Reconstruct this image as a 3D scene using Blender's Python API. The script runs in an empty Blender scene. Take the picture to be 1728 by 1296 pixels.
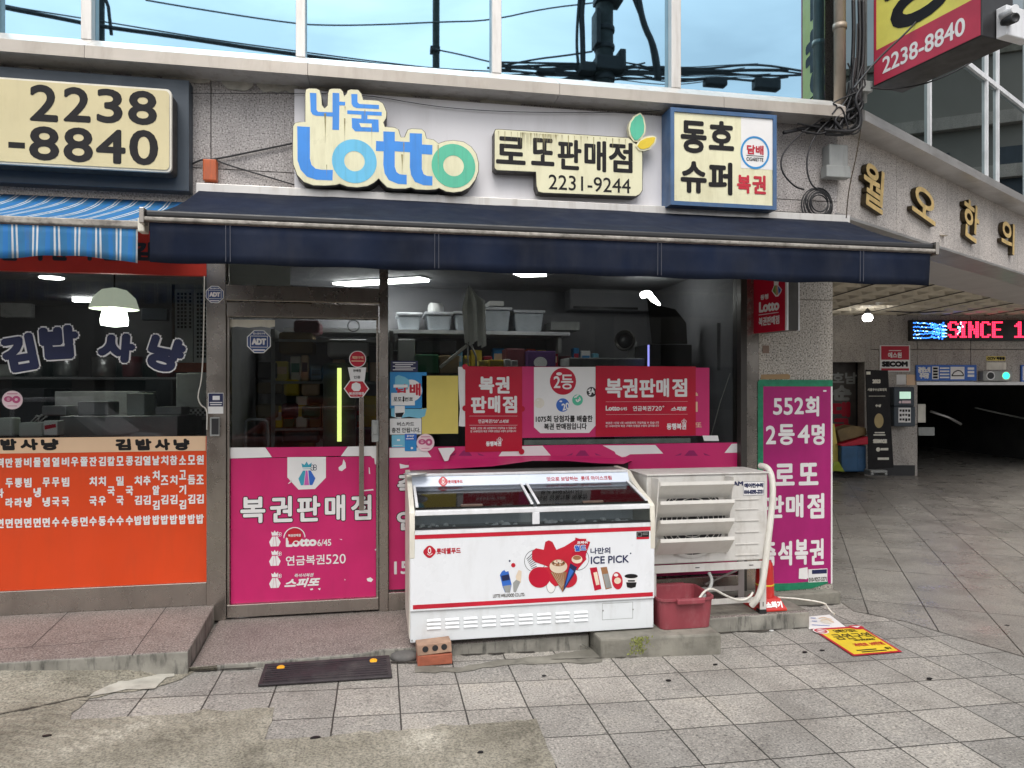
import bpy, bmesh, math, random
from mathutils import Vector, Matrix
R = math.radians
sc = bpy.context.scene
C = sc.collection
random.seed(7)

# ---------------------------------------------------------------- camera, sky, sun, exposure
F = 1205.0; CX = 864.0; HY = 660.0; YAW = R(10.5); CAM = Vector((0.0, -4.9, 1.6))
cam = bpy.data.cameras.new('camera'); cam.sensor_width = 36; cam.lens = F / 1728 * 36
cam.shift_y = 12 / 1728; cam.clip_end = 500; cam.clip_start = .05
camo = bpy.data.objects.new('camera', cam); C.objects.link(camo)
camo.location = CAM; camo.rotation_euler = (R(90), 0, -YAW)
sc.camera = camo
w = bpy.data.worlds.new('World'); sc.world = w; w.use_nodes = True
nt = w.node_tree; bg = nt.nodes['Background']
sky = nt.nodes.new('ShaderNodeTexSky'); sky.sky_type = 'NISHITA'; sky.sun_disc = False
SUN_EL, SUN_AZ = 57, 190
sky.sun_elevation = R(SUN_EL); sky.sun_rotation = R(SUN_AZ); sky.dust_density = 3.0; sky.air_density = 1.0
hs = nt.nodes.new('ShaderNodeHueSaturation'); hs.inputs['Saturation'].default_value = .22
nt.links.new(sky.outputs[0], hs.inputs['Color'])
tcw = nt.nodes.new('ShaderNodeTexCoord'); cl = nt.nodes.new('ShaderNodeTexNoise'); cl.inputs['Scale'].default_value = 3.2; cl.inputs['Detail'].default_value = 6; cl.inputs['Distortion'].default_value = .4
mpw = nt.nodes.new('ShaderNodeMapping'); mpw.inputs['Scale'].default_value = (1, 1, 2.4); nt.links.new(tcw.outputs['Generated'], mpw.inputs[0]); nt.links.new(mpw.outputs[0], cl.inputs['Vector'])
crw = nt.nodes.new('ShaderNodeValToRGB'); crw.color_ramp.elements[0].position = .38; crw.color_ramp.elements[1].position = .7; crw.color_ramp.elements[0].color = (.86, .87, .88, 1); crw.color_ramp.elements[1].color = (1.3, 1.27, 1.24, 1)
mxw = nt.nodes.new('ShaderNodeMix'); mxw.data_type = 'RGBA'; mxw.blend_type = 'MULTIPLY'; mxw.inputs[0].default_value = 1
nt.links.new(cl.outputs['Fac'], crw.inputs[0]); nt.links.new(hs.outputs[0], mxw.inputs[6]); nt.links.new(crw.outputs[0], mxw.inputs[7]); nt.links.new(mxw.outputs[2], bg.inputs[0])
bg.inputs[1].default_value = .15
sl = bpy.data.lights.new('sun', 'SUN'); sl.energy = 1.0; sl.angle = R(40); sl.color = (1, .955, .89)
so = bpy.data.objects.new('sun', sl); C.objects.link(so); so.location = (0, -20, 30)
d = Vector((math.sin(R(SUN_AZ)) * math.cos(R(SUN_EL)), math.cos(R(SUN_AZ)) * math.cos(R(SUN_EL)), math.sin(R(SUN_EL))))
so.rotation_euler = d.to_track_quat('Z', 'Y').to_euler()
sc.view_settings.view_transform = 'Standard'; sc.view_settings.look = 'None'
sc.view_settings.exposure = 0.6; sc.view_settings.gamma = 1; sc.view_settings.use_curve_mapping = False
try:
    sc.cycles.use_denoising = True; sc.cycles.max_bounces = 8; sc.cycles.transparent_max_bounces = 16
    sc.cycles.sample_clamp_indirect = 4
except Exception: pass

# ---------------------------------------------------------------- frames on upright planes
RT = Vector((math.cos(YAW), -math.sin(YAW), 0)); FW = Vector((math.sin(YAW), math.cos(YAW), 0))
def ray(px, py): return RT * ((px - CX) / F) + FW + Vector((0, 0, -(py - HY) / F))
class Fr:
    """upright plane: origin, direction u along it, n pointing out of it to the street"""
    def __init__(s, ox, oy, deg=0):
        s.o = Vector((ox, oy, 0)); a = R(deg)
        s.u = Vector((math.cos(a), math.sin(a), 0)); s.n = Vector((math.sin(a), -math.cos(a), 0))
    def W(s, x, z, off=0): return s.o + s.u * x + s.n * off + Vector((0, 0, z))
    def S(s, px, py, off=0):
        r = ray(px, py); o = s.o + s.n * off
        t = (o - CAM).dot(s.n) / r.dot(s.n); p = CAM + r * t
        return ((p - s.o).dot(s.u), p.z)
    def B(s, x0, y0, x1, y1, off=0):
        cx, cy = (x0 + x1) / 2, (y0 + y1) / 2
        return (s.S(x0, cy, off)[0], s.S(x1, cy, off)[0], s.S(cx, y1, off)[1], s.S(cx, y0, off)[1])
    def P(s, pts, off=0): return [s.S(x, y, off) for x, y in pts]
def zg(x): x = max(-3, min(12, x)); return .03 - (.012 if x > 1.2 else .03) * (x - 1.2)
def G(px, py, z=None):
    r = ray(px, py); zz = 0 if z is None else z
    for _ in range(6):
        p = CAM + r * ((zz - CAM.z) / r.z)
        if z is None: zz = zg(p.x)
    return p
F0 = Fr(0, 0)
W2 = Fr(3.43, 0, 28.7)
_o = CAM + FW * 13.8; BW = Fr(_o.x, _o.y, -10.5)

# ---------------------------------------------------------------- mesh builder
_tc = {}
def text2d(body, shear=0, ext=0, sp=1, ls=1):
    k = (body, shear, ext, sp, ls)
    if k not in _tc:
        cu = bpy.data.curves.new('lettering', 'FONT'); cu.body = body; cu.align_x = 'CENTER'; cu.shear = shear
        cu.extrude = ext; cu.space_character = sp; cu.space_line = ls; cu.resolution_u = 4
        o = bpy.data.objects.new('lettering', cu); C.objects.link(o)
        me = bpy.data.meshes.new_from_object(o)
        vs = [tuple(v.co) for v in me.vertices]; fs = [tuple(p.vertices) for p in me.polygons]
        bpy.data.objects.remove(o); bpy.data.curves.remove(cu); bpy.data.meshes.remove(me)
        _tc[k] = (vs, fs)
    return _tc[k]
class MB:
    def __init__(s): s.v = []; s.f = []; s.m = 0; s.open = False
    def add(s, vs, fs, smooth=False):
        b = len(s.v); s.v += [Vector(v) for v in vs]
        s.f += [(tuple(i + b for i in f), s.m, smooth) for f in fs]; return s
    def hexa(s, p):
        return s.add(p, [(0, 3, 2, 1), (4, 5, 6, 7), (0, 1, 5, 4), (1, 2, 6, 5), (2, 3, 7, 6), (3, 0, 4, 7)])
    def bx(s, x0, x1, y0, y1, z0, z1):
        return s.hexa([(x0, y0, z0), (x1, y0, z0), (x1, y1, z0), (x0, y1, z0), (x0, y0, z1), (x1, y0, z1), (x1, y1, z1), (x0, y1, z1)])
    def box(s, fr, r, o0, o1):
        a, b, z0, z1 = r; W = fr.W
        return s.hexa([W(a, z0, o1), W(b, z0, o1), W(b, z0, o0), W(a, z0, o0), W(a, z1, o1), W(b, z1, o1), W(b, z1, o0), W(a, z1, o0)])
    def poly(s, fr, pts, o0, o1=None):
        n = len(pts)
        if o1 is None: return s.add([fr.W(x, z, o0) for x, z in pts], [tuple(range(n))])
        vs = [fr.W(x, z, o0) for x, z in pts] + [fr.W(x, z, o1) for x, z in pts]
        return s.add(vs, [tuple(range(n)), tuple(range(2 * n - 1, n - 1, -1))] + [(i, (i + 1) % n, n + (i + 1) % n, n + i) for i in range(n)])
    def rect(s, fr, r, off): a, b, z0, z1 = r; return s.poly(fr, [(a, z0), (b, z0), (b, z1), (a, z1)], off)
    def slab(s, pts, z0, z1=None):
        """horizontal polygon, pts (x,y); z may be a function of x"""
        n = len(pts); f = lambda z, x: z(x) if callable(z) else z
        a = [(p[0], p[1], f(z0, p[0])) for p in pts]
        if z1 is None: return s.add(a, [tuple(range(n))])
        b = [(p[0], p[1], f(z1, p[0])) for p in pts]
        return s.add(a + b, [tuple(range(n - 1, -1, -1)), tuple(range(n, 2 * n))] + [(i, (i + 1) % n, n + (i + 1) % n, n + i) for i in range(n)])
    def prx(s, prof, x0, x1):
        """profile (y,z) swept along x"""
        n = len(prof); vs = [(x0, y, z) for y, z in prof] + [(x1, y, z) for y, z in prof]
        return s.add(vs, [tuple(range(n)), tuple(range(2 * n - 1, n - 1, -1))] + [(i, (i + 1) % n, n + (i + 1) % n, n + i) for i in range(n)])
    def disc(s, fr, x, z, r, o0, o1=None, n=28, ry=None, a0=0):
        ry = ry or r
        return s.poly(fr, [(x + r * math.cos(a0 + i * 2 * math.pi / n), z + ry * math.sin(a0 + i * 2 * math.pi / n)) for i in range(n)], o0, o1)
    def ring(s, fr, x, z, r0, r1, off, n=40, a0=0, a1=360, k=1.0):
        vs = []; cl = abs(a1 - a0) >= 360; m = n if cl else n + 1
        for i in range(m):
            a = R(a0 + (a1 - a0) * i / n); c, q = math.cos(a), math.sin(a)
            vs += [fr.W(x + r0 * c, z + r0 * q * k, off), fr.W(x + r1 * c, z + r1 * q * k, off)]
        fs = [(2 * i, 2 * i + 1, 2 * ((i + 1) % m) + 1, 2 * ((i + 1) % m)) for i in range(n)]
        return s.add(vs, fs)
    def line(s, fr, pts, wd, off):
        for i in range(len(pts) - 1):
            (x0, z0), (x1, z1) = pts[i], pts[i + 1]; L = math.hypot(x1 - x0, z1 - z0) or 1e-6
            nx, nz = -(z1 - z0) / L * wd / 2, (x1 - x0) / L * wd / 2
            s.poly(fr, [(x0 + nx, z0 + nz), (x0 - nx, z0 - nz), (x1 - nx, z1 - nz), (x1 + nx, z1 + nz)], off + i * 1e-5)
        return s
    def frame(s, fr, r, t, o0, o1):
        a, b, z0, z1 = r
        s.box(fr, (a, b, z1 - t, z1), o0, o1); s.box(fr, (a, b, z0, z0 + t), o0, o1)
        s.box(fr, (a, a + t, z0 + t, z1 - t), o0, o1); return s.box(fr, (b - t, b, z0 + t, z1 - t), o0, o1)
    def tube(s, pts, r, n=8, sm=0):
        P = [Vector(p) for p in pts]
        for _ in range(sm):
            Q = [P[0]]
            for a, b in zip(P, P[1:]): Q += [a * .75 + b * .25, a * .25 + b * .75]
            P = Q + [P[-1]]
        vs = []; rr = r if isinstance(r, (list, tuple)) else None; up = None
        for i, p in enumerate(P):
            t = (P[min(i + 1, len(P) - 1)] - P[max(i - 1, 0)]).normalized()
            if up is None: up = Vector((0, 0, 1)) if abs(t.z) < .9 else Vector((1, 0, 0))
            a = t.cross(up).normalized(); b = a.cross(t).normalized(); up = b
            q = (rr[0] + (rr[1] - rr[0]) * i / (len(P) - 1)) if rr else r
            vs += [p + a * q * math.cos(2 * math.pi * k / n) + b * q * math.sin(2 * math.pi * k / n) for k in range(n)]
        m = len(P)
        fs = [(i * n + k, i * n + (k + 1) % n, (i + 1) * n + (k + 1) % n, (i + 1) * n + k) for i in range(m - 1) for k in range(n)]
        s.add(vs, fs, True); b = len(s.v) - len(vs)
        s.f += [(tuple(b + k for k in range(n)), s.m, False), (tuple(b + (m - 1) * n + k for k in range(n - 1, -1, -1)), s.m, False)]
        return s
    def lathe(s, c, prof, n=24, ax=(0, 0, 1), sx=1, sy=1):
        q = Vector((0, 0, 1)).rotation_difference(Vector(ax)); c = Vector(c); vs = []
        for r, z in prof:
            for k in range(n):
                a = 2 * math.pi * k / n; vs.append(c + q @ Vector((r * sx * math.cos(a), r * sy * math.sin(a), z)))
        fs = [(i * n + k, i * n + (k + 1) % n, (i + 1) * n + (k + 1) % n, (i + 1) * n + k) for i in range(len(prof) - 1) for k in range(n)]
        s.add(vs, fs, True); b = len(s.v) - len(vs); m = len(prof)
        s.f += [(tuple(b + k for k in range(n - 1, -1, -1)), s.m, False), (tuple(b + (m - 1) * n + k for k in range(n)), s.m, False)]
        return s
    def text(s, fr, body, r, off, bold=0, rot=0, shear=0, n=8, step=1.2e-4, depth=None, sp=1, ls=1):
        vs, fs = text2d(body, shear, .5 if depth else 0, sp, ls)
        if not vs: return s
        x0 = min(v[0] for v in vs); x1 = max(v[0] for v in vs); y0 = min(v[1] for v in vs); y1 = max(v[1] for v in vs)
        a, b, z0, z1 = r; a += bold; b -= bold; z0 += bold; z1 -= bold
        kx = (b - a) / max(x1 - x0, 1e-6); kz = (z1 - z0) / max(y1 - y0, 1e-6)
        if y1 - y0 < .12: kz = kx; 
        cx, cz = (a + b) / 2, (z0 + z1) / 2; c, q = math.cos(R(rot)), math.sin(R(rot)); L = []
        for v in vs:
            X = (v[0] - (x0 + x1) / 2) * kx; Z = (v[1] - (y0 + y1) / 2) * kz
            L.append((cx + X * c - Z * q, cz + X * q + Z * c, v[2]))
        sh = [(0, 0)] if not bold else [(bold * math.cos(2 * math.pi * i / n), bold * math.sin(2 * math.pi * i / n)) for i in range(n)] + [(0, 0)]
        for i, (dx, dz) in enumerate(sh):
            s.add([fr.W(x + dx, z + dz, off + i * step + ((k + .5) * depth if depth else 0)) for x, z, k in L], fs)
        return s
    def build(s, name, mats, parent=None, loc=None, bevel=0, seg=2, sharp=None):
        me = bpy.data.meshes.new(name)
        L = Vector(loc) if loc is not None else (parent['_w'] if parent is not None and '_w' in parent else Vector((0, 0, 0)))
        L = Vector(L)
        me.from_pydata([v - L for v in s.v], [], [f[0] for f in s.f])
        if not isinstance(mats, (list, tuple)): mats = [mats]
        for m in mats: me.materials.append(m)
        for p, f in zip(me.polygons, s.f): p.material_index = f[1]; p.use_smooth = f[2]
        if not s.open:
            bm = bmesh.new(); bm.from_mesh(me); bmesh.ops.recalc_face_normals(bm, faces=bm.faces); bm.to_mesh(me); bm.free()
        me.update()
        o = bpy.data.objects.new(name, me); C.objects.link(o)
        if parent is not None:
            o.parent = parent; o.location = (0, 0, 0) if loc is None else L - Vector(parent['_w'])
        else: o.location = L
        o['_w'] = tuple(L)
        if bevel:
            b = o.modifiers.new('bevel', 'BEVEL'); b.width = bevel; b.segments = seg; b.limit_method = 'ANGLE'; b.angle_limit = R(50)
        return o
def tag(o, label, cat, group=None):
    o['label'] = label; o['category'] = cat
    if group: o['group'] = group
    return o
def thing(name, label, cat, loc=(0, 0, 0), group=None):
    o = bpy.data.objects.new(name, None); C.objects.link(o); o.location = loc; o['_w'] = tuple(loc); o.empty_display_size = .1
    return tag(o, label, cat, group)
def one(name, mb, mats, label, cat, loc=(0, 0, 0), group=None, bevel=0):
    return tag(mb.build(name, mats, None, loc, bevel), label, cat, group)
def struct(name, mb, mats, kind='structure'):
    o = mb.build(name, mats); o['kind'] = kind; return o
def copy_tree(o, loc, label, group=None):
    """a thing with its parts and sub-parts"""
    r = o.copy(); C.objects.link(r); r.location = loc; r['label'] = label
    if group: r['group'] = group
    for ch in list(o.children):
        c = ch.copy(); C.objects.link(c); c.parent = r
        for g in ch.children: d_ = g.copy(); C.objects.link(d_); d_.parent = c
    return r

# ---------------------------------------------------------------- materials
def N(t, k, **kw):
    n = t.nodes.new('ShaderNode' + k)
    for a, b in kw.items(): setattr(n, a, b)
    return n
def base(name):
    m = bpy.data.materials.new(name); m.use_nodes = True; t = m.node_tree
    return m, t, t.nodes['Principled BSDF'], t.links.new
def coord(t, scale=(1, 1, 1), rot=(0, 0, 0), loc=(0, 0, 0)):
    tc = N(t, 'TexCoord'); mp = N(t, 'Mapping'); mp.inputs['Scale'].default_value = scale
    mp.inputs['Rotation'].default_value = rot; mp.inputs['Location'].default_value = loc
    t.links.new(tc.outputs['Object'], mp.inputs[0]); return mp.outputs[0]
def noise(t, vec, s, det=3, rough=.55):
    n = N(t, 'TexNoise'); n.inputs['Scale'].default_value = s; n.inputs['Detail'].default_value = det
    n.inputs['Roughness'].default_value = rough; t.links.new(vec, n.inputs['Vector']); return n.outputs['Fac']
def ramp(t, fac, stops):
    r = N(t, 'ValToRGB'); e = r.color_ramp.elements
    while len(e) < len(stops): e.new(.5)
    for k, (p, c) in zip(e, stops): k.position = p; k.color = (*c, 1) if len(c) == 3 else c
    t.links.new(fac, r.inputs[0]); return r.outputs[0]
def mix(t, fac, a, b, mode='MIX'):
    n = N(t, 'Mix', data_type='RGBA', blend_type=mode)
    for i, v in ((0, fac), (6, a), (7, b)):
        if isinstance(v, (int, float)): n.inputs[i].default_value = v
        elif isinstance(v, tuple): n.inputs[i].default_value = (*v, 1)
        else: t.links.new(v, n.inputs[i])
    return n.outputs[2]
def bumpn(t, b, h, st, dist=.01):
    n = N(t, 'Bump'); n.inputs['Strength'].default_value = st; n.inputs['Distance'].default_value = dist
    t.links.new(h, n.inputs['Height']); t.links.new(n.outputs[0], b.inputs['Normal'])
def mat(name, col, rough=.5, metal=0, var=.12, vs=5, dirt=0, dcol=(.05, .045, .04), dscale=(3, 3, .6), bump=0, bs=60, spec=.5, coat=0):
    """plain paint / plastic / metal with uneven tone, vertical grime and a fine bump"""
    m, t, b, L = base(name); v = coord(t)
    lo = tuple(max(0, c * (1 - var)) for c in col); hi = tuple(min(1, c * (1 + var)) for c in col)
    c = ramp(t, noise(t, v, vs, 4), [(.3, lo), (.7, hi)])
    if dirt:
        f = ramp(t, noise(t, coord(t, dscale), 4, 6, .65), [(.5, (0, 0, 0)), (.72, (dirt, dirt, dirt))])
        c = mix(t, f, c, dcol)
    L(c, b.inputs['Base Color']); b.inputs['Metallic'].default_value = metal
    L(ramp(t, noise(t, v, vs * 2.3, 4), [(.3, (rough * .8,) * 3), (.7, (min(1, rough * 1.2),) * 3)]), b.inputs['Roughness'])
    b.inputs['Specular IOR Level'].default_value = spec
    if coat: b.inputs['Coat Weight'].default_value = coat
    if bump: bumpn(t, b, noise(t, v, bs, 3), bump, .004)
    return m
def granite(name, a, b_, c_, scale=130, dirt=.4, rough=.6, streak=(2.5, 2.5, .5)):
    m, t, b, L = base(name); v = coord(t)
    c = ramp(t, noise(t, v, scale, 2, .6), [(.34, a), (.47, b_), (.56, b_), (.68, c_)])
    big = ramp(t, noise(t, v, 1.7, 5, .6), [(.3, (.8, .8, .8)), (.7, (1.08, 1.06, 1.04))])
    c = mix(t, 1.0, c, big, 'MULTIPLY')
    f = ramp(t, noise(t, coord(t, streak), 3, 6, .65), [(.5, (0, 0, 0)), (.75, (dirt,) * 3)])
    c = mix(t, f, c, (.07, .06, .055))
    L(c, b.inputs['Base Color']); b.inputs['Roughness'].default_value = rough
    bumpn(t, b, noise(t, v, scale, 2), .15, .003); return m
def emit(name, col, st):
    m, t, b, L = base(name); b.inputs['Base Color'].default_value = (*col, 1)
    b.inputs['Emission Color'].default_value = (*col, 1); b.inputs['Emission Strength'].default_value = st; return m
def shopglass(name, tint=(.75, .78, .78), r0=.09, rough=.0):
    m, t, b, L = base(name); t.nodes.remove(b); out = t.nodes['Material Output']
    tr = N(t, 'BsdfTransparent'); tr.inputs[0].default_value = (*tint, 1)
    gl = N(t, 'BsdfGlossy'); gl.inputs['Roughness'].default_value = rough
    lw = N(t, 'LayerWeight'); lw.inputs[0].default_value = min(.5, r0 * 2.2)
    fz = ramp(t, lw.outputs['Fresnel'], [(0, (0, 0, 0)), (1, (1, 1, 1))])
    mx = N(t, 'MixShader'); L(fz, mx.inputs[0]); L(tr.outputs[0], mx.inputs[1]); L(gl.outputs[0], mx.inputs[2])
    L(mx.outputs[0], out.inputs[0]); return m
def mirrorglass(name, col):
    m, t, b, L = base(name); v = coord(t)
    L(ramp(t, noise(t, v, .8, 2), [(.3, tuple(c * .94 for c in col)), (.7, col)]), b.inputs['Base Color'])
    b.inputs['Metallic'].default_value = 1; b.inputs['Roughness'].default_value = .015
    bumpn(t, b, noise(t, v, .9, 1), .012, .05); return m

M = {}
M['white'] = mat('white_paint', (.74, .75, .77), .35, dirt=.25, dcol=(.3, .28, .25))
M['cream'] = mat('cream_plastic', (.72, .69, .6), .4, dirt=.3, dcol=(.35, .3, .22))
M['black'] = mat('black_paint', (.02, .02, .022), .45)
M['char'] = mat('dark_print', (.014, .013, .014), .5, var=.3, spec=.2)
M['alu'] = mat('aluminium', (.62, .61, .6), .38, .75, var=.08, vs=3, dirt=.35, dcol=(.22, .19, .16), dscale=(.6, .6, 6), bump=.05, bs=200)
M['sill'] = mat('sill_aluminium', (.62, .6, .57), .42, .35, var=.07, vs=2, dirt=.45, dcol=(.3, .25, .2), dscale=(4, 4, .5))
M['steel'] = mat('stainless_steel', (.36, .325, .29), .27, .88, var=.12, vs=3, dirt=.3, dcol=(.16, .14, .12), dscale=(3, 3, .7))
M['dsteel'] = mat('dark_frame', (.05, .045, .04), .45, .3)
M['slate'] = mat('slate_panel', (.05, .066, .085), .5, .1, var=.12, vs=2, dirt=.35, dcol=(.04, .05, .055), dscale=(5, 5, .4))
M['panel'] = mat('white_sign_panel', (.72, .71, .73), .45, var=.04, vs=1.5, dirt=.2, dcol=(.4, .38, .36), dscale=(1.3, 1.3, .2))
M['beige'] = mat('yellowed_acrylic', (.6, .52, .3), .35, var=.07, vs=2, dirt=.2, dcol=(.34, .28, .15), dscale=(2, 2, .5))
M['ivory'] = mat('ivory_acrylic', (.76, .73, .5), .3, var=.06, vs=3, dirt=.35, dcol=(.38, .33, .16), dscale=(2.6, 2.6, .45))
M['stain'] = mat('grime_streak', (.3, .26, .12), .6, var=.4, vs=30)
M['edge'] = mat('sign_edge', (.06, .055, .05), .5, var=.3, vs=12, dirt=.5)
M['blue'] = mat('blue_film', (.035, .25, .72), .35, var=.06, dirt=.35, dcol=(.04, .12, .3), dscale=(7, 7, .4))
M['cyan'] = mat('cyan_film', (.13, .5, .75), .35, var=.06, dirt=.3, dcol=(.06, .2, .25), dscale=(7, 7, .4))
M['mint'] = mat('mint_film', (.09, .5, .32), .35, var=.06, dirt=.3, dcol=(.06, .2, .15), dscale=(7, 7, .4))
M['yellow'] = mat('yellow_film', (.75, .55, .03), .4)
M['navy'] = mat('navy_canvas', (.0055, .0105, .027), .85, var=.3, vs=2.5, bump=.1, bs=400, dirt=.3, dcol=(.028, .03, .038), spec=.25, dscale=(2, 2, .4))
M['navyfilm'] = mat('navy_film', (.012, .018, .075), .4)
M['orange'] = mat('orange_vinyl', (.66, .062, .012), .4, var=.07, vs=2, spec=.35, bump=.5, bs=4, dirt=.12, dcol=(.3, .06, .02))
M['dred'] = mat('dark_red_vinyl', (.55, .03, .012), .5)
M['tan'] = mat('tan_vinyl', (.72, .5, .32), .45, var=.04)
M['magenta'] = mat('magenta_vinyl', (.54, .018, .135), .36, var=.09, vs=2.5, spec=.45, bump=.6, bs=6, dirt=.15, dcol=(.3, .02, .08))
M['crimson'] = mat('crimson_paper', (.46, .006, .03), .36, var=.08, vs=3, spec=.4, bump=.6, bs=7)
M['pinkfilm'] = mat('pink_vinyl', (.55, .02, .14), .4, var=.06, vs=3)
M['purple'] = mat('purple_vinyl', (.36, .012, .145), .42, var=.15, vs=3, spec=.4, bump=.6, bs=5, dirt=.15, dcol=(.2, .01, .08))
M['wfilm'] = mat('white_film', (.78, .77, .76), .4, var=.04)
M['red'] = mat('red_film', (.5, .01, .03), .35)
M['green'] = mat('green_tape', (.012, .2, .1), .4, var=.2, vs=20)
M['paper'] = mat('white_paper', (.75, .75, .74), .6, var=.04)
M['ypaper'] = mat('yellow_paper', (.68, .56, .13), .6, var=.07, vs=4)
M['skyb'] = mat('sky_blue_print', (.02, .24, .55), .4)
M['lblue'] = mat('pale_blue_print', (.18, .5, .66), .4)
M['gold'] = mat('brass_letters', (.8, .58, .25), .4, .3, var=.2, vs=12)
M['brown'] = mat('brown_side_shade', (.06, .045, .025), .5, .5)
M['cable'] = mat('black_cable', (.012, .012, .014), .5, var=.3)
M['wcable'] = mat('pale_hose', (.68, .66, .6), .5, var=.08, dirt=.3, dcol=(.3, .26, .2), dscale=(9, 9, 3))
M['gbox'] = mat('grey_plastic', (.3, .31, .3), .5, dirt=.3)
M['acw'] = mat('aged_ac_casing', (.6, .585, .555), .45, var=.06, dirt=.4, dcol=(.27, .23, .18), dscale=(3, 3, 1))
M['bucket'] = mat('red_plastic_tub', (.27, .05, .065), .5, var=.12, vs=7, dirt=.25, dcol=(.4, .2, .2), dscale=(5, 5, 2))
M['conc'] = mat('rough_concrete', (.2, .19, .16), .85, var=.35, vs=4, dirt=.7, dcol=(.09, .085, .07), dscale=(3, 3, 3), bump=.5, bs=45)
M['brickb'] = mat('fired_brick', (.34, .1, .055), .85, var=.25, vs=14, bump=.5, bs=60)
M['brickt'] = mat('tan_brick', (.36, .23, .16), .85, var=.25, vs=14, bump=.5, bs=60)
M['rubber'] = mat('black_rubber', (.028, .022, .026), .6, var=.25, dirt=.4, dcol=(.1, .09, .085), dscale=(2, 2, 2), bump=.2, bs=90)
M['wallin'] = mat('indoor_wall', (.24, .24, .255), .7, var=.06)
M['ceilin'] = mat('indoor_ceiling', (.22, .22, .23), .7, var=.06)
M['floorin'] = mat('indoor_floor', (.2, .19, .18), .5)
M['dark'] = mat('dark_goods', (.03, .03, .035), .5, var=.4)
M['tubs'] = mat('frosted_tub', (.5, .54, .58), .3, var=.12)
M['lid'] = mat('tub_lid', (.62, .64, .68), .4)
M['lightw'] = emit('lit_lamp', (1, .99, .95), 14)
M['lightp'] = emit('lit_pendant', (.95, 1, .9), 12)
M['glass'] = shopglass('shop_glass', (.76, .78, .78), .15)
M['fglass'] = shopglass('freezer_glass', (.8, .83, .83), .1)
M['mir'] = mirrorglass('tinted_mirror_glass', (.33, .53, .66))
M['mir2'] = mirrorglass('dark_mirror_glass', (.2, .27, .28))  # wing glass: tint darkened to hold the dark street it reflects
M['gran'] = granite('speckled_granite', (.11, .1, .1), (.4, .375, .365), (.66, .64, .62), 95)
M['gran2'] = granite('pale_granite', (.17, .15, .14), (.55, .51, .48), (.72, .7, .67), 95, .25)
M['granc'] = granite('column_granite', (.03, .028, .025), (.4, .37, .325), (.66, .63, .58), 85, .25)
M['gstep'] = granite('pink_step_granite', (.07, .058, .054), (.25, .218, .2), (.46, .42, .395), 110, .4, streak=(2, 2, 2))
M['stepside'] = mat('stained_kerb', (.24, .23, .2), .85, var=.3, vs=7, dirt=.9, dcol=(.035, .035, .032), dscale=(7, 7, 1.6), bump=.4, bs=70)
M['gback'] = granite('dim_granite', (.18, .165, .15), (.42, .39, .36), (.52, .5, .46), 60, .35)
M['ledr'] = emit('red_leds', (1, .02, .06), 3.0)
M['ledb'] = emit('blue_leds', (.03, .18, 1), 3.0)
M['ledc'] = emit('cyan_leds', (.35, .75, 1), 2.5)
M['grn'] = emit('green_signal', (.02, .9, .35), 2.5)
M['ystrip'] = emit('lit_strip', (.8, .95, .25), 1.3)
M['glow'] = emit('kiosk_screen', (.5, .75, .6), .5)
# ---------------------------------------------------------------- ground
def tile_mat(name, bw, bh, loc, rot, c1, c2, cm, mort, speck=150, dirt=.5, rough=.7, wet=0):
    m, t, b, L = base(name); v = coord(t, loc=loc, rot=(0, 0, rot)); v0 = coord(t)
    br = N(t, 'TexBrick', offset=0, squash=1); br.inputs['Scale'].default_value = 1
    br.inputs['Brick Width'].default_value = bw; br.inputs['Row Height'].default_value = bh
    br.inputs['Mortar Size'].default_value = mort; br.inputs['Mortar Smooth'].default_value = .3; br.inputs['Bias'].default_value = 0
    wob = N(t, 'VectorMath', operation='MULTIPLY_ADD'); nz = N(t, 'TexNoise'); nz.inputs['Scale'].default_value = 6
    L(v0, nz.inputs['Vector']); wob.inputs[1].default_value = (.006, .006, 0); L(nz.outputs['Color'], wob.inputs[0]); L(v, wob.inputs[2])
    L(wob.outputs[0], br.inputs['Vector'])
    br.inputs['Color1'].default_value = (*c1, 1); br.inputs['Color2'].default_value = (*c2, 1); br.inputs['Mortar'].default_value = (*cm, 1)
    sp = ramp(t, noise(t, v0, speck, 2, .65), [(.3, (.3, .3, .31)), (.44, (.9, .9, .9)), (.55, (1, 1, 1)), (.7, (1.6, 1.57, 1.52))])
    c = mix(t, 1.0, br.outputs['Color'], sp, 'MULTIPLY')
    bl = ramp(t, noise(t, v0, 2.3, 6, .65), [(.3, (.7, .69, .68)), (.55, (1, 1, 1)), (.75, (1.1, 1.08, 1.04))])
    c = mix(t, 1.0, c, bl, 'MULTIPLY')
    st = ramp(t, noise(t, v0, 11, 5, .7), [(.6, (0, 0, 0)), (.78, (dirt,) * 3)])
    c = mix(t, st, c, (.06, .055, .05))
    L(c, b.inputs['Base Color'])
    L(ramp(t, noise(t, v0, 3, 5), [(.35, (rough - wet,) * 3), (.65, (rough,) * 3)]), b.inputs['Roughness'])
    inv = N(t, 'Math', operation='MULTIPLY_ADD'); inv.inputs[1].default_value = -1; inv.inputs[2].default_value = 1; L(br.outputs['Fac'], inv.inputs[0])
    ad = N(t, 'Math', operation='MULTIPLY_ADD'); ad.inputs[1].default_value = .18; L(noise(t, v0, speck, 2), ad.inputs[0]); L(inv.outputs[0], ad.inputs[2])
    bumpn(t, b, ad.outputs[0], .45, .006); return m
M['tile'] = tile_mat('granite_paving', .31, .318, (-.1 + .31 * 20, .82 + .318 * 20, 0), 0, (.385, .362, .327), (.275, .263, .243), (.05, .046, .04), .0045, 95)
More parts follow.
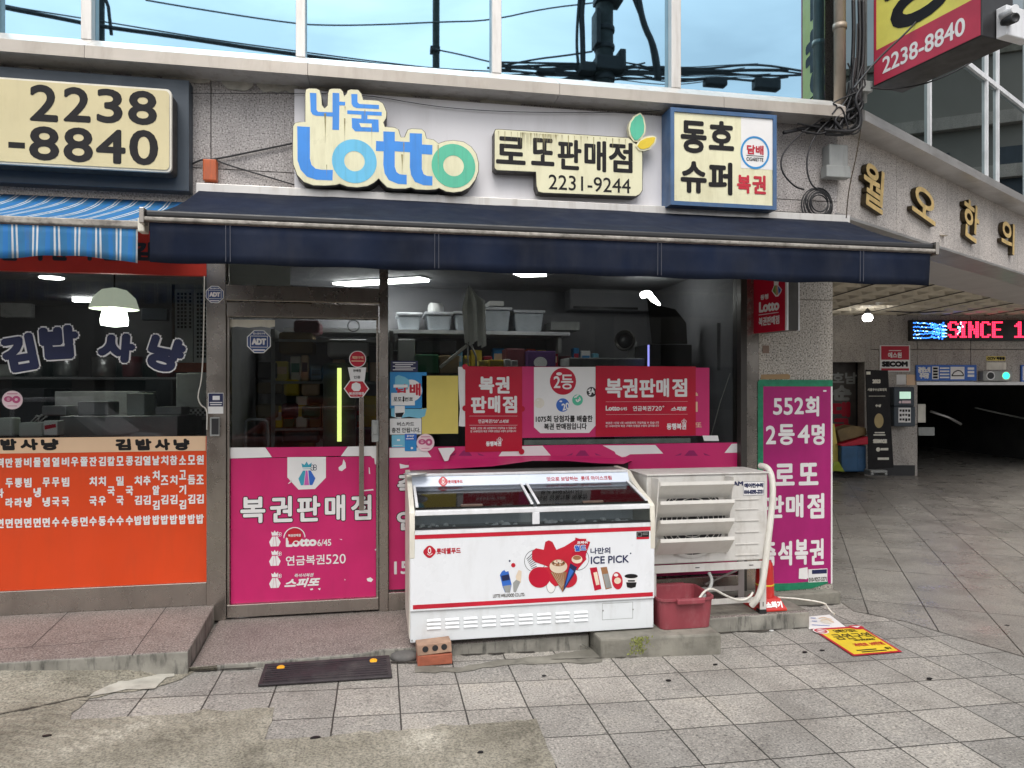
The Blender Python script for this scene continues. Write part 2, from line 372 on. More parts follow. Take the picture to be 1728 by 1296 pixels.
M['tile2'] = tile_mat('entry_paving', .4, 1.1, (.1, .3, 0), R(32), (.315, .297, .268), (.265, .25, .227), (.05, .046, .04), .005, 95, .75, .45, .22)
M['band'] = tile_mat('dark_paving', .5, .25, (0, 0, 0), R(20), (.13, .125, .12), (.11, .106, .1), (.03, .03, .03), .005, 140, .4, .6, .15)
def conc_mat():
    m, t, b, L = base('worn_cement'); v = coord(t)
    c = ramp(t, noise(t, v, 2.2, 8, .68), [(.3, (.115, .105, .08)), (.45, (.245, .226, .18)), (.56, (.31, .288, .235)), (.7, (.5, .472, .4))])
    sw = N(t, 'TexWave', wave_type='RINGS', rings_direction='Z'); sw.inputs['Scale'].default_value = 5; sw.inputs['Distortion'].default_value = 9
    sw.inputs['Detail'].default_value = 4; sw.inputs['Detail Scale'].default_value = 1.2; L(coord(t, loc=(1.6, 1.9, 0)), sw.inputs['Vector'])
    c = mix(t, .14, c, ramp(t, sw.outputs['Fac'], [(0, (.55, .55, .55)), (1, (1, 1, 1))]), 'MULTIPLY')
    gr = ramp(t, noise(t, v, 90, 4, .7), [(.34, (.35, .35, .34)), (.5, (.95, .95, .95)), (.66, (1.4, 1.38, 1.34))]); c = mix(t, .9, c, gr, 'MULTIPLY')
    sp = ramp(t, noise(t, v, 13, 6, .7), [(.62, (0, 0, 0)), (.74, (.7, .7, .7))]); c = mix(t, sp, c, (.07, .06, .05))
    L(c, b.inputs['Base Color']); b.inputs['Roughness'].default_value = .85
    ad = N(t, 'Math', operation='ADD'); L(noise(t, v, 40, 5, .7), ad.inputs[0]); L(sw.outputs['Fac'], ad.inputs[1])
    bumpn(t, b, ad.outputs[0], .35, .008); return m
M['cement'] = conc_mat()
M['asph'] = mat('asphalt', (.05, .05, .052), .85, var=.3, vs=30, bump=.4, bs=150)

g = MB(); X = [-90, -3, 1.2, 12, 90]; Y = [-90, -7.2, -7.0, 90]
g.add([(x, y, zg(x) - (.16 if y < -7.1 else .008)) for y in Y for x in X], [(r * 5 + c, r * 5 + c + 1, r * 5 + c + 6, r * 5 + c + 5) for r in range(3) for c in range(4)])
struct('ground', g, M['asph'])
g = MB()
for a, b in ((-12, -3), (-3, 1.2), (1.2, 12)): g.slab([(a, -6.9), (b, -6.9), (b, .6), (a, .6)], zg)
g; struct('pavement', g, M['tile'])
k = MB()
for a, b in ((-40, -3), (-3, 1.2), (1.2, 12), (12, 40)): k.slab([(a, -7.15), (b, -7.15), (b, -6.9), (a, -6.9)], lambda x: zg(x) - .2, lambda x: zg(x) + .002); struct('kerb', k, M['conc'])
def gp(pts): return [(p.x, p.y) for p in (G(*q) for q in pts)]
# cement patch that covers the tiles in the lower left
P = gp([(0, 1132), (305, 1128), (330, 1133), (264, 1160), (150, 1180), (118, 1216), (300, 1206), (463, 1195), (446, 1250), (570, 1241), (690, 1231), (800, 1223), (905, 1214), (922, 1260), (940, 1310)])
P = [(-3, P[0][1] + .1)] + P + [(.93, -3.2), (1.15, -6.6), (-3, -6.6)]
def ragged(P, a, seed, skip=()):
    rnd = random.Random(seed); Q = []
    for i, (p, q) in enumerate(zip(P, P[1:] + P[:1])):
        L_ = math.hypot(q[0] - p[0], q[1] - p[1]); n = max(1, int(L_ / .05)) if L_ < 1.2 else 1
        for k in range(n): Q.append((p[0] + (q[0] - p[0]) * k / n + (rnd.gauss(0, a) if k else 0), p[1] + (q[1] - p[1]) * k / n + (rnd.gauss(0, a) if k else 0)))
    return Q
g = MB(); g.slab(ragged(P, .011, 4), lambda x: zg(x) + .004); g.slab([(-8, -6.6), (-3, -6.6), (-3, -.8), (-8, -.8)], lambda x: zg(x) + .004); struct('cement_patch', g, M['cement'])
M['plaster'] = mat('dried_plaster', (.46, .44, .385), .85, var=.2, vs=9, dirt=.45, dcol=(.25, .22, .18), dscale=(4, 4, 4), bump=.5, bs=50)
g = MB(); g.slab(ragged(gp([(150, 1178), (185, 1158), (222, 1134), (312, 1131), (268, 1157), (262, 1164), (215, 1165)]), .016, 5), lambda x: zg(x) + .008); struct('plaster_smear', g, M['plaster'])
g = MB(); g.slab(ragged(gp([(764, 1127), (1009, 1094), (1016, 1118), (960, 1119), (860, 1123), (770, 1136), (700, 1136), (700, 1125)]), .01, 6), lambda x: zg(x) + .004); struct('cement_strip', g, M['conc'])
# grime and painted contact shadow, dark strips along the foot of the steps
M['soil_shade'] = mat('dark_soil_shade', (.055, .048, .04), .95, var=.5, vs=25, bump=.6, bs=60)
def grime_shade_line(pts, w, seed):
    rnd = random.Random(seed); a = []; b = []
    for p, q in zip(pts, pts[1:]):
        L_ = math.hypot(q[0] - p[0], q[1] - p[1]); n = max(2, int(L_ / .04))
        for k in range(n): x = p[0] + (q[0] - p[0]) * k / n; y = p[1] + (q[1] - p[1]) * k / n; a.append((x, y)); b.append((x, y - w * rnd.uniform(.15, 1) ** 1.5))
    g = MB(); g.slab(a + b[::-1], lambda x: zg(x) + .0065); struct('grime_shade_strip', g, M['soil_shade'])
grime_shade_line([(-.98, -.815), (-.1, -.775), (0, -.735), (.95, -.715)], .035, 1); grime_shade_line([(1.85, -.562), (2.86, -.545)], .045, 2)
grime_shade_line([(.98, -.86), (1.35, -.872), (2.02, -.9)], .02, 3); grime_shade_line([(2.9, -.09), (3.42, -.09)], .04, 4); grime_shade_line([(.06, -.8), (.3, -.82)], .03, 5)
# cement ramp swept up against the platform at the left
lo_ = [(-3.2, -1.62), (-2.4, -1.42)] + gp([(0, 1206), (70, 1192), (150, 1174), (205, 1156), (262, 1142), (312, 1131)]) + [(-.86, -.835)]
g = MB(); nn = 30; mm = 8; rnd = random.Random(14); vs = []
def along(P, t):
    L = [math.hypot(q[0] - p[0], q[1] - p[1]) for p, q in zip(P, P[1:])]; s = t * sum(L)
    for p, q, l in zip(P, P[1:], L):
        if s <= l: return (p[0] + (q[0] - p[0]) * s / l, p[1] + (q[1] - p[1]) * s / l)
        s -= l
    return P[-1]
for i in range(nn + 1):
    t = i / nn; b = along(lo_, t); xa_ = -3.2 + 2.2 * t if t < 1 else -.86; ya_ = -.855 if t < 1 else -.83; za = min(.2, .122 + max(0, -1.0 - xa_) * .065)
    for j in range(mm + 1):
        s = j / mm; x = xa_ + (b[0] - xa_) * s; y = ya_ + (b[1] - ya_) * s; z = za + (zg(b[0]) + .006 - za) * (s * s * (3 - 2 * s))
        vs.append((x, y, z + (rnd.uniform(-.004, .004) if 0 < j < mm else 0)))
g.open = True; g.add(vs, [(i * (mm + 1) + j, i * (mm + 1) + j + 1, (i + 1) * (mm + 1) + j + 1, (i + 1) * (mm + 1) + j) for i in range(nn) for j in range(mm)], True)
struct('cement_ramp', g, M['cement'])
grime_shade_line(gp([(0, 1207), (70, 1193), (150, 1175), (205, 1157), (262, 1143)]), .03, 7); grime_shade_line(gp([(130, 1183), (205, 1186), (330, 1170), (430, 1158)]), .006, 8)
# paving of the car entry
e = gp([(1396, 1000), (1441, 1032), (1527, 1049), (1613, 1075), (1711, 1104), (1790, 1128)])
g = MB(); g.slab([(3.3, .6)] + e + [(5.2, -.62), (12, 1.0), (20, 6), (20, 14), (3.3, 14)], lambda x: zg(x) + .004); struct('entry_paving', g, M['tile2'])

# ---------------------------------------------------------------- the building
bd = thing('corner_building', 'granite corner building with ground floor lottery shop and blue mirror glass above', 'building')
def part(name, mb, m, parent=bd, **k): return mb.build(name, m, parent, **k)
zs = 3.61                                            # underside of the sill
# granite of the shop front, in panels with open joints
g = MB(); g.bx(-4.2, 3.43, .06, .3, 2.72, zs + .2)
js = [-4.2, -2.6, F0.S(356, 200)[0], .2, 1.5, 2.5, 3.43]
for a, b in zip(js, js[1:]):
    for z0, z1 in ((2.72, F0.S(400, 158)[1] - .5), (F0.S(400, 158)[1] - .494, zs + .05)): g.bx(a + .003, b - .003, .0, .07, z0, z1)
# plaster scraps along the top of the granite
g.m = 1; rnd = random.Random(3); x = -2.4
while x < 1.0:
    l = rnd.uniform(.05, .3); h = rnd.uniform(.01, .05)
    pts = [(x + l * i / 6, zs - .01 - (h * rnd.uniform(.3, 1) if 0 < i < 6 else .004)) for i in range(7)]
    g.poly(F0, [(x, zs)] + pts + [(x + l, zs)], .004, .012); x += l + rnd.uniform(0, .12)
part('wall', g, [M['gran'], M['plaster']])
def sill(fr, s0, s1):
    o = MB(); u = [(.2, zs), (.2, zs + .075), (.185, zs + .085), (.03, zs + .185), (-.1, zs + .185), (-.1, zs)]
    n = len(u); cuts = [s0] + [c for c in (-2.7, -1.75, -.45, 1.2, 2.4) if s0 < c < s1] + [s1]
    for a, b in zip(cuts, cuts[1:]):
        a += .0015; b -= .0015
        vs = [fr.W(a, z, q) for q, z in u] + [fr.W(b, z, q) for q, z in u]
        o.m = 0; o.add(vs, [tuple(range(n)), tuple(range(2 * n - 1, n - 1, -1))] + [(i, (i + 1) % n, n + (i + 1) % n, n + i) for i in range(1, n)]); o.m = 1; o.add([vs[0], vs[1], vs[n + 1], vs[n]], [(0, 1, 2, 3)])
    return o
M['sillf'] = mat('sill_front_shade', (.44, .4, .35), .4, .45, var=.12, vs=2, dirt=.35, dcol=(.22, .18, .14), dscale=(2, 2, .5))  # front face coloured darker and tan for the street it would reflect
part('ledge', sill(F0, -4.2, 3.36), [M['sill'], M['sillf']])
part('ledge', sill(W2, .02, 8), [M['alu'], M['alu']])
# upper glass
mul = [(-20, -4), (140, 158), (500, 516), (829, 845), (1130, 1146)]
xs = [(F0.S(a, 60)[0], F0.S(b, 60)[0]) for a, b in mul] + [(3.34, 3.40)]
zt = 6.6
for (a, b), (c, d_) in zip(xs, xs[1:]):
    g = MB(); g.bx(b - .005, c + .005, .03, .045, zs + .15, zt); part('window', g, M['mir'])
g = MB(); g.bx(-4.2, xs[0][0] + .005, .03, .045, zs + .15, zt); part('window', g, M['mir'])
for a, b in xs[:-1]:
    g = MB(); g.bx(a, b, -.035, .03, zs + .186, zt); part('mullion', g, M['sill'], bevel=.004)
g = MB(); g.bx(-4.2, 3.36, -.02, .06, zt, zt + 1.2); part('parapet', g, M['gran2'])
# the wing that runs back at the corner
cs = [1478, 1583, 1672, 1790]
ss = [0.02] + [W2.S(c, 250)[0] for c in (1572, 1668)] + [3.6, 4.6, 5.6, 6.6, 8]
ztr = W2.S(1728, 179)[1]
for a, b in zip(ss, ss[1:]):
    g = MB(); g.box(W2, (a + .02, b - .02, zs + .15, ztr - .02), -.045, -.03); part('window', g, M['mir2'])
    g = MB(); g.box(W2, (a + .02, b - .02, ztr + .02, zt), -.045, -.03); part('window', g, M['mir2'])
for a in ss[1:-1]:
    g = MB(); g.box(W2, (a - .02, a + .02, zs + .186, zt), -.03, -.005); part('mullion', g, M['white'])
g = MB(); g.box(W2, (.0, 8, ztr - .025, ztr + .025), -.03, -.002); part('transom', g, M['white'])
g = MB(); g.box(W2, (0, 8, zt, zt + 1.2), -.06, .02); part('parapet', g, M['gran2'])
g = MB(); g.box(W2, (.0, 8, 2.95, zs + .2), -.3, -.06); js = [0] + [W2.S(c, 400)[0] for c in (1513, 1598)] + [2.55, 3.35, 4.2, 5.1, 6, 7, 8]
for a, b in zip(js, js[1:]): g.box(W2, (a + .003, b - .003, 2.96, zs + .1), -.06, .0)
part('wall', g, M['gran2'])
g = MB(); g.box(W2, (-.02, 8, 2.935, 2.958), -.3, .006); part('drip_edge', g, M['alu'])
M['soffm'] = mat('soffit_boards', (.6, .54, .43), .7, var=.05, vs=2)
M['beamm'] = mat('smooth_soffit', (.5, .47, .45), .6, var=.06, vs=2)
g = MB(); g.box(W2, (0.1, 9, 2.94, 2.99), -.95, -.3); part('beam', g, M['beamm'])
# coffered soffit: shallow scoops in every cell
g = MB(); g.open = True; cw = .42; nu = 5
A = Vector((3.43, .4)); U = Vector((RT.x, RT.y)); V = Vector((FW.x, FW.y))
for i in range(-3, 26):
    for j in range(-3, 26):
        c0 = A + U * (i * cw) + V * (j * cw)
        q = W2.o.to_2d() + W2.n.to_2d() * -.2
        if (c0 - q).dot(W2.n.to_2d()) > 0 or c0.x < 3.3 or (c0 - Vector((CAM.x, CAM.y))).dot(V) > 13.7: continue
        vs = []
        for b in range(nu + 1):
            for a in range(nu + 1):
                p = c0 + U * (cw * a / nu) + V * (cw * b / nu); f = b / nu
                dz = .13 * f * (1 - abs(a / nu - .5) * 2) ** .6 if b < nu else 0
                vs.append((p.x, p.y, 3.06 + dz))
        g.add(vs, [(r * (nu + 1) + c, r * (nu + 1) + c + 1, (r + 1) * (nu + 1) + c + 1, (r + 1) * (nu + 1) + c) for r in range(nu) for c in range(nu)])
part('soffit', g, M['soffm'])
g = MB(); g.slab([(3.2, .3), (9.6, 3.5), (16, 7), (16, 14.5), (3.2, 14.5)], 3.16, 3.3)
part('ceiling', g, M['ceilin'])
g = MB()
for i in range(0, 24, 2):
    c0 = A + U * (i * cw); n2 = W2.n.to_2d(); t_ = ((W2.o.to_2d() - n2 * .95) - c0).dot(n2) / V.dot(n2); c1 = c0 + V * 14; c0 = c0 + V * max(t_, 0)
    if c0.x < 3.35: continue
    g.tube([(c0.x, c0.y, 3.056), (c1.x, c1.y, 3.056)], .008, 4)
part('soffit_joint', g, M['dsteel'])
# upper storeys and roof
g = MB(); g.slab([(-4.2, .3), (3.3, .3), (9.9, 3.9), (9.9, 14), (-4.2, 14)], 3.9, zt + 1.1); part('upper_storey', g, M['gran2'])
g = MB(); g.slab([(-4.3, .0), (3.4, .0), (10.5, 3.8), (10.5, 14.4), (-4.3, 14.4)], zt + 1.2, zt + 1.35); part('roof', g, M['conc'])
# column beside the entry
cx0, cx1 = F0.S(1281, 600)[0], F0.S(1405, 600)[0]
g = MB(); zj = F0.S(1370, 506)[1]
g.bx(cx0, cx1, .0, .5, 0, zj - .003); g.bx(cx0, cx1, .0, .5, zj + .003, 2.95); g.bx(cx0 + .01, cx1 - .01, .01, .49, .0, 2.95)
part('column', g, M['granc'])
g = MB(); g.bx(cx1 - .3, cx1 + .01, .5, 9.6, 0, 3.2); part('side_wall', g, M['gback'])

# steps in front of the two shops
pl = MB(); xr = -1.045
pl.slab([(-4.2, .02), (-4.2, -.86), (-1.0, -.86), (xr - .005, .02)], 0, .22)
def sides(o):
    o.data.materials.append(M['stepside'])
    for p in o.data.polygons:
        if abs(p.normal.z) < .5: p.material_index = 1
sides(part('platform', pl, M['gstep'], bevel=.008))
M['joint'] = mat('grout', (.05, .042, .04), .9)
g = MB()
for pts in ([(50, 1092), (130, 1086), (262, 1071)], [(115, 1033), (54, 1091)], [(281, 1024), (247, 1071)], [(247, 1071), (222, 1107)], [(0, 1096), (50, 1092)]):
    w3 = [G(x, y, .22) for x, y in pts]
    for p, q in zip(w3, w3[1:]):
        t_ = (q - p).normalized(); n_ = Vector((-t_.y, t_.x, 0)) * .0025
        g.add([p + n_ + Vector((0, 0, .001)), p - n_ + Vector((0, 0, .001)), q - n_ + Vector((0, 0, .001)), q + n_ + Vector((0, 0, .001))], [(0, 1, 2, 3)])
part('platform_joint', g, M['joint'])
st = MB(); st.slab([(-1.04, .5), (-1.0, -.82), (-.1, -.78), (.0, -.74), (1.25, -.72), (1.28, -.57), (2.84, -.55), (2.86, .5)], -.05, .12)
sides(part('step', st, M['gstep'], bevel=.01))
g = MB(); g.slab([(1.3, -.53), (2.83, -.515), (2.83, -.02), (1.3, -.02)], .1, .124); part('step_screed', g, M['conc'])
g = MB(); p0 = G(1394, 1008); g.bx(cx0 - .02, cx1 + .01, -.09, .0, -.05, .1); part('column_base', g, M['conc'], bevel=.012)

# shop-front metalwork
def fbox(x0, y0, x1, y1, o0, o1): q = MB(); q.box(F0, F0.B(x0, y0, x1, y1, o1), o0, o1); return q
pw = F0.B(350, 440, 383, 1045)
g = MB(); g.bx(pw[0], pw[1], -.03, .1, .12, 2.72); part('pillar', g, M['steel'], bevel=.004)
g = MB(); g.bx(F0.S(640, 700)[0], F0.S(655, 700)[0], -.03, .08, .12, 2.72); part('pillar', g, M['steel'], bevel=.004)
wx = F0.S(1247, 700)[0]; wx1 = F0.S(1281, 700)[0]
g = MB(); g.bx(wx, wx + .05, -.03, .1, .12, 2.72); part('pillar', g, M['dsteel'], bevel=.004)
g = MB(); g.bx(wx + .052, cx0, .0, .1, .12, 2.72); part('pillar', g, M['steel'], bevel=.004)
dx0, dx1 = pw[1], F0.S(640, 700)[0]
g = MB(); g.bx(dx0, dx1, -.045, .08, F0.S(510, 511)[1], F0.S(510, 485)[1]); part('door_header', g, M['steel'], bevel=.004)
gl = lambda x0, x1, z0, z1, n, p=bd: part(n, MB().bx(x0, x1, .03, .038, z0, z1), M['glass'], p)
gl(dx0, dx1, F0.S(510, 485)[1], 2.72, 'transom_window')
zw = F0.S(950, 752)[1]
gl(F0.S(655, 700)[0], wx, .2, 2.72, 'shop_window')
g = MB(); g.bx(F0.S(655, 700)[0], wx, -.02, .06, .12, F0.S(800, 992)[1]); part('window_rail', g, M['steel'], bevel=.003)
# door
dr = MB(); zb, zr, zh0, zh1 = .125, F0.S(510, 1013)[1], F0.S(510, 537)[1], F0.S(510, 513)[1]
dr.bx(dx0 + .004, dx1 - .004, -.03, .06, zb + .01, zr); dr.bx(dx0 + .004, dx1 - .004, -.03, .06, zh0, zh1)
dr.bx(dx0 + .004, dx0 + .02, -.02, .06, zr, zh0); dr.bx(dx1 - .02, dx1 - .004, -.02, .06, zr, zh0)
dor = dr.build('door', M['steel'], bd, bevel=.003)
part('door_glass', MB().bx(dx0 + .02, dx1 - .02, .01, .02, zr, zh0), M['glass'], dor)
h = MB(); hx, hz1 = F0.S(610, 670, .08); hz0 = F0.S(610, 862, .08)[1]
h.bx(hx - .016, hx + .016, -.075, -.06, hz0, hz1); h.bx(hx - .012, hx + .012, -.06, .01, hz0 + .08, hz0 + .11); h.bx(hx - .012, hx + .012, -.06, .01, hz1 - .11, hz1 - .08)
part('handle', h, M['steel'], dor, bevel=.004)
# left shop front
lx = pw[0]
zl = lambda py, px=200: F0.S(px, py)[1]
g = MB(); g.bx(-4.2, lx, -.02, .06, .22, zl(988)); part('window_rail', g, M['steel'], bevel=.004)
g = MB(); g.bx(-4.2, lx, .0, .05, zl(988), zl(738)); part('spandrel', g, M['orange'])
gl(-4.2, lx, zl(738), 2.72, 'shop_window')
g = MB(); g.bx(-4.2, lx, -.01, .03, zl(462), 2.62); part('header_band', g, M['dred'])
# rooms behind the glass
M['kwall'] = mat('sooty_kitchen_wall', (.06, .06, .065), .5, var=.3, vs=2)  # kitchen walls coloured darker than the shop walls
def room(x0, x1, y0, y1, z0, z1, nm):
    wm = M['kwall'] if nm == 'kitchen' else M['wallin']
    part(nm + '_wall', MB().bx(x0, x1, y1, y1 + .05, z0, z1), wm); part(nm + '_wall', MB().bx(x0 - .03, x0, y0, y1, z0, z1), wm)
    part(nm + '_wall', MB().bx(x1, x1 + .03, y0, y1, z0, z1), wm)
    part(nm + '_floor', MB().bx(x0, x1, y0, y1, z0 - .05, z0), M['floorin']); part(nm + '_ceiling', MB().bx(x0, x1, y0, y1, z1, z1 + .05), M['ceilin'])
room(-.98, 2.72, .12, 2.1, .12, 2.6, 'shop'); room(-5.2, -1.08, .12, 3.4, .22, 2.5, 'kitchen')
# ---- back wall of the entry with the garage opening
gx0 = BW.S(1548, 700)[0]; gz = BW.S(1640, 647)[1]; bx0 = BW.S(1380, 700)[0]; rx = BW.S(1470, 700)[0]
g = MB(); zc = BW.S(1500, 590)[1]; zc2 = BW.S(1500, 716)[1]
for a, b in ((rx, BW.S(1548, 600)[0]), (gx0, BW.S(1638, 600)[0]), (BW.S(1638, 600)[0], 12.5)):
    g.box(BW, (a + .006, b - .006, gz + .02 if a >= gx0 - .01 else zc + .006, zc if a >= gx0 - .01 else 3.2), -.3, 0)
    if a >= gx0 - .01: g.box(BW, (a + .006, b - .006, zc + .012, 3.2), -.3, 0)
g.box(BW, (rx, gx0, -.1, zc2 - .006), -.3, 0); g.box(BW, (rx, gx0, zc2 + .006, zc - .006), -.3, 0)
zq = BW.S(1440, 602)[1]
g.box(BW, (bx0, rx, zq, 3.2), -.3, 0)
part('back_wall', g, M['gback'])
g = MB(); g.box(BW, (bx0 - .5, 12.5, -.2, 3.2), -.36, -.31)
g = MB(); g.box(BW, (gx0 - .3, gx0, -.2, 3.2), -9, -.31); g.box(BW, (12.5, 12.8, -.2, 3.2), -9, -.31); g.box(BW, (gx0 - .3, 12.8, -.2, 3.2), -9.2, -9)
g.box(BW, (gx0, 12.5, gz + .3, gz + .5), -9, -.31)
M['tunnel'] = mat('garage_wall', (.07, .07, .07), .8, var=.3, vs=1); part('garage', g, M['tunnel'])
g = MB(); g.box(BW, (gx0 - .03, 12.5, gz - .03, gz + .03), -.2, .03); part('lintel', g, M['alu'])
g = MB(); g.box(BW, (rx, gx0 - .05, -.1, BW.S(1500, 785)[1]), 0, .01); part('plinth', g, M['black'])
g = MB(); g.box(BW, (bx0, rx - .02, BW.S(1440, 611)[1], zq), -.25, .04); g.box(BW, (rx - .14, rx - .02, -.1, BW.S(1440, 611)[1]), -.25, .03); part('doorway', g, M['gback'])
g = MB(); g.box(BW, (bx0 - .3, rx, -.1, 2.4), -.5, -.45); part('restaurant_front', g, M['dark'])
# ---------------------------------------------------------------- signs over the shops
def pl3(fr, x, y, off=0): s, z = fr.S(x, y, off); return fr.W(s, z, off)
def rr(fr, r, rad, n=4):
    a, b, z0, z1 = r; P = []
    for cx, cz, a0 in ((b - rad, z1 - rad, 0), (a + rad, z1 - rad, 90), (a + rad, z0 + rad, 180), (b - rad, z0 + rad, 270)):
        P += [(cx + rad * math.cos(R(a0 + 90 * i / n)), cz + rad * math.sin(R(a0 + 90 * i / n))) for i in range(n + 1)]
    return P
# phone number sign
s = thing('phone_sign', 'yellowed light box sign with black number 2238-8840 on a slate backing panel', 'sign', (-2, -.1, 2.9))
o1 = .10; x1, _ = F0.S(319, 220, o1); zt_, zb_ = F0.S(200, 126.5, o1)[1], F0.S(200, 317, o1)[1]
MB().box(F0, (-3.4, x1, zb_, zt_), 0.002, o1).build('backing_panel', M['slate'], s, bevel=.004)
o2 = .26; r = F0.B(-30, 139, 289, 283, o2); r = (-2.62, r[1], F0.S(145, 283, o2)[1], F0.S(145, 140, o2)[1])
q = MB(); q.m = 1; q.poly(F0, rr(F0, (r[0] + .004, r[1] - .004, r[2] + .004, r[3] - .004), .03), o1 + .01, o2 - .031); q.m = 0  # box sides coloured dark to stand for the shadow under the sign
ri = (r[0] + .012, r[1] - .012, r[2] + .012, r[3] - .012); q.poly(F0, rr(F0, ri, .025), o2 - .004, o2)
q.m = 2; q.poly(F0, rr(F0, r, .03), o2 - .03, o2 - .006); q.build('light_box', [M['beige'], M['edge'], M['cream']], s)
q = MB(); o3 = o2 + .001
for ch, a, b, y0, y1 in (('2', 50, 98, 143, 205), ('2', 107, 153, 147, 206), ('3', 163, 207, 150, 208), ('8', 216, 265, 153, 211),
                         ('8', 49, 100, 213, 271), ('8', 107, 157, 215, 274), ('4', 162, 212, 218, 276), ('0', 218, 267, 219, 279)):
    q.text(F0, ch, F0.B(a, y0, b, y1, o3), o3, .007)
q.rect(F0, F0.B(14, 240, 42, 250, o3), o3); q.build('lettering', M['char'], s)

# long white panel behind the lottery signs
s = one('sign_panel', MB().box(F0, (F0.S(498, 230)[0], F0.S(1133, 250, .04)[0], F0.S(800, 334, .04)[1], zs - .03), .002, .04), M['panel'],
        'long plain white metal panel behind the lottery signs', 'panel', (.8, -.02, 2.9))
def tr(fr, ox, oy, k, pts, off): return [fr.S(ox + x * k, oy + y * k, off) for x, y in pts]
K = 500 / 1728
# nanum lotto channel sign
s = thing('lottery_sign', 'cut-out light box sign reading Lotto in blue and mint letters', 'sign', (.2, -.1, 2.8))
ou = .17
out = [(222, 545), (226, 520), (245, 512), (290, 513), (312, 524), (322, 560), (326, 612), (338, 628), (351, 614), (354, 545), (362, 520), (380, 513), (430, 514), (447, 530), (455, 560), (463, 545), (470, 525), (490, 518), (535, 520), (556, 545), (564, 578), (650, 583), (680, 600), (692, 625), (703, 655), (700, 690), (684, 715), (690, 736), (745, 740), (770, 752), (779, 780), (785, 797), (803, 797), (811, 775), (822, 753), (845, 747), (905, 750), (925, 768), (934, 805), (975, 812), (1002, 834), (1040, 820), (1090, 815), (1150, 824), (1195, 853), (1225, 895), (1239, 950), (1238, 1000), (1220, 1050), (1185, 1095), (1140, 1119), (1090, 1126), (1045, 1120), (1005, 1100), (985, 1108), (940, 1111), (870, 1108), (840, 1096), (810, 1104), (740, 1104), (700, 1094), (670, 1065), (654, 1044), (628, 1068), (590, 1088), (530, 1097), (470, 1092), (425, 1075), (405, 1082), (340, 1086), (270, 1084), (215, 1064), (175, 1022), (152, 960), (148, 900), (150, 735), (163, 714), (190, 708), (221, 710)]
pts = tr(F0, 450, 0, K, out, ou); q = MB(); q.m = 1; q.poly(F0, pts, .045, ou - .006)
cxm = sum(p[0] for p in pts) / len(pts); q.m = 0
def inset(P, d):
    n = len(P); ar = sum(P[i][0] * P[(i + 1) % n][1] - P[(i + 1) % n][0] * P[i][1] for i in range(n)); sg = 1 if ar > 0 else -1; Q = []
    for i in range(n):
        a, b, c = P[i - 1], P[i], P[(i + 1) % n]
        t = Vector((c[0] - a[0], c[1] - a[1])).normalized(); Q.append((b[0] - t.y * d * sg, b[1] + t.x * d * sg))
    return Q
q.poly(F0, inset(pts, .005), ou - .006, ou)
def streaks(mb, fr, items, off, ox=0, oy=0, k=1):
    for x, y0, y1, wd in items:
        sx, z1 = fr.S(ox + x * k, oy + y0 * k, off); z0 = fr.S(ox + x * k, oy + y1 * k, off)[1]; wd *= .0026 * k * 1.0
        mb.poly(fr, [(sx - wd, z1), (sx + wd, z1), (sx + wd * .4, (z0 + z1) / 2), (sx + wd * .1, z0), (sx - wd * .2, (z0 + z1) / 2)], off)
a = ou + .001; T = lambda p, o=a: tr(F0, 450, 0, K, p, o)
q.m = 2; streaks(q, F0, [(341, 660, 850, 9), (455, 690, 850, 6), (457, 620, 660, 4), (790, 900, 1015, 9), (800, 830, 960, 5), (1000, 845, 1060, 4), (613, 740, 870, 3), (350, 960, 1040, 3), (573, 640, 720, 3)], a + .0009, 450, 0, K)
q.build('light_box', [M['ivory'], M['edge'], M['stain']], s)
q = MB()
q.poly(F0, T([(178, 736), (252, 740), (252, 925), (262, 962), (285, 983), (320, 990), (386, 991), (384, 1052), (290, 1048), (235, 1030), (198, 990), (180, 935)]), a)
q.poly(F0, T([(680, 766), (748, 769), (747, 823), (805, 827), (834, 828), (834, 776), (906, 779), (906, 842), (967, 846), (966, 902), (905, 898), (905, 985), (915, 1015), (935, 1026), (967, 1028), (966, 1082), (915, 1080), (865, 1060), (842, 1020), (835, 975), (836, 888), (747, 882), (747, 972), (757, 1003), (775, 1016), (817, 1020), (817, 1075), (765, 1072), (712, 1050), (688, 1010), (680, 960), (682, 882), (637, 880), (638, 822), (681, 824)]), a)
q.poly(F0, T([(252, 541), (290, 543), (291, 640), (300, 652), (384, 655), (384, 541), (424, 543), (424, 592), (458, 594), (457, 615), (424, 614), (422, 758), (383, 756), (384, 680), (290, 675), (268, 668), (257, 650)]), a)
q.poly(F0, T([(493, 548), (529, 549), (530, 595), (540, 606), (655, 612), (655, 636), (525, 630), (504, 622), (495, 605)]), a)
q.poly(F0, T([(470, 643), (671, 653), (671, 675), (588, 671), (588, 694), (652, 697), (655, 770), (515, 765), (498, 745), (496, 688), (552, 692), (552, 669), (470, 664)]), a)
q.build('lettering', M['blue'], s)
def ringpx(mb, x, y, r0, r1, off): sx, sz = F0.S(450 + x * K, y * K, off); e = F0.S(450 + (x + r1) * K, y * K, off)[0] - sx; mb.ring(F0, sx, sz, e * r0 / r1, e, off)
q = MB(); ringpx(q, 512, 940, 60, 130, a + .0006); q.build('lettering', M['cyan'], s)
q = MB(); ringpx(q, 1090, 967, 60, 127, a + .0006); q.build('lettering', M['mint'], s)
q = MB(); q.poly(F0, T([(540, 718), (613, 721), (613, 743), (550, 741)], a + .0004), a + .0004); q.build('letter_counter', M['ivory'], s)
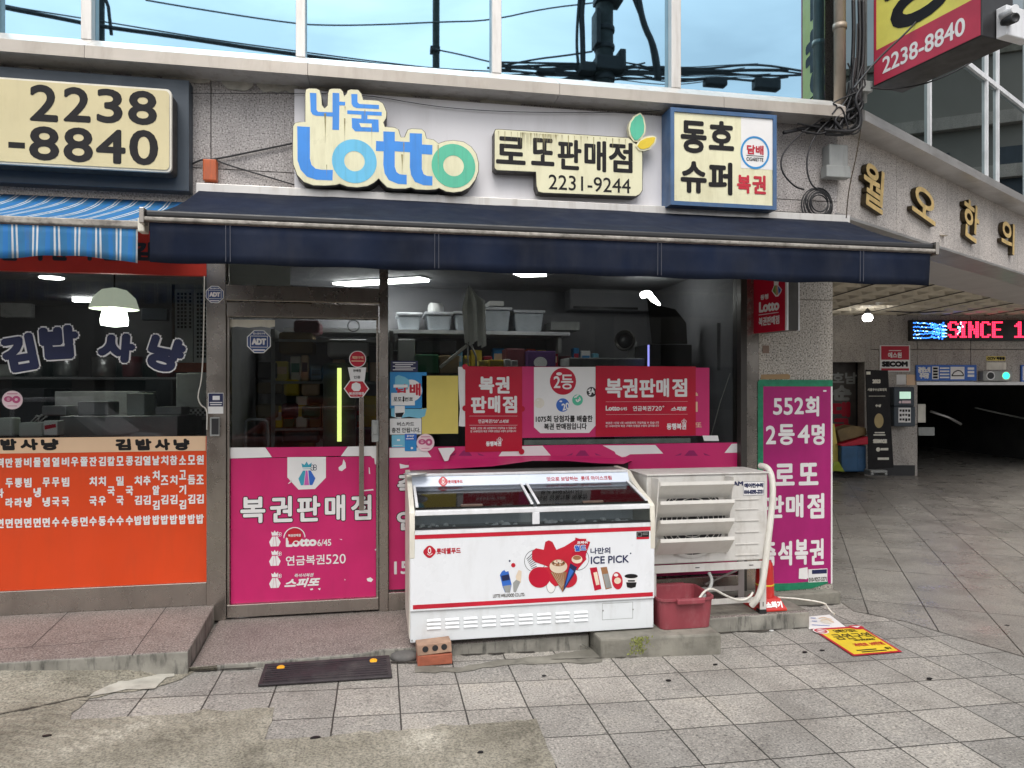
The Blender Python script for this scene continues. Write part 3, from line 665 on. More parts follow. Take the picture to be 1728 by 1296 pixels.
# seller sign
s = thing('lottery_seller_sign', 'stepped cream light box with a phone number and two leaves', 'sign', (1.9, -.1, 2.8))
o2 = .13; T = lambda p, o=o2: tr(F0, 850, 0, K, p, o)
q = MB(); q.m = 1
body = [(-50, 752), (-30, 750), (728, 800), (812, 870), (812, 1110), (795, 1136), (770, 1148), (230, 1128), (200, 1120), (188, 1085), (188, 1006), (-40, 996), (-57, 980), (-57, 770)]
q.poly(F0, T(body), .045, o2 - .005); q.m = 0; q.poly(F0, inset(T(body), .006), o2 - .005, o2); rnd = random.Random(5); q.m = 2
streaks(q, F0, [(x, 765 + x * .065, 765 + x * .065 + rnd.uniform(15, 130), rnd.uniform(1.5, 5)) for x in list(range(100, 320, 9)) + list(range(-30, 720, 37))], o2 + .0025, 850, 0, K)
q.build('light_box', [M['ivory'], M['edge'], M['stain']], s)
l1 = [(758, 824), (735, 790), (727, 750), (735, 710), (760, 675), (797, 656), (820, 685), (829, 735), (826, 775), (808, 805), (785, 826)]
l2 = [(770, 850), (790, 815), (830, 795), (870, 790), (893, 800), (885, 835), (855, 868), (820, 880), (790, 876)]
for l, m in ((l1, 'mint'), (l2, 'yellow')):
    q = MB(); q.m = 1; q.poly(F0, T(l, o2 + .01), o2 - .03, o2 + .008); q.m = 0; q.poly(F0, inset(T(l, o2 + .01), .012), o2 + .008, o2 + .012); q.build('leaf', [M[m], M['ivory']], s)
q = MB(); o3 = o2 + .001
for ch, x, y0, y1, b in (('로', -38, 798, 958, 112), ('또', 160, 806, 966, 296), ('판', 314, 814, 990, 454), ('매', 470, 820, 1002, 598), ('점', 612, 830, 1006, 752)):
    if ch == '로': x = -45; b = 128
    q.text(F0, ch, F0.B(850 + x * K, y0 * K, 850 + b * K, y1 * K, o3), o3, .0065)
q.text(F0, '2231-9244', F0.B(850 + 262 * K, 1030 * K, 850 + 740 * K, 1116 * K, o3), o3, .0008); q.build('lettering', M['char'], s)
# corner store sign
s = thing('store_sign', 'square cream light box sign in a blue frame with black store name and red lettering', 'sign', (2.7, -.1, 2.8))
o2 = .2; r = F0.B(1131, 188, 1310, 350, o2)
M['bframe'] = mat('faded_blue_frame', (.05, .12, .25), .45, .1, var=.2, vs=6, dirt=.5, dcol=(.12, .15, .2))
MB().frame(F0, r, .028, .045, o2 + .006).build('frame', M['bframe'], s)
q = MB(); q.box(F0, (r[0] + .01, r[1] - .01, r[2] + .01, r[3] - .01), .05, o2 - .004); q.build('light_box', M['ivory'], s)
ri = F0.B(850 + 1385 * K, 668 * K, 850 + 1568 * K, 985 * K, o2)
MB().rect(F0, (ri[0], r[1] - .028, ri[2], r[3] - .03), o2 - .0028).build('white_patch', M['wfilm'], s)
q = MB(); o3 = o2 - .0015
for ch, x, y0, y1, b in (('동', 1032, 704, 892, 1184), ('호', 1196, 706, 876, 1344), ('슈', 1032, 940, 1126, 1184), ('퍼', 1194, 945, 1136, 1334)):
    q.text(F0, ch, F0.B(850 + x * K, y0 * K, 850 + b * K, y1 * K, o3), o3, .0085)
q.build('lettering', M['char'], s)
q = MB()
for ch, x, y0, y1, b in (('복', 1360, 1020, 1128, 1442), ('권', 1450, 1022, 1132, 1530)): q.text(F0, ch, F0.B(850 + x * K, y0 * K, 850 + b * K, y1 * K, o3), o3, .0055)
q.text(F0, '담배', F0.B(850 + 1418 * K, 846 * K, 850 + 1516 * K, 902 * K, o3), o3, .003); q.build('lettering', M['red'], s)
q = MB(); sx, sz = F0.S(850 + 1466 * K, 890 * K, o3); e = F0.S(850 + 1550 * K, 890 * K, o3)[0] - sx; q.ring(F0, sx, sz, e * .87, e, o3, k=1.05); q.build('ring', M['skyb'], s)
q = MB(); q.text(F0, 'CIGARETTE', F0.B(850 + 1416 * K, 918 * K, 850 + 1514 * K, 940 * K, o3), o3, .0007); q.rect(F0, F0.B(850 + 1416 * K, 907 * K, 850 + 1516 * K, 911 * K, o3), o3); q.build('lettering', M['char'], s)

# orange alarm box and wires on the granite
s = one('alarm_box', MB().box(F0, F0.B(342, 268, 365, 304, .06), .004, .06), mat('orange_plastic', (.55, .11, .025), .4, dirt=.5), 'small orange box fixed on the granite wall between two signs', 'alarm box', (-1.1, -.03, 2.9), bevel=.006)
def wire(pts, r, fr=F0, off=.02, sm=2, name='cable', label='', cat='cable', m='cable', group=None, n=6):
    P = []
    for p in pts:
        o = p[2] if len(p) > 2 else off; sx, z = fr.S(p[0], p[1], o); P.append(fr.W(sx, z, o))
    q = MB(); q.tube(P, r, n, sm); return one(name, q, M[m], label, cat, P[0], group)
wire([(321, 278), (343, 268), (358, 270), (430, 255), (493, 242)], .006, label='black cable from the orange alarm box up to the Lotto sign')
wire([(365, 270), (380, 277), (430, 292), (497, 312)], .005, label='black cable sagging from the orange alarm box down to the white panel')
wire([(300, 157), (400, 158), (498, 157), (620, 160), (720, 178), (800, 186), (900, 190), (1050, 190), (1130, 186)], .0022, off=.06, label='thin black wire drooping across the top of the white sign panel')

# navy awning
ya, yf = -.07, -1.0; zk, zf = 2.885, 2.505
A0, A1 = -1.12, 3.44; B0, B1 = -1.165, 3.385
s = thing('awning', 'plain dark navy canvas awning stretched over the lottery shop front', 'awning', (1, 0, 2.5))
q = MB(); n = 24; q.open = True
vs = []
for i in range(n + 1):
    f = i / n
    for j in range(7):
        g_ = j / 6; x = (A0 + (A1 - A0) * f) * (1 - g_) + (B0 + (B1 - B0) * f) * g_
        vs.append((x, ya + (yf - ya) * g_, zk + (zf - zk) * g_ - .03 * math.sin(math.pi * g_) * (1 + .5 * math.sin(f * 19) + .25 * math.sin(f * 47 + 1)) - .006 * math.sin(f * 130) * g_ * (1 - g_)))
q.add(vs, [(i * 7 + j, i * 7 + j + 1, i * 7 + j + 8, i * 7 + j + 7) for i in range(n) for j in range(6)], True)
o = q.build('canopy', M['navy'], s); md = o.modifiers.new('thickness', 'SOLIDIFY'); md.thickness = .004
q = MB(); q.open = True; vs = []; n = 90; rnd = random.Random(2)
for i in range(n + 1):
    f = i / n; x = (B0 + .02) + (B1 - B0 - .04) * f
    for j in range(5):
        g_ = j / 4; vs.append((x, yf - .012 + .012 * g_ * math.sin(f * 33) + .006 * g_ * math.sin(f * 71 + 1), zf - .05 - .2 * g_ - (.004 * math.sin(f * 50) if j == 4 else 0)))
q.add(vs, [(i * 5 + j, i * 5 + j + 1, i * 5 + j + 6, i * 5 + j + 5) for i in range(n) for j in range(4)], True)
q.m = 1
for f in (.085, .32, .6, .885):
    x = B0 + (B1 - B0) * f
    for dx in (0, .022): q.add([(x + dx, yf - .03, zf - .052), (x + dx + .003, yf - .03, zf - .052), (x + dx + .003, yf - .027, zf - .24), (x + dx, yf - .027, zf - .24)], [(0, 1, 2, 3)])
M['seam'] = mat('seam_thread', (.06, .065, .085), .8); o = q.build('valance', [M['navy'], M['seam']], s); md = o.modifiers.new('thickness', 'SOLIDIFY'); md.thickness = .003
M['wornbar'] = mat('weathered_bar', (.3, .28, .25), .6, .3, var=.4, vs=16, dirt=.9, dcol=(.12, .1, .09), dscale=(9, 3, 20))
q = MB(); q.bx(B0 - .01, B1 + .01, yf - .03, yf + .03, zf - .045, zf - .024); q.build('front_bar', M['wornbar'], s, bevel=.006)
q = MB(); q.bx(B0, B1, yf - .018, yf + .02, zf - .022, zf + .012); q.build('front_roller', M['black'], s, bevel=.01)
for x in (B0 - .012, B1 + .012):
    q = MB(); q.bx(x - .012, x + .012, yf - .036, yf + .036, zf - .06, zf + .02); q.build('end_cap', M['steel'], s, bevel=.004)
for x in (-.6, 1.1, 2.9):
    q = MB(); q.tube([(x, -.08, 2.78), (x + .25, -.5, 2.62), (x, yf + .03, zf - .03)], .018, 8); q.build('arm', M['steel'], s)
q = MB(); q.bx(A0 - .02, A1 + .02, -.11, -.001, zk - .04, zk + .03); q.build('wall_rail', M['sill'], s, bevel=.004)
# striped awning of the neighbour
def stripe_mat():
    m, t, b, L = base('striped_canvas'); tc = N(t, 'TexCoord'); sx = N(t, 'SeparateXYZ'); L(tc.outputs['Object'], sx.inputs[0])
    def M_(op, a, b_=None):
        n = N(t, 'Math', operation=op)
        for i, v in enumerate((a, b_)):
            if v is None: continue
            if isinstance(v, (int, float)): n.inputs[i].default_value = v
            else: L(v, n.inputs[i])
        return n.outputs[0]
    fr = M_('FRACT', M_('ADD', M_('DIVIDE', sx.outputs[0], .096), 40.25))
    d1 = M_('ABSOLUTE', M_('SUBTRACT', fr, .42)); d2 = M_('ABSOLUTE', M_('SUBTRACT', fr, .62))
    wv = M_('LESS_THAN', M_('MINIMUM', d1, d2), .045)
    bw = M_('GREATER_THAN', M_('ABSOLUTE', M_('SUBTRACT', fr, .02)), .2)
    v = coord(t); bl = ramp(t, noise(t, v, 4, 4), [(.3, (.04, .2, .42)), (.7, (.05, .27, .55))])
    c = mix(t, wv, mix(t, bw, (.03, .23, .6), bl), (.75, .78, .8))
    dz = ramp(t, noise(t, coord(t, (6, 6, 2)), 3, 5), [(.5, (0, 0, 0)), (.75, (.55,) * 3)])
    c = mix(t, dz, c, (.12, .16, .2))
    L(c, b.inputs['Base Color']); b.inputs['Roughness'].default_value = .7
    tl = N(t, 'BsdfTranslucent'); L(c, tl.inputs[0]); ms = N(t, 'MixShader'); ms.inputs[0].default_value = .35; L(b.outputs[0], ms.inputs[1]); L(tl.outputs[0], ms.inputs[2]); L(ms.outputs[0], t.nodes['Material Output'].inputs[0]); return m
M['stripe'] = stripe_mat()
s = thing('awning', 'blue awning with thin white double stripes over the snack shop', 'awning', (-2.2, 0, 2.5))
zk2, zf2, yf2, xe = 2.84, 2.50, -.93, -1.21
zf2 = F0.S(120, 372, .93)[1]; zk2 = F0.S(145, 337, .0)[1]
q = MB(); q.open = True; vs = []; n = 60
for i in range(n + 1):
    x = -3.6 + (xe + 3.6) * i / n
    for j in range(9):
        g_ = j / 8; vs.append((x, -.05 + (yf2 + .05) * g_, zk2 + (zf2 - zk2) * (g_ ** .8) + .008 * math.sin(x * 16) * math.sin(math.pi * g_)))
q.add(vs, [(i * 9 + j, i * 9 + j + 1, i * 9 + j + 10, i * 9 + j + 9) for i in range(n) for j in range(8)], True)
q.build('canopy', M['stripe'], s).modifiers.new('thickness', 'SOLIDIFY').thickness = .004
q = MB(); q.open = True; vs = []; n = 120
for i in range(n + 1):
    x = -3.6 + (xe - .01 + 3.6) * i / n
    hh = .165 + .018 * math.sin((x + .35) * 6.6)
    for j in range(5):
        g_ = j / 4; vs.append((x, yf2 - .02 + .012 * g_ * math.sin(x * 31), zf2 - .035 - hh * g_))
q.add(vs, [(i * 5 + j, i * 5 + j + 1, i * 5 + j + 6, i * 5 + j + 5) for i in range(n) for j in range(4)], True)
q.build('valance', M['stripe'], s).modifiers.new('thickness', 'SOLIDIFY').thickness = .003
q = MB(); q.bx(-3.6, xe + .005, yf2 - .035, yf2 + .02, zf2 - .03, zf2 + .005); q.build('front_bar', M['wornbar'], s, bevel=.006)
q = MB(); q.bx(xe - .005, xe + .03, yf2 - .04, yf2 + .03, zf2 - .05, zf2 + .02); q.build('end_cap', M['cream'], s, bevel=.004)
q = MB(); q.bx(-3.6, -1.15, -.02, .02, 2.62, 2.73); q.build('wall_rail', M['dsteel'], s)

# projecting sign at the corner
P3 = Fr(3.62, -.15, 0); P3.u = Vector((.19, -.982, 0)); P3.n = Vector((-.982, -.19, 0))
s = thing('projecting_sign', 'big projecting box sign with yellow face and crimson band reading 2238-8840', 'sign', (3.8, -.55, 4.2))
z0 = 3.87
q = MB(); q.box(P3, (0, .83, z0, 6.3), -.3, -.004); q.build('sign_box', M['black'], s, bevel=.006)
zb = P3.S(1560, 58)[1]
q = MB(); q.box(P3, (.01, .82, z0 + .008, z0 + .26), -.004, 0); q.box(P3, (.01, .03, z0 + .26, 6.29), -.004, 0); q.box(P3, (.79, .82, z0 + .26, 6.29), -.004, 0); M['roseband'] = mat('faded_crimson', (.45, .035, .07), .4); q.build('band', M['roseband'], s)
q = MB(); q.box(P3, (.03, .79, z0 + .26, 6.29), -.004, -.001); M['lemon'] = mat('lemon_acrylic', (.72, .65, .12), .4); q.build('face', M['lemon'], s)
q = MB(); q.text(P3, '2238-8840', (.085, .72, z0 + .06, z0 + .18), .001, .003); q.build('lettering', M['wfilm'], s)
q = MB(); q.text(P3, '냥', (.1, .72, z0 + .3, z0 + .9), .001, .022); q.text(P3, '사', (.1, .72, z0 + .98, z0 + 1.55), .001, .022); q.text(P3, '밥', (.1, .72, z0 + 1.63, z0 + 2.2), .001, .022); q.build('lettering', M['char'], s)
# white script on the street end of the sign
E3 = Fr(3.777, -.968, 11); q = MB(); q.text(E3, 'luu', (.17, .29, 4.2, 4.38), .004, .006, shear=.3); q.build('lettering', M['wfilm'], s)
# security camera
c0 = pl3(E3, 1698, 40, .05)
s = thing('security_camera', 'white security camera in a square housing below the projecting sign', 'camera', c0)
q = MB(); q.box(E3, E3.B(1680, 22, 1722, 72, .0), -.0 + .002, .07); q.build('housing', M['white'], s, bevel=.006)
e0 = pl3(E3, 1704, 34, .09); dv = Vector((-.1, -.55, -.12)).normalized()
q = MB(); q.lathe(e0 - dv * .05, [(.001, 0), (.028, 0), (.03, .02), (.03, .1), (.024, .105), (.02, .1), (.001, .098)], 20, dv); q.build('lens', M['black'], s)
q = MB(); q.tube([e0 + Vector((-.01, .05, .045)), e0 + Vector((-.01, .0, .048)), e0 + Vector((-.02, -.06, .04))], .026, 10); q.build('visor', M['white'], s)

# brass letters on the wing
for ch, a, b, y0, y1, lab in (('월', 1457, 1494, 274, 357, 'brass raised letter nearest the corner pipe, tallest of the four'), ('오', 1540, 1582, 314, 373, 'brass raised letter with one ring over a wide foot'),
                              ('한', 1626, 1654, 336, 409, 'brass raised letter right of the single-ring letter'), ('의', 1690, 1714, 368, 429, 'brass raised letter farthest along the slanted granite wall')):
    r = W2.B(a + 1, y0 + 4, b - 1, y1 - 4, .05); c0 = W2.W((r[0] + r[1]) / 2, r[2], .02); rt = -8 if ch != '의' else -4
    s = thing('wall_letter', lab, 'letter', c0, 'brass letters on the slanted granite wall')
    q = MB(); q.text(W2, ch, r, .046, .0085, rot=rt); q.build('letter_face', M['gold'], s)
    q = MB(); q.text(W2, ch, r, .004, .0095, rot=rt, depth=.038, step=2e-4); q.build('letter_side', M['brown'], s)  # letter sides coloured dark brown to hold their shading

# pipe, junction box and cables at the corner
px0 = F0.S(1420, 100, .12)[0]
q = MB(); q.tube([(px0, -.1, 3.68), (px0, -.1, 6.7)], .042, 14); q.tube([(px0, -.1, 4.3), (px0, -.1, 4.34)], .05, 14)
M['pipe'] = mat('tan_drain_pipe', (.36, .3, .24), .45, .3, dirt=.4); one('drain_pipe', q, M['pipe'], 'tan metal drain pipe running up the corner of the building', 'pipe', (px0, -.1, 3.7))
q = MB(); p = pl3(F0, 1462, 120, .1); q.tube([(p.x, -.08, 3.78), (p.x, -.08, 6.7)], .018, 10); one('conduit', q, M['gbox'], 'thin grey conduit pipe beside the projecting sign', 'conduit', (p.x, -.08, 3.7))
s = thing('junction_box', 'pale grey junction box hung below the cable bundle', 'junction box', pl3(F0, 1415, 300, .05))
q = MB(); q.box(F0, F0.B(1400, 243, 1432, 296, .1), .004, .1); q.build('box', M['gbox'], s, bevel=.012, seg=3)
q = MB(); q.box(F0, F0.B(1395, 279, 1436, 299, .105), .03, .105); q.build('clip_band', M['gbox'], s, bevel=.005)
rnd = random.Random(11)
spec = [([(1440, 0), (1441, 60), (1438, 120), (1430, 170), (1418, 195), (1400, 215)], 'black cable nearest the drain pipe, hanging along its right side'),
        ([(1450, 0), (1452, 70), (1447, 130), (1440, 180), (1420, 205), (1380, 212), (1322, 224)], 'thick black cable sweeping from the pipe left to the store sign'),
        ([(1457, 0), (1458, 80), (1452, 150), (1450, 200), (1436, 228), (1415, 222), (1430, 190), (1447, 175)], 'black cable looping back under the bundle by the pipe'),
        ([(1447, 40), (1446, 110), (1436, 160), (1410, 190), (1372, 210), (1340, 235), (1318, 262), (1318, 290), (1340, 315), (1357, 320)], 'black cable bowing around the right side of the store sign'),
        ([(1440, 150), (1415, 190), (1385, 215), (1366, 245), (1360, 280), (1367, 310), (1380, 320)], 'black cable dropping from the bundle to the coiled cable'),
        ([(1448, 170), (1455, 195), (1452, 220), (1440, 228), (1428, 222)], 'short black cable curled below the bracket')]
for i, (p, lab) in enumerate(spec): wire(p, .014 if i < 3 else .006, off=.09 + .018 * i, label=lab, group='cables at the corner pipe')
for i in range(13):
    xa_ = rnd.uniform(1428, 1462); pts = [(xa_, rnd.uniform(95, 150)), (rnd.uniform(1430, 1462), rnd.uniform(150, 175))]
    for k in range(rnd.randint(2, 4)): pts.append((rnd.uniform(1395, 1462), rnd.uniform(170, 232)))
    pts.append((rnd.uniform(1325, 1440), rnd.uniform(205, 228)))
    wire(pts, rnd.choice((.005, .006, .008, .011)), off=.07 + .012 * i, label='thin black cable tangled in the bundle at the foot of the drain pipe', group='tangled cables at the foot of the drain pipe', sm=3)
wire([(1556, 25), (1530, 55), (1480, 100), (1440, 150)], .007, off=.5, label='black cable crossing in front of the projecting sign face', group='cables at the corner pipe')
wire([(1470, 148), (1500, 152), (1560, 143), (1620, 118), (1690, 72)], .006, off=.35, label='thin black cable sagging below the projecting sign', group='cables at the corner pipe')
wire([(1452, 170), (1455, 200), (1446, 260), (1432, 320), (1428, 368)], .004, off=.16, label='thin tan wire hanging down past the junction box', m='brown')
q = MB(); c = pl3(F0, 1381, 342, .06)
for k in range(7):
    rr_ = .13 - .011 * k + rnd.uniform(-.006, .006); dx_, dz_ = rnd.uniform(-.012, .012), rnd.uniform(-.014, .01); P = [(c.x + dx_ + rr_ * math.cos(t * .32), c.y - .005 * k, c.z - .01 + dz_ + rr_ * 1.02 * math.sin(t * .32)) for t in range(21)]
    q.tube(P, .0052, 6)
one('cable_coil', q, M['cable'], 'coil of black cable resting on the awning rail', 'cable', c)
q = MB(); q.box(F0, F0.B(1434, 137, 1470, 155, .1), .002, .12); one('cable_bracket', q, M['gbox'], 'small grey bracket clamping the cables at the corner', 'bracket', pl3(F0, 1450, 146, .1), bevel=.004)
# ---------------------------------------------------------------- vinyl on the shop front
OF = .0                                              # films lie just in front of the glass, which starts at off -.01 (door) and -.03 (window)
DO, WO = -.008, -.028
M['emb1'] = mat('teal_print', (.04, .33, .45), .4); M['emb2'] = mat('pink_print', (.6, .12, .42), .4); M['emb3'] = mat('blue_print', (.03, .13, .5), .4)
def bag(mb, fr, x, z, h, off, cols):
    """money bag mark: three gores, a tied neck and a clover"""
    w_ = h * .62; mb.m = cols[0]; mb.poly(fr, [(x - w_ * .5, z + h * .28), (x - w_ * .2, z + h * .62), (x - .02 * h, z + h * .62), (x - w_ * .16, z), (x - w_ * .34, z)], off)
    mb.m = cols[1]; mb.poly(fr, [(x - w_ * .13, z), (x - .01 * h, z + h * .62), (x + .06 * h, z + h * .62), (x + w_ * .2, z)], off)
    mb.m = cols[2]; mb.poly(fr, [(x + w_ * .23, z), (x + .09 * h, z + h * .62), (x + w_ * .3, z + h * .62), (x + w_ * .62, z + h * .28), (x + w_ * .42, z)], off)
    mb.m = cols[0]; mb.poly(fr, [(x - w_ * .22, z + h * .68), (x + w_ * .3, z + h * .68), (x + w_ * .38, z + h * .95), (x + w_ * .16, z + h * .86), (x + w_ * .04, z + h), (x - w_ * .1, z + h * .86), (x - w_ * .3, z + h * .93)], off)
    mb.m = cols[3]
    for k in range(4): mb.ring(fr, x + w_ * .5 + h * .075 * math.cos(R(45 + 90 * k)), z + h * .74 + h * .075 * math.sin(R(45 + 90 * k)), h * .05, h * .075, off + .0004 + k * 1e-4, 12)
def ftext(mb, body, x0, y0, x1, y1, off, bold=0, fr=F0, **k): return mb.text(fr, body, fr.B(x0, y0, x1, y1, off), off, bold, **k)
kx = .2793
D = lambda x, y: (350 + x * kx, 700 + y * kx)
film = MB(); z0, z1 = F0.S(510, 1013)[1], F0.S(510, 757)[1]
film.rect(F0, (dx0 + .022, dx1 - .022, zr, F0.S(510, 772, DO)[1]), DO)
a = F0.S(510, 772, DO)[1]; b = F0.S(510, 755, DO)[1]
fpts = lambda pts, off=DO: [F0.S(*D(x, y), off) for x, y in pts]
film.poly(F0, fpts([(352, 197), (845, 192), (808, 248), (392, 258)]), DO)
film.m = 1
film.poly(F0, fpts([(128, 198), (350, 197), (390, 256), (128, 264)]), DO + .0003)
film.poly(F0, fpts([(848, 192), (1030, 188), (1036, 262), (1000, 262), (985, 248), (806, 250)]), DO + .0003)
film.poly(F0, fpts([(483, 256), (716, 254), (716, 380), (650, 448), (550, 452), (483, 378)]), DO + .0006)
for pts in ([(792, 318), (815, 300), (822, 268), (835, 290), (838, 320), (812, 340), (795, 335)], [(1008, 262), (1036, 258), (1038, 305), (1012, 298)], [(962, 990), (985, 982), (1002, 995), (990, 1010), (968, 1005)], [(975, 316), (980, 320), (984, 358), (976, 356)], [(1030, 790), (1037, 785), (1036, 1000), (1024, 900)], [(940, 455), (1000, 448), (1006, 456), (942, 462)],
            [(486, 416), (508, 396), (512, 402), (492, 416)], [(620, 1052), (636, 1048), (640, 1056), (624, 1060)], [(668, 1050), (684, 1046), (680, 1060)], [(795, 750), (815, 752), (812, 756)], [(1010, 815), (1022, 806), (1018, 822)], [(828, 992), (836, 996), (830, 1000)]):
    film.poly(F0, fpts(pts), DO + .0006)
film.build('door_film', [M['magenta'], M['wfilm']], dor)
q = MB(); cx_, cz_ = F0.S(*D(596, 425), DO); hh = F0.S(*D(596, 282), DO)[1] - cz_
bag(q, F0, cx_, cz_, hh, DO + .0012, (0, 1, 2, 3)); q.m = 4; q.line(F0, [F0.S(*D(560, 322), DO), F0.S(*D(640, 320), DO)], .008, DO + .0018)
q.build('emblem', [M['emb1'], M['emb2'], M['emb3'], M['navyfilm'], M['wfilm']], dor)
q = MB(); q2 = MB(); offs = DO + .0012
for ch, x0, x1, y0, y1 in (('복', 194, 356, 490, 660), ('권', 372, 520, 486, 654), ('판', 535, 688, 484, 650), ('매', 704, 838, 478, 646), ('점', 862, 996, 478, 640)):
    r = F0.B(*D(x0, y0), *D(x1, y1), offs)
    q.text(F0, ch, r, offs, .0115); q2.text(F0, ch, (r[0] + .006, r[1] - .006, r[2] + .006, r[3] - .006), offs + .0014, .0055)
q.build('letter_outline', M['char'], dor)
q2.text(F0, 'Lotto', F0.B(*D(474, 738), *D(660, 796), offs), offs, .0045); q2.text(F0, '6/45', F0.B(*D(664, 752), *D(748, 792), offs), offs, .001)
q2.text(F0, '연금복권', F0.B(*D(474, 848), *D(708, 908), offs), offs, .0012); q2.text(F0, '520', F0.B(*D(716, 842), *D(836, 900), offs), offs, .0005)
q2.text(F0, '스피또', F0.B(*D(464, 986), *D(682, 1042), offs), offs, .0035, shear=.3); q2.text(F0, '즉석식복권', F0.B(*D(526, 958), *D(642, 980), offs), offs, .0006, shear=.2)
bx_, bz_ = F0.S(*D(526, 742), offs); q2.ring(F0, bx_, bz_, .064, .07, offs + .0012, 24, 0, 180)
for y in (795, 912, 1046):
    cx_, cz_ = F0.S(*D(404, y), offs); bag(q2, F0, cx_, cz_, .105, offs, (0, 0, 0, 0))
q2.m = 1; q2.disc(F0, bx_, bz_ + .012, .05, offs + .0009, n=20); q2.m = 0; q2.text(F0, '복권판매점', (bx_ - .04, bx_ + .04, bz_ + .006, bz_ + .024), offs + .0013, .0006)
q2.build('lettering', [M['wfilm'], M['red']], dor)
h = MB(); hb = F0.B(627, 709, 640, 746, .03); h.bx(hb[0], hb[1] - .004, -.035, -.0, hb[2], hb[3]); h.bx(hb[0] + .01, hb[1] - .014, -.045, -.035, hb[2] + .05, hb[3] - .02); h.build('lock', M['gbox'], dor, bevel=.006)

# film across the shop window
kw = 350 / 1728
Wp = lambda x, y: (650 + x * kw, 590 + y * kw)
Wr = lambda x, y: (950 + x * kw, 590 + y * kw)
xw0 = F0.S(656.5, 800)[0]; zr2 = F0.S(800, 990)[1]
sw = thing('window_film', 'torn magenta vinyl along the lower half of the lottery shop window', 'window film', (1.3, -.03, .6))
fl = MB(); zt1 = F0.S(900, 772, WO)[1]; fl.rect(F0, (xw0, wx, zr2, zt1), WO)
ztop = F0.S(900, 751.5, WO)[1]
def strip(pts, m, o): fl.m = m; fl.poly(F0, pts, WO + o)
fl.m = 0; fl.rect(F0, (xw0, wx, zt1, ztop), WO + .0002)
zz = lambda f: zt1 + (ztop - zt1) * f
for pts, o in ((('l', 35, 820, 330, 815, 385, 895, 35, 900), .0006), (('l', 1000, 808, 1310, 800, 1380, 882, 945, 888), .0006), (('r', 330, 798, 770, 795, 835, 866, 560, 872, 520, 892, 490, 895, 440, 870, 430, 850), .0006), (('r', 1405, 785, 1466, 783, 1466, 858, 1345, 860), .0006)):
    f_ = Wp if pts[0] == 'l' else Wr; c = pts[1:]
    fl.m = 1; fl.poly(F0, [F0.S(*f_(c[i], c[i + 1]), WO) for i in range(0, len(c), 2)], WO + o)
for px_, f_ in ((680, Wp), (1655, Wp), (1080, Wr)):
    fl.m = 2; p = [(px_ - 70, 885), (px_ - 30, 840), (px_ + 10, 840), (px_ + 45, 885)]; fl.poly(F0, [F0.S(*f_(x, y), WO) for x, y in p], WO + .0008)
    for dx in (-1, 1): fl.poly(F0, [F0.S(*f_(px_ + dx * x, y), WO) for x, y in ((90, 860), (150, 885), (100, 880))], WO + .0008)
fl.m = 1; fl.poly(F0, [F0.S(*Wp(x, y), WO) for x, y in ((120, 950), (170, 962), (240, 958), (270, 975), (260, 985), (200, 980), (125, 992))], WO + .0008)
fl.build('film', [M['pinkfilm'], M['wfilm'], mat('plum_print', (.25, .01, .1), .4)], sw)
q = MB(); q.open = True; vs = []                      # the top film has come loose and leans out over the freezer
top_ = [(690, 778), (760, 776), (830, 774), (900, 770), (960, 770), (1010, 772), (1052, 774), (1066, 776)]; bot_ = [(690, 794), (760, 791), (830, 787), (900, 777.5), (960, 778), (1010, 782), (1052, 783), (1066, 777)]; out_ = [.05, .1, .13, .16, .16, .13, .08, .03]
for (a_, b_), (c_, d_), o_ in zip(top_, bot_, out_):
    p0 = F0.W(*F0.S(a_, b_, WO + .002), WO + .002); p1 = F0.W(*F0.S(c_, d_, o_), o_)
    for j in range(5): t_ = j / 4; vs.append(p0 * (1 - t_) + p1 * t_ + Vector((0, 0, -.012 * math.sin(math.pi * t_))))
q.add(vs, [(i * 5 + j, i * 5 + j + 1, i * 5 + j + 6, i * 5 + j + 5) for i in range(7) for j in range(4)], True); q.build('loose_film', M['pinkfilm'], sw)
q = MB(); q.poly(F0, F0.P([(690, 778), (1060, 776), (1060, 850), (690, 850)], WO), WO + .0009); q.build('dark_gap', M['dsteel'], sw)  # dark sheet painted in for the black gap under the loose film
q = MB(); q2 = MB()
for ch, x0, x1, y0, y1 in (('즉', 669, 706, 800, 838), ('석', 716, 752, 798, 838), ('연', 668, 708, 860, 896), ('금', 716, 756, 858, 894)):
    r = F0.B(x0, y0, x1, y1, WO); q.text(F0, ch, r, WO + .0012, .0115); q2.text(F0, ch, (r[0] + .006, r[1] - .006, r[2] + .006, r[3] - .006), WO + .0027, .0055)
q.build('letter_outline', M['char'], sw)
ftext(q2, '15', 665, 947, 690, 969, WO + .0012, .003); q2.build('lettering', M['wfilm'], sw)
q = MB(); q.poly(F0, [F0.S(*Wp(x, y), 0) for x, y in ((440, 820), (575, 815), (578, 835), (540, 880), (525, 925), (495, 930))], .004); one('film_scrap', q, M['paper'], 'white backing of a film corner peeled down on the shop window', 'film scrap', F0.W(.27, F0.S(750, 765)[1], 0))

def card(name, label, cat, r, off, m, fr=F0, group=None, th=.0012):
    s = thing(name, label, cat, fr.W((r[0] + r[1]) / 2, r[2], off), group); MB().box(fr, r, off, off + th).build('sheet', M[m] if isinstance(m, str) else m, s); return s
WF = -.0275
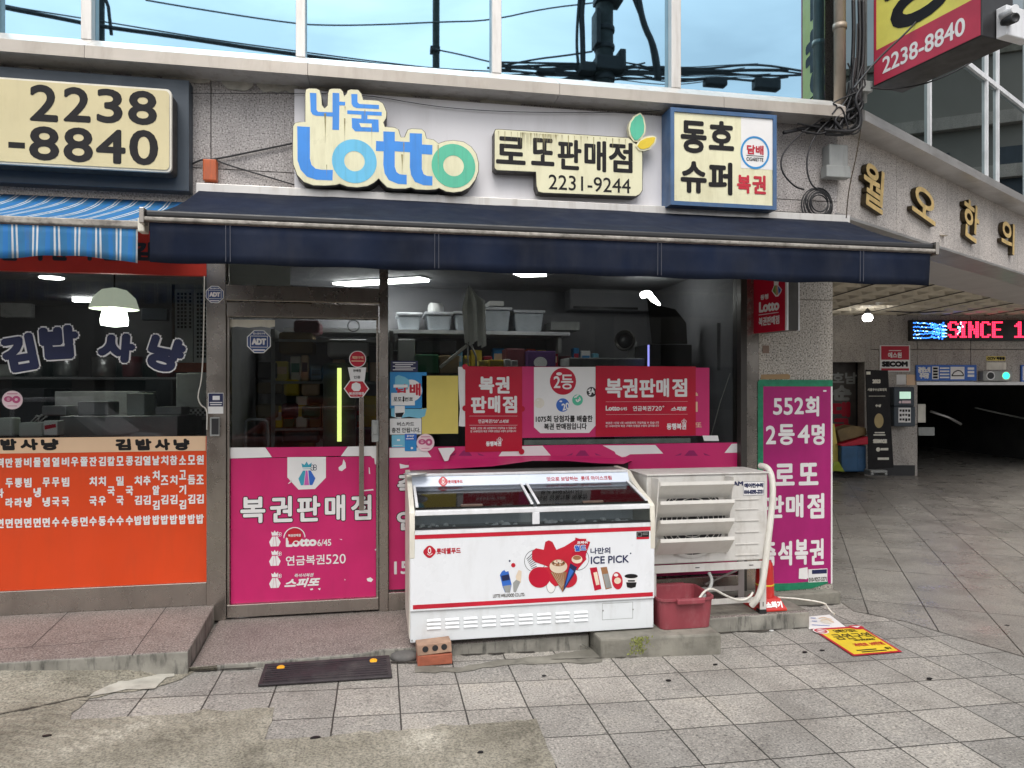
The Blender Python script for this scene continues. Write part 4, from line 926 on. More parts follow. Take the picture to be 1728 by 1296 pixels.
# notices on the left end of the shop window
s = card('notice', 'dark navy notice with tiny white lines above the cigarette sign', 'notice', F0.B(660, 609, 705, 628, WF), WF, 'navyfilm')
q = MB()
for i in range(5): q.rect(F0, F0.B(663 + i % 2 * 4, 611.5 + i * 3, 701 - (i % 3) * 4, 612.7 + i * 3, WF), WF + .002)
q.build('lettering', M['wfilm'], s)
s = card('cigarette_sign', 'blue square sticker with a white circle reading tobacco, half covered by labels', 'sticker', F0.B(658, 628, 720, 689, WF), WF, 'skyb')
q = MB(); sx, sz = F0.S(693.5, 659, WF); q.disc(F0, sx, sz, .078, WF + .002); q.build('disc', M['wfilm'], s)
q = MB(); ftext(q, '배', 691, 647, 710, 668, WF + .0027, .004); ftext(q, '담', 668, 647, 688, 668, WF + .0027, .004); q.build('lettering', M['red'], s)
q = MB(); q.ring(F0, sx, sz, .075, .079, WF + .0023); q.build('ring', M['skyb'], s)
s = card('torn_sticker', 'torn pale blue round sticker stuck over the cigarette sign', 'sticker', F0.B(664, 649, 688, 654, WF), WF + .0035, 'wfilm')
q = MB(); q.poly(F0, F0.P([(667, 636), (672, 633), (683, 636), (690, 641), (691, 649), (688, 657), (680, 660), (671, 658), (666, 650)], WF), WF + .0032); q.build('round_print', M['lblue'], s)
s = card('label', 'white paper label with a down arrow across the cigarette sign', 'label', F0.B(660, 663, 700, 684, WF), WF + .005, 'paper')
q = MB(); ftext(q, '로또', 664, 670, 678, 677, WF + .0065, .0008); ftext(q, '번호', 683, 670, 697, 677, WF + .0065, .0008)
q.poly(F0, F0.P([(679.5, 669), (682, 669), (682, 675), (683.2, 675), (680.8, 679), (678.4, 675), (679.5, 675)], WF), WF + .0065); q.build('lettering', M['char'], s)
q = MB(); q.poly(F0, F0.P([(660, 690), (672, 686), (684, 690), (712, 690), (720, 689), (717, 702), (708, 706), (690, 703), (672, 706), (660, 702)], WF), WF + .001, WF + .002); q.m = 1
q.poly(F0, F0.P([(666, 685), (683, 685), (683, 697), (676, 706), (666, 704)], WF), WF + .0022, WF + .003); q.m = 2; q.poly(F0, F0.P([(667, 697), (682, 696), (678, 704), (668, 704)], WF), WF + .0034)
one('torn_sticker', q, [M['lblue'], M['paper'], M['char']], 'ragged torn sticker remains between the arrow label and the bus card notice', 'sticker', F0.W(.2, 1.45, 0))
s = card('paper_sheet', 'blank faded yellow paper sheet taped inside the shop window', 'paper', F0.B(712, 634, 773, 732, WF), WF - .0, 'ypaper')
s = card('notice', 'white paper notice saying bus cards cannot be charged', 'notice', F0.B(658, 706, 711, 733, WF), WF + .003, 'paper')
q = MB(); ftext(q, '버스카드', 670, 712, 699, 719, WF + .005, .0008); ftext(q, '충전 안됩니다.', 661, 721.5, 709, 730, WF + .005, .0008); q.build('lettering', M['char'], s)
s = card('payment_sticker', 'teal square payment sticker with a small white mark under the bus card notice', 'sticker', F0.B(661, 734, 683, 755, WF), WF + .002, 'lblue')
q = MB(); q.rect(F0, F0.B(670, 741, 675, 744, WF), WF + .004); q.rect(F0, F0.B(664, 751, 679, 752, WF), WF + .004); q.build('lettering', M['wfilm'], s)
s = card('payment_sticker', 'bright blue payment sticker with a dark top strip beside the round pink sticker', 'sticker', F0.B(683, 732, 703, 761, WF), WF + .004, 'skyb')
q = MB(); q.rect(F0, F0.B(683, 732, 703, 743, WF), WF + .006); q.build('strip', M['emb3'], s)
q = MB(); ftext(q, 'pay', 687, 734, 699, 738, WF + .007, .0005); q.rect(F0, F0.B(685, 739.5, 698, 741, WF), WF + .007); q.disc(F0, *F0.S(695, 756, WF), .008, WF + .007); q.build('lettering', M['wfilm'], s)
M['pinkpale'] = mat('pale_pink_print', (.78, .6, .63), .4); M['rose'] = mat('rose_print', (.5, .08, .2), .4)
def round_sticker(x, y, r, off, lab):
    sx, sz = F0.S(x, y, off); s = thing('round_sticker', lab, 'sticker', F0.W(sx, sz, off)); rad = F0.S(x + r, y, off)[0] - sx
    MB().disc(F0, sx, sz, rad, off, off + .0012).build('sheet', M['pinkpale'], s)
    q = MB(); q.ring(F0, sx - rad * .38, sz + rad * .1, rad * .2, rad * .42, off + .002, 20, k=.75); q.ring(F0, sx + rad * .38, sz + rad * .05, rad * .15, rad * .4, off + .0022, 20)
    q.rect(F0, (sx - rad * .6, sx - rad * .1, sz + rad * .05, sz + rad * .16), off + .0024)
    q.rect(F0, (sx - rad * .5, sx + rad * .5, sz + rad * .62, sz + rad * .7), off + .002); q.rect(F0, (sx - rad * .45, sx + rad * .45, sz - rad * .66, sz - rad * .6), off + .002); q.build('print', M['rose'], s)
round_sticker(718, 747, 15, WF + .008, 'round pale pink sticker on the lottery shop window by the payment stickers')
round_sticker(21, 675, 17.5, WF + .002, 'round pale pink sticker on the snack shop window above the condiments')
q = MB(); q.poly(F0, F0.P([(773, 619), (784, 619), (787, 640), (787, 720), (774, 719), (776, 690), (774, 660)], WF), WF, WF + .0008)
one('paper_strip', q, M['paper'], 'narrow white paper strip along the left edge of the tall red poster', 'paper', F0.W(.4, 1.4, 0))
# big poster row
s = thing('poster', 'wide crimson poster with white centre panel of lottery balls in the shop window', 'poster', F0.W(1.1, 1.3, 0))
MB().box(F0, F0.B(881, 619.5, 1197, 737, WF), WF, WF + .001).build('sheet', M['pinkfilm'], s)
q = MB(); q.poly(F0, F0.P([(901, 619.5), (1005, 619), (1005, 718), (994, 730.5), (912, 731), (901, 721)], WF), WF + .0016); q.build('white_panel', M['paper'], s)
def ball(x, y, r, m, txt=None, tb=None, rot=0):
    sx, sz = F0.S(x, y, WF); rad = F0.S(x + r, y, WF)[0] - sx; MB().disc(F0, sx, sz, rad, WF + .0022, n=32).build('ball_print', M[m], s)
    q = MB(); q.disc(F0, sx - rad * .3, sz + rad * .55, rad * .22, WF + .0026, ry=rad * .12); 
    if txt: q.text(F0, txt, F0.B(*tb, WF), WF + .0026, .0022, rot=rot)
    q.build('lettering', M['wfilm'], s)
ball(950, 643.5, 22, 'dcrim' if 'dcrim' in M else 'crimson', '2등', (934, 632, 967, 657)); ball(949.5, 683.5, 11, 'emb3', '20', (948, 680, 961, 692), 12); ball(974.5, 675, 9, 'mint', '13', (969, 668, 980, 677), -60); ball(998, 661.5, 8.2, 'black', '34', (992, 656, 1003, 666), 20); ball(910, 680, 8.5, 'cream')
q = MB(); ftext(q, '1075회 당첨자를 배출한', 904, 701, 1000, 712.5, WF + .003, .0014); ftext(q, '복권 판매점입니다', 918, 714, 990, 725, WF + .003, .0014); q.build('lettering', M['char'], s)
q = MB(); q.m = 0; ftext(q, '스', 1172, 662, 1178, 668, WF + .002, .002); q.rect(F0, F0.B(1173, 664, 1177, 668, WF), WF + .002); q.rect(F0, F0.B(1173, 678, 1177, 695, WF), WF + .002); ftext(q, '또', 1173, 713, 1184, 721, WF + .002, .001); q.build('lettering', M['tan'], s)
def mark(q, x0, y0, x1, y1, off):
    h = y1 - y0; ftext(q, '동행복권', x0, y0 + h * .4, x1, y1, off, .0018)
    sx, sz = F0.S(x1 - h * .2, y0 + h * .25, off); 
    for k in range(4): q.ring(F0, sx + .012 * math.cos(R(90 * k)), sz + .012 * math.sin(R(90 * k)), .006, .009, off + k * 1e-4, 10)
def small(q, x0, y0, x1, off):
    ftext(q, '복권은 1인당 1회 10만원까지 구입하실 수 있습니다', x0, y0, x1, y0 + 4, off, .0003); ftext(q, '만 19세미만의 복권 구매와 당첨금 수령이 금지됩니다', x0, y0 + 5.2, x1, y0 + 9.2, off, .0003)
s = thing('poster', 'tall red poster with lottery seller lettering in two lines hung at the window middle', 'poster', F0.W(.6, 1.2, 0))
WT = WF + .004
q = MB(); q.box(F0, F0.B(785, 618.5, 881, 762, WT), WT, WT + .0015)
for x, y in ((785, 619), (785, 689), (880, 762), (881, 690)): q.disc(F0, *F0.S(x, y, WT), .02, WT + .0022 + x * 1e-6)
q.build('sheet', M['crimson'], s)
q = MB(); o_ = WT + .003
for ch, x0, x1, y0, y1 in (('복', 808, 834, 635.5, 664), ('권', 836, 860, 635, 664), ('판', 794.5, 821, 668.5, 697), ('매', 823.5, 844, 667.5, 697), ('점', 848, 872.5, 668, 697)): ftext(q, ch, x0, y0, x1, y1, o_, .005)
ftext(q, '연금복권720⁺', 807, 707.5, 842, 714, o_, .0006); ftext(q, '스피또', 842, 708, 859, 714, o_, .001, shear=.3); small(q, 794, 720.5, 871, o_)
q.line(F0, F0.P([(792, 702), (873, 702)], WT), .0016, o_); q.line(F0, F0.P([(792, 717.5), (873, 717.5)], WT), .0016, o_)
mark(q, 820, 739, 846, 753, o_); q.build('lettering', M['wfilm'], s)
s = thing('poster', 'second red poster with lottery seller lettering in one line at the right end', 'poster', F0.W(1.6, 1.3, 0))
MB().box(F0, F0.B(1005, 618, 1174, 735.5, WT), WT, WT + .0015).build('sheet', M['crimson'], s)
q = MB()
for ch, x0, x1, y0, y1 in (('복', 1021.5, 1050, 639, 671), ('권', 1050.5, 1076, 638.5, 671), ('판', 1078.5, 1106, 639, 670.5), ('매', 1107.5, 1129, 638.5, 670), ('점', 1134, 1159.5, 638.5, 669.5)): ftext(q, ch, x0, y0, x1, y1, o_, .0048)
ftext(q, 'Lotto', 1022, 684.5, 1046, 693, o_, .0018); ftext(q, '6/45', 1047, 687, 1058, 692.5, o_, .0006); ftext(q, '연금복권', 1068, 685, 1099, 693.5, o_, .0008); ftext(q, '720⁺', 1100, 684.5, 1121, 693, o_, .0004); ftext(q, '스피또', 1132, 686, 1159, 693.5, o_, .0018, shear=.3)
q.line(F0, F0.P([(1022, 678), (1160, 677.5)], WT), .0012, o_); q.line(F0, F0.P([(1022, 699.5), (1160, 699)], WT), .0012, o_); small(q, 1022, 711.5, 1112, o_); mark(q, 1125, 707, 1158, 725, o_); q.build('lettering', M['wfilm'], s)
q = MB(); q.poly(F0, F0.P([(1185, 735), (1211, 735), (1213, 744), (1188, 744)], WF), WF + .002, WF + .003); one('tape_piece', q, M['paper'], 'piece of pale tape under the right corner of the posters', 'tape', F0.W(1.95, 1.25, 0))
q = MB(); q.box(F0, F0.B(884, 741, 1165, 749, -.05), -.05, -.045); one('paper_stack', q, mat('pale_green_paper', (.48, .52, .46), .7, var=.2, vs=14), 'long strip of stacked pale papers behind the glass under the posters', 'papers', F0.W(1.1, 1.25, 0))

# door stickers
M['capsblue'] = mat('capsule_blue_print', (.025, .06, .2), .4)
def octagon(fr, x, y, r, off, lab, p=None):
    sx, sz = fr.S(x, y, off); rad = abs(fr.S(x + r, y, off)[0] - sx); s = thing('security_sticker', lab, 'sticker', fr.W(sx, sz, off))
    o8 = lambda k: [(sx + rad * k * 1.06 * math.cos(R(22.5 + 45 * i)), sz + rad * k * 1.06 * math.sin(R(22.5 + 45 * i))) for i in range(8)]
    q = MB(); q.m = 1; q.poly(fr, o8(1), off, off + .001); q.m = 0; q.poly(fr, o8(.92), off + .0016); q.build('sheet', [M['capsblue'], M['wfilm']], s)
    q = MB(); q.text(fr, 'ADT', (sx - rad * .6, sx + rad * .6, sz - rad * .28, sz + rad * .28), off + .0022, rad * .05)
    f = rad * .7
    for (a, b) in (((-f, -f * .68), (f, -f * .68)), ((-f, f * .68), (f, f * .68)), ((-f, -f * .68), (-f, f * .68)), ((f, -f * .68), (f, f * .68))): q.line(fr, [(sx + a[0], sz + a[1]), (sx + b[0], sz + b[1])], rad * .05, off + .0022)
    q.text(fr, '캡스경비구역', (sx - rad * .5, sx + rad * .5, sz + rad * .6, sz + rad * .78), off + .0022, .0006); q.rect(fr, (sx - rad * .5, sx + rad * .5, sz - rad * .78, sz - rad * .66), off + .0022); q.build('lettering', M['wfilm'], s)
octagon(F0, 437, 576.5, 20.5, -.009, 'navy octagonal security sticker on the door glass')
octagon(F0, 362.5, 497, 15.5, .034, 'navy octagonal security sticker on the steel pillar left of the door')
sx, sz = F0.S(603.5, 606, -.009); s = thing('round_sticker', 'round dark red sticker with white rim on the door glass', 'sticker', F0.W(sx, sz, 0)); q = MB(); q.m = 1; q.disc(F0, sx, sz, .056, -.009, -.008); q.m = 0; q.disc(F0, sx, sz, .051, -.0075); q.build('sheet', [M['crimson'], M['wfilm']], s)
q = MB(); ftext(q, '제한구역', 594, 601, 613, 606, -.0065, .0008); q.rect(F0, F0.B(593, 608.5, 614, 610, -.0065), -.0065); q.build('lettering', M['tan'], s)
s = thing('lottery_sticker', 'white and red hexagon lottery sticker on the door glass beside the handle', 'sticker', F0.W(.0, 1.6, 0)); o_ = -.0085
q = MB(); q.poly(F0, F0.P([(587, 620), (618, 620), (615, 645), (592, 645)], o_), o_, o_ + .001); q.build('label', M['wfilm'], s)
q = MB(); q.m = 1; q.poly(F0, F0.P([(580, 656), (590, 642), (613, 642), (623, 656), (612, 671), (591, 671)], o_), o_ + .0012, o_ + .002); q.m = 0; q.poly(F0, F0.P([(582, 656), (591, 643.5), (612, 643.5), (621, 656), (611, 669.5), (592, 669.5)], o_), o_ + .0026); q.build('sheet', [M['red'], M['wfilm']], s)
q = MB(); q.poly(F0, F0.P([(594, 648), (601, 645), (608, 648), (609, 655), (606, 660), (597, 660), (593, 655)], o_), o_ + .0033); ftext(q, '복권판매점', 589, 661.5, 614, 667, o_ + .0033, .0006); q.build('mark', M['wfilm'], s)
q = MB(); ftext(q, '판매점', 596, 623, 609, 628, o_ + .002, .0005); ftext(q, '인증', 597, 634, 608, 639, o_ + .002, .0005); q.build('lettering', M['char'], s)
sx, sz = F0.S(596.5, 550, o_); q = MB(); q.ring(F0, sx, sz, .034, .041, o_); one('smoke_sticker', q, M['black'], 'thin black ring sticker at the top of the door glass', 'sticker', F0.W(sx, sz, 0))
q = MB(); q.poly(F0, F0.P([(385, 539), (464, 540), (464, 551), (455, 553), (440, 551), (420, 553), (400, 551), (385, 553)], o_), o_, o_ + .001); one('tape_piece', q, M['cream'], 'strip of torn cream tape at the top left of the door glass', 'tape', F0.W(-.8, 2, 0))
# stickers on the steel pillar
s = card('payment_sticker', 'white and navy card payment sticker on the steel pillar', 'sticker', F0.B(351, 663, 377, 698, .034), .034, 'wfilm')
q = MB(); q.rect(F0, F0.B(352, 664, 376.5, 686, .034), .036); q.build('blue_field', M['navyfilm'], s)
q = MB(); q.rect(F0, F0.B(359, 668, 371, 675, .034), .037); q.rect(F0, F0.B(354, 678.5, 375, 680, .034), .037); q.rect(F0, F0.B(355, 682, 374, 683.5, .034), .037); q.build('lettering', M['wfilm'], s)
s = thing('card_reader', 'small black card reader on the steel pillar under the payment sticker', 'card reader', F0.W(-.95, 1.35, .05)); q = MB(); q.box(F0, F0.B(355, 704, 371, 736, .04), .03, .055); q.build('body', M['gbox'], s, bevel=.004); q = MB(); q.box(F0, F0.B(357, 706, 369, 733, .055), .055, .06); q.build('face', M['black'], s, bevel=.004)
wire([(345, 466), (344, 560), (341, 640), (333, 668), (338, 684), (350, 690), (349, 725)], .004, off=.045, m='wcable', label='thin white cord running down beside the steel pillar to the card reader')

# snack shop: window lettering, tan strip, menu
s = thing('window_lettering', 'large navy window lettering with white outlines on the snack shop glass', 'lettering', F0.W(-1.6, 1.7, 0))
k2 = 500 / 1728
M['bright'] = mat('bright_white_vinyl', (.88, .87, .86), .4, var=.02)
for ch, x0, x1, y0, y1, rt in (('김', 0, 222, 905, 1140, 11), ('밥', 222, 470, 852, 1068, 4), ('사', 560, 798, 895, 1085, -4), ('냥', 848, 1080, 915, 1140, -17)):
    r = F0.B(x0 * k2, 300 + y0 * k2, x1 * k2, 300 + y1 * k2, -.028)
    q = MB(); q.text(F0, ch, r, -.0275, .027, rot=rt, n=10); q.build('letter_outline', M['bright'], s)
    q = MB(); e_ = .009; q.text(F0, ch, (r[0] + e_, r[1] - e_, r[2] + e_, r[3] - e_), -.0255, .016, rot=rt, n=10); q.build('letter', M['navyfilm'], s)
sp = thing('name_strip', 'tan vinyl strip with black snack shop name below the window glass', 'sign strip', F0.W(-1.8, 1.3, 0))
r = F0.B(0, 737.5, 347, 763, .002); MB().box(F0, (-4.0, r[1], r[2], r[3]), .001, .003).build('strip', M['tan'], sp)
q = MB()
for t_, xs_ in (('밥', (0, 97)), ('사', (118, 222)), ('냥', (237, 342)), ('김', (672, 766)), ('밥', (788, 884)), ('사', (902, 992)), ('냥', (1010, 1106))):
    ftext(q, t_, xs_[0] * k2, 650 + 312 * k2, xs_[1] * k2, 650 + 380 * k2, .004, .0058, shear=-.06)
q.build('lettering', M['char'], sp)
mn = thing('menu_lettering', 'white menu columns lettered on the orange panel of the snack shop', 'menu', F0.W(-1.6, .8, 0))
cols = [(1167, '원조김밥'), (1117, '모듬김밥'), (1065, '소고기김밥'), (1013, '참치김밥'), (960, '치즈김밥'), (910, '날치알김밥'), (857, '열추김밥'), (806, '김치김밥'), (755, '콩국수'), (700, '모밀국수'), (648, '칼국수'), (596, '김치우동'), (543, '잔치국수'), (490, '쫄면'), (436, '우동'), (382, '비빔국수'), (325, '열무국수'), (270, '열무냉면'), (217, '물냉면'), (162, '비빔냉면'), (108, '짬뽕라면'), (54, '만두라면'), (0, '떡라면'), (-54, '순두부찌개'), (-108, '돌솥비빔밥'), (-162, '제육덮밥')]
q = MB()
for cx_, tx in cols:
    f = (1167 - cx_) / 1167; top = 435 + 18 * f; bot = 780 + 26 * f; n_ = len(tx)
    for i, ch in enumerate(tx):
        y = top + (bot - top) * i / (n_ - 1)
        if n_ == 4 and i in (1, 2): y += (0 if i == 1 else -2)
        hw = 22 if n_ < 5 else 21; hv = 28
        ftext(q, ch, (cx_ - hw) * k2, 650 + (y - hv) * k2, (cx_ + hw) * k2, 650 + (y + hv) * k2, .002, .0026, n=6)
q.build('lettering', M['wfilm'], mn)
s = thing('header_lettering', 'black lettering on the dark red band above the snack shop window', 'lettering', F0.W(-1.6, 2.4, 0)); q = MB()
for t_, xa in (('분', 0), ('식', 40), ('한', 84), ('라', 128), ('면', 170), ('김', 225), ('밥', 275), ('정', 318)): ftext(q, t_, xa, 408, xa + 32, 440, .012, .008)
q.build('lettering', M['black'], s)

# lottery poster on the column
s = thing('column_poster', 'tall purple poster edged with green tape on the granite column', 'poster', F0.W(3.1, .3, 0))
pr = F0.B(1284, 652, 1403, 988, .004); MB().box(F0, pr, .001, .004).build('sheet', M['purple'], s)
q = MB(); gt = F0.B(1281, 641, 1405, 652, .006); q.box(F0, gt, .004, .0065); gl_ = F0.B(1279, 641, 1288, 800, .006); q.box(F0, (gl_[0], gl_[1], pr[2], gl_[3] - .01), .0042, .006)
q.poly(F0, F0.P([(1300, 985), (1340, 984), (1396, 979), (1398, 984), (1370, 993), (1320, 997), (1300, 996)], .006), .0045, .0062); q.build('tape', M['green'], s)
q = MB(); q.box(F0, F0.B(1402, 652, 1404.5, 985, .004), .004, .006); q.build('edge', M['wfilm'], s)
kc = 200 / 648; Cc = lambda x, y: (1228 + x * kc, 620 + y * kc); q = MB(); o_ = .005
def ct(ch, x0, y0, x1, y1, b): q.text(F0, ch, F0.B(*Cc(x0, y0), *Cc(x1, y1), o_), o_, b)
for ch, x0, x1, y0, y1, b in (('5', 248, 298, 168, 260, .004), ('5', 306, 356, 166, 260, .004), ('2', 364, 416, 164, 256, .004), ('회', 424, 500, 158, 268, .0058), ('2', 208, 264, 318, 420, .004), ('등', 276, 366, 310, 424, .0058), ('4', 382, 448, 314, 416, .004), ('명', 458, 530, 306, 424, .0058),
                              ('로', 256, 366, 526, 646, .0068), ('또', 388, 496, 522, 644, .0068), ('판', 212, 308, 700, 824, .0068), ('매', 318, 414, 694, 822, .0068), ('점', 434, 528, 688, 826, .0068), ('즉', 186, 264, 956, 1086, .007), ('석', 274, 352, 950, 1084, .007), ('복', 366, 440, 940, 1080, .007), ('권', 448, 526, 936, 1080, .0056)): ct(ch, x0, y0, x1, y1, b)
q.poly(F0, [F0.S(*Cc(x, y), o_) for x, y in ((390, 1100), (436, 1092), (440, 1150), (430, 1158), (388, 1155))], o_ + .001); q.rect(F0, F0.B(*Cc(522, 124), *Cc(540, 133), o_), o_)
q.build('lettering', M['wfilm'], s)
s = card('repair_sticker', 'small white and tan repair advert sticker at the foot of the purple poster', 'sticker', F0.B(1364, 960, 1396, 982, .006), .006, 'paper')
q = MB(); q.rect(F0, F0.B(1370, 961, 1395, 968, .006), .008); q.build('strip', M['navyfilm'], s); q = MB(); ftext(q, '010-9257-5371', 1365, 974, 1395, 981, .008, .001); q.build('lettering', M['brown'], s)
MB  # brown patch of old glue and a metal plate on the column
q = MB(); q.poly(F0, F0.P([(1284, 632), (1330, 631), (1334, 634), (1332, 640), (1284, 640)], .002), .001, .0025); one('glue_patch', q, mat('old_glue', (.3, .2, .1), .8), 'brown patch of old tape glue above the purple poster', 'tape', F0.W(2.9, 1.7, 0))
q = MB(); q.box(F0, F0.B(1287, 583, 1298, 596, .004), .001, .004); one('wall_plate', q, mat('brown_plate', (.17, .11, .08), .5), 'small brown square plate on the granite column', 'plate', F0.W(2.85, 1.95, 0))
# projecting lottery sign beside the column
PL = Fr(2.738, 0, 0); PL.u = Vector((.22, -.975, 0)); PL.n = Vector((-.975, -.22, 0))
s = thing('lottery_blade_sign', 'red projecting blade sign reading Lotto on the column under the navy awning', 'sign', (2.78, -.2, 2.03))
q = MB(); q.box(PL, (0.0, .33, 2.03, 2.56), -.11, -.006); q.build('sign_box', M['dsteel'], s)
q = MB(); q.box(PL, (.0, .318, 2.028, 2.56), -.006, 0); q.build('face', M['crimson'], s)
q = MB(); q.box(PL, (.318, .334, 2.028, 2.56), -.012, .003); q.box(PL, (.316, .334, 2.028, 2.56), -.116, -.104); q.build('trim', M['white'], s)
kp = 200 / 1296; Pp = lambda x, y: (1228 + x * kp, 430 + y * kp)
pb = lambda a, b, c, d_: PL.B(*Pp(a, b), *Pp(c, d_))
q = MB(); q.text(PL, 'Lotto', pb(344, 500, 566, 620), .001, .005); q.text(PL, '복권판매점', pb(340, 672, 566, 768), .001, .0022); q.rect(PL, pb(340, 640, 558, 647), .001); q.text(PL, '동행', pb(360, 432, 446, 490), .001, .0018)
q.build('lettering', M['wfilm'], s)
q = MB(); bp = [PL.S(*Pp(x, y)) for x, y in ((505, 272), (545, 268), (560, 290), (555, 330), (595, 380), (585, 410), (555, 455), (525, 458), (482, 395), (508, 335))]
q.poly(PL, bp, .001); q.m = 1; q.poly(PL, [PL.S(*Pp(x, y)) for x, y in ((515, 335), (530, 335), (530, 440), (492, 395))], .002); q.m = 2; q.poly(PL, [PL.S(*Pp(x, y)) for x, y in ((533, 335), (545, 335), (552, 435), (533, 445))], .002); q.m = 3; q.poly(PL, [PL.S(*Pp(x, y)) for x, y in ((550, 338), (585, 382), (575, 410), (558, 430))], .002)
M['bagg'] = mat('olive_print', (.15, .3, .05), .4); M['bago'] = mat('orange_print', (.55, .22, .04), .4); q.build('emblem', [M['wfilm'], M['bagg'], M['bago'], M['emb3']], s)
# ---------------------------------------------------------------- ice cream freezer
yF = -.78; FF = Fr(0, yF); fx0, fx1 = .171, 1.648; zb0 = .155
s = thing('chest_freezer', 'white ice cream chest freezer with red stripes and printed front, propped before the shop window', 'freezer', (.9, -.43, .14))
M['enamel'] = mat('white_enamel', (.76, .78, .81), .3, var=.03, vs=2, dirt=.16, dcol=(.45, .44, .42), dscale=(3, 3, 1), coat=.2)
M['enamel2'] = mat('grey_enamel', (.7, .73, .75), .35, var=.04, vs=2, dirt=.22, dcol=(.35, .33, .3), dscale=(4, 4, 1.5))
M['header'] = mat('pale_blue_panel', (.66, .73, .84), .3, var=.03)
zp = FF.S(692, 1033)[1]; zc_ = FF.S(692, 900)[1]
MB().bx(fx0, fx1, yF, yF + .05, zp, zc_).build('front_panel', M['enamel'], s, bevel=.006)
q = MB(); q.bx(fx0 + .002, fx1 - .002, yF + .012, yF + .05, zb0, zp - .002)
q.build('grille_panel', M['enamel2'], s, bevel=.004)
k7 = .2662; E = lambda x, y: (670 + x * k7, 760 + y * k7)
q = MB()
for i in range(9):
    xa = 190 + i * 116.5
    for j in range(3):
        ya_ = 1074 - i * 6.3 + j * 25; r = FF.B(*E(xa, ya_ - 6), *E(xa + 86, ya_ + 7), -.012)
        a_, b_, z0, z1 = r; q.add([FF.W(a_, z1, -.012), FF.W(b_, z1, -.012), FF.W(b_, z0, -.004), FF.W(a_, z0, -.004), FF.W(a_, z0 - .003, -.012), FF.W(b_, z0 - .003, -.012)], [(0, 1, 2, 3), (3, 2, 5, 4), (0, 3, 4), (1, 5, 2)])
q.build('vent_louvres', M['enamel2'], s)
q = MB(); r = FF.B(*E(1300, 965), *E(1495, 1070), -.012); q.frame(FF, r, .0022, -.013, -.0112)
for x, y in ((1306, 1016), (1496, 1008), (1626, 1108), (95, 1206)): q.disc(FF, *FF.S(*E(x, y), -.01), .005, -.012, -.009, 10)
q.build('service_hatch', M['gbox'], s)
MB().bx(fx0 + .01, fx1 - .01, yF + .05, yF + .7, zb0 + .02, .70).build('cabinet', M['enamel2'], s)
MB().bx(fx0 + .05, fx1 - .05, yF + .05, yF + .66, .70, .775).build('inner_floor', M['gbox'], s)
MB().bx(fx0 + .03, fx1 - .03, yF + .3, yF + .32, .7, .95).build('inner_wall', M['enamel2'], s)
q = MB(); rnd = random.Random(4)
for i in range(95):
    x = rnd.choice((rnd.uniform(fx0 + .07, .85), rnd.uniform(.93, fx1 - .1))); y = yF + rnd.uniform(.05, .3); r_ = rnd.uniform(.008, .02)
    q.lathe((x, y, .775), [(r_, 0), (r_ * .9, r_ * .5), (r_ * .5, r_ * .9), (.001, r_)], 7)
o = q.build('frost', M['bright'], s); o['kind'] = 'stuff'
# end caps with their stepped profile
prof = [(yF - .002, .64), (yF - .004, .80), (yF + .006, .905), (yF + .06, .93), (yF + .25, .985), (yF + .36, 1.03), (yF + .43, 1.068), (yF + .5, 1.075), (yF + .7, 1.075), (yF + .7, .16), (yF + .06, .16), (yF + .06, .64)]
for a_ in (fx0 - .004, fx1 - .028): MB().prx(prof, a_, a_ + .032).build('end_cap', M['cream'], s, bevel=.006)
xa, xb = fx0 + .028, fx1 - .028
MB().bx(xa, xb, yF - .003, yF + .03, .775, .803).build('lower_rail', M['white'], s, bevel=.003)
MB().bx(xa, xb, yF - .006, yF + .02, .806, .813).build('seal', M['black'], s)
MB().bx(xa, xb, yF + .004, yF + .04, .883, .912).build('upper_rail', M['white'], s, bevel=.004)
mx = FF.S(*E(882, 420))[0]
MB().bx(mx - .022, mx + .022, yF + .002, yF + .03, .813, .883).build('front_post', M['white'], s, bevel=.003)
for a_, b_ in ((xa, mx - .022), (mx + .022, xb)): MB().bx(a_, b_, yF + .01, yF + .016, .813, .883).build('front_glass', M['fglass'], s)
# sloping sliding lids
zl0, zl1, yl0, yl1 = .915, .995, yF + .03, yF + .39
M['lidg'] = shopglass('lid_glass', (.42, .44, .47), .2, .07)
for a_, b_ in ((xa + .005, mx - .01), (mx + .012, xb - .005)):
    q = MB(); q.hexa([(a_, yl0, zl0), (b_, yl0, zl0), (b_, yl1, zl1), (a_, yl1, zl1), (a_, yl0, zl0 + .012), (b_, yl0, zl0 + .012), (b_, yl1, zl1 + .012), (a_, yl1, zl1 + .012)])
    o = q.build('lid', M['lidg'], s)
    q = MB()
    for u, v in ((a_, a_ + .016), (b_ - .016, b_)): q.hexa([(u, yl0, zl0 + .0135), (v, yl0, zl0 + .0135), (v, yl1, zl1 + .0135), (u, yl1, zl1 + .0135), (u, yl0, zl0 + .02), (v, yl0, zl0 + .02), (v, yl1, zl1 + .02), (u, yl1, zl1 + .02)])
    q.build('lid_rail', M['white'], o, loc=(0, 0, 0))
    q = MB(); hx = a_ + (b_ - a_) * (.47 if a_ < .5 else .5); q.bx(hx - .065, hx + .065, yF + .028, yF + .05, .925, .938); q.build('lid_handle', mat('brown_handle', (.09, .055, .04), .5), o, loc=(0, 0, 0), bevel=.004)
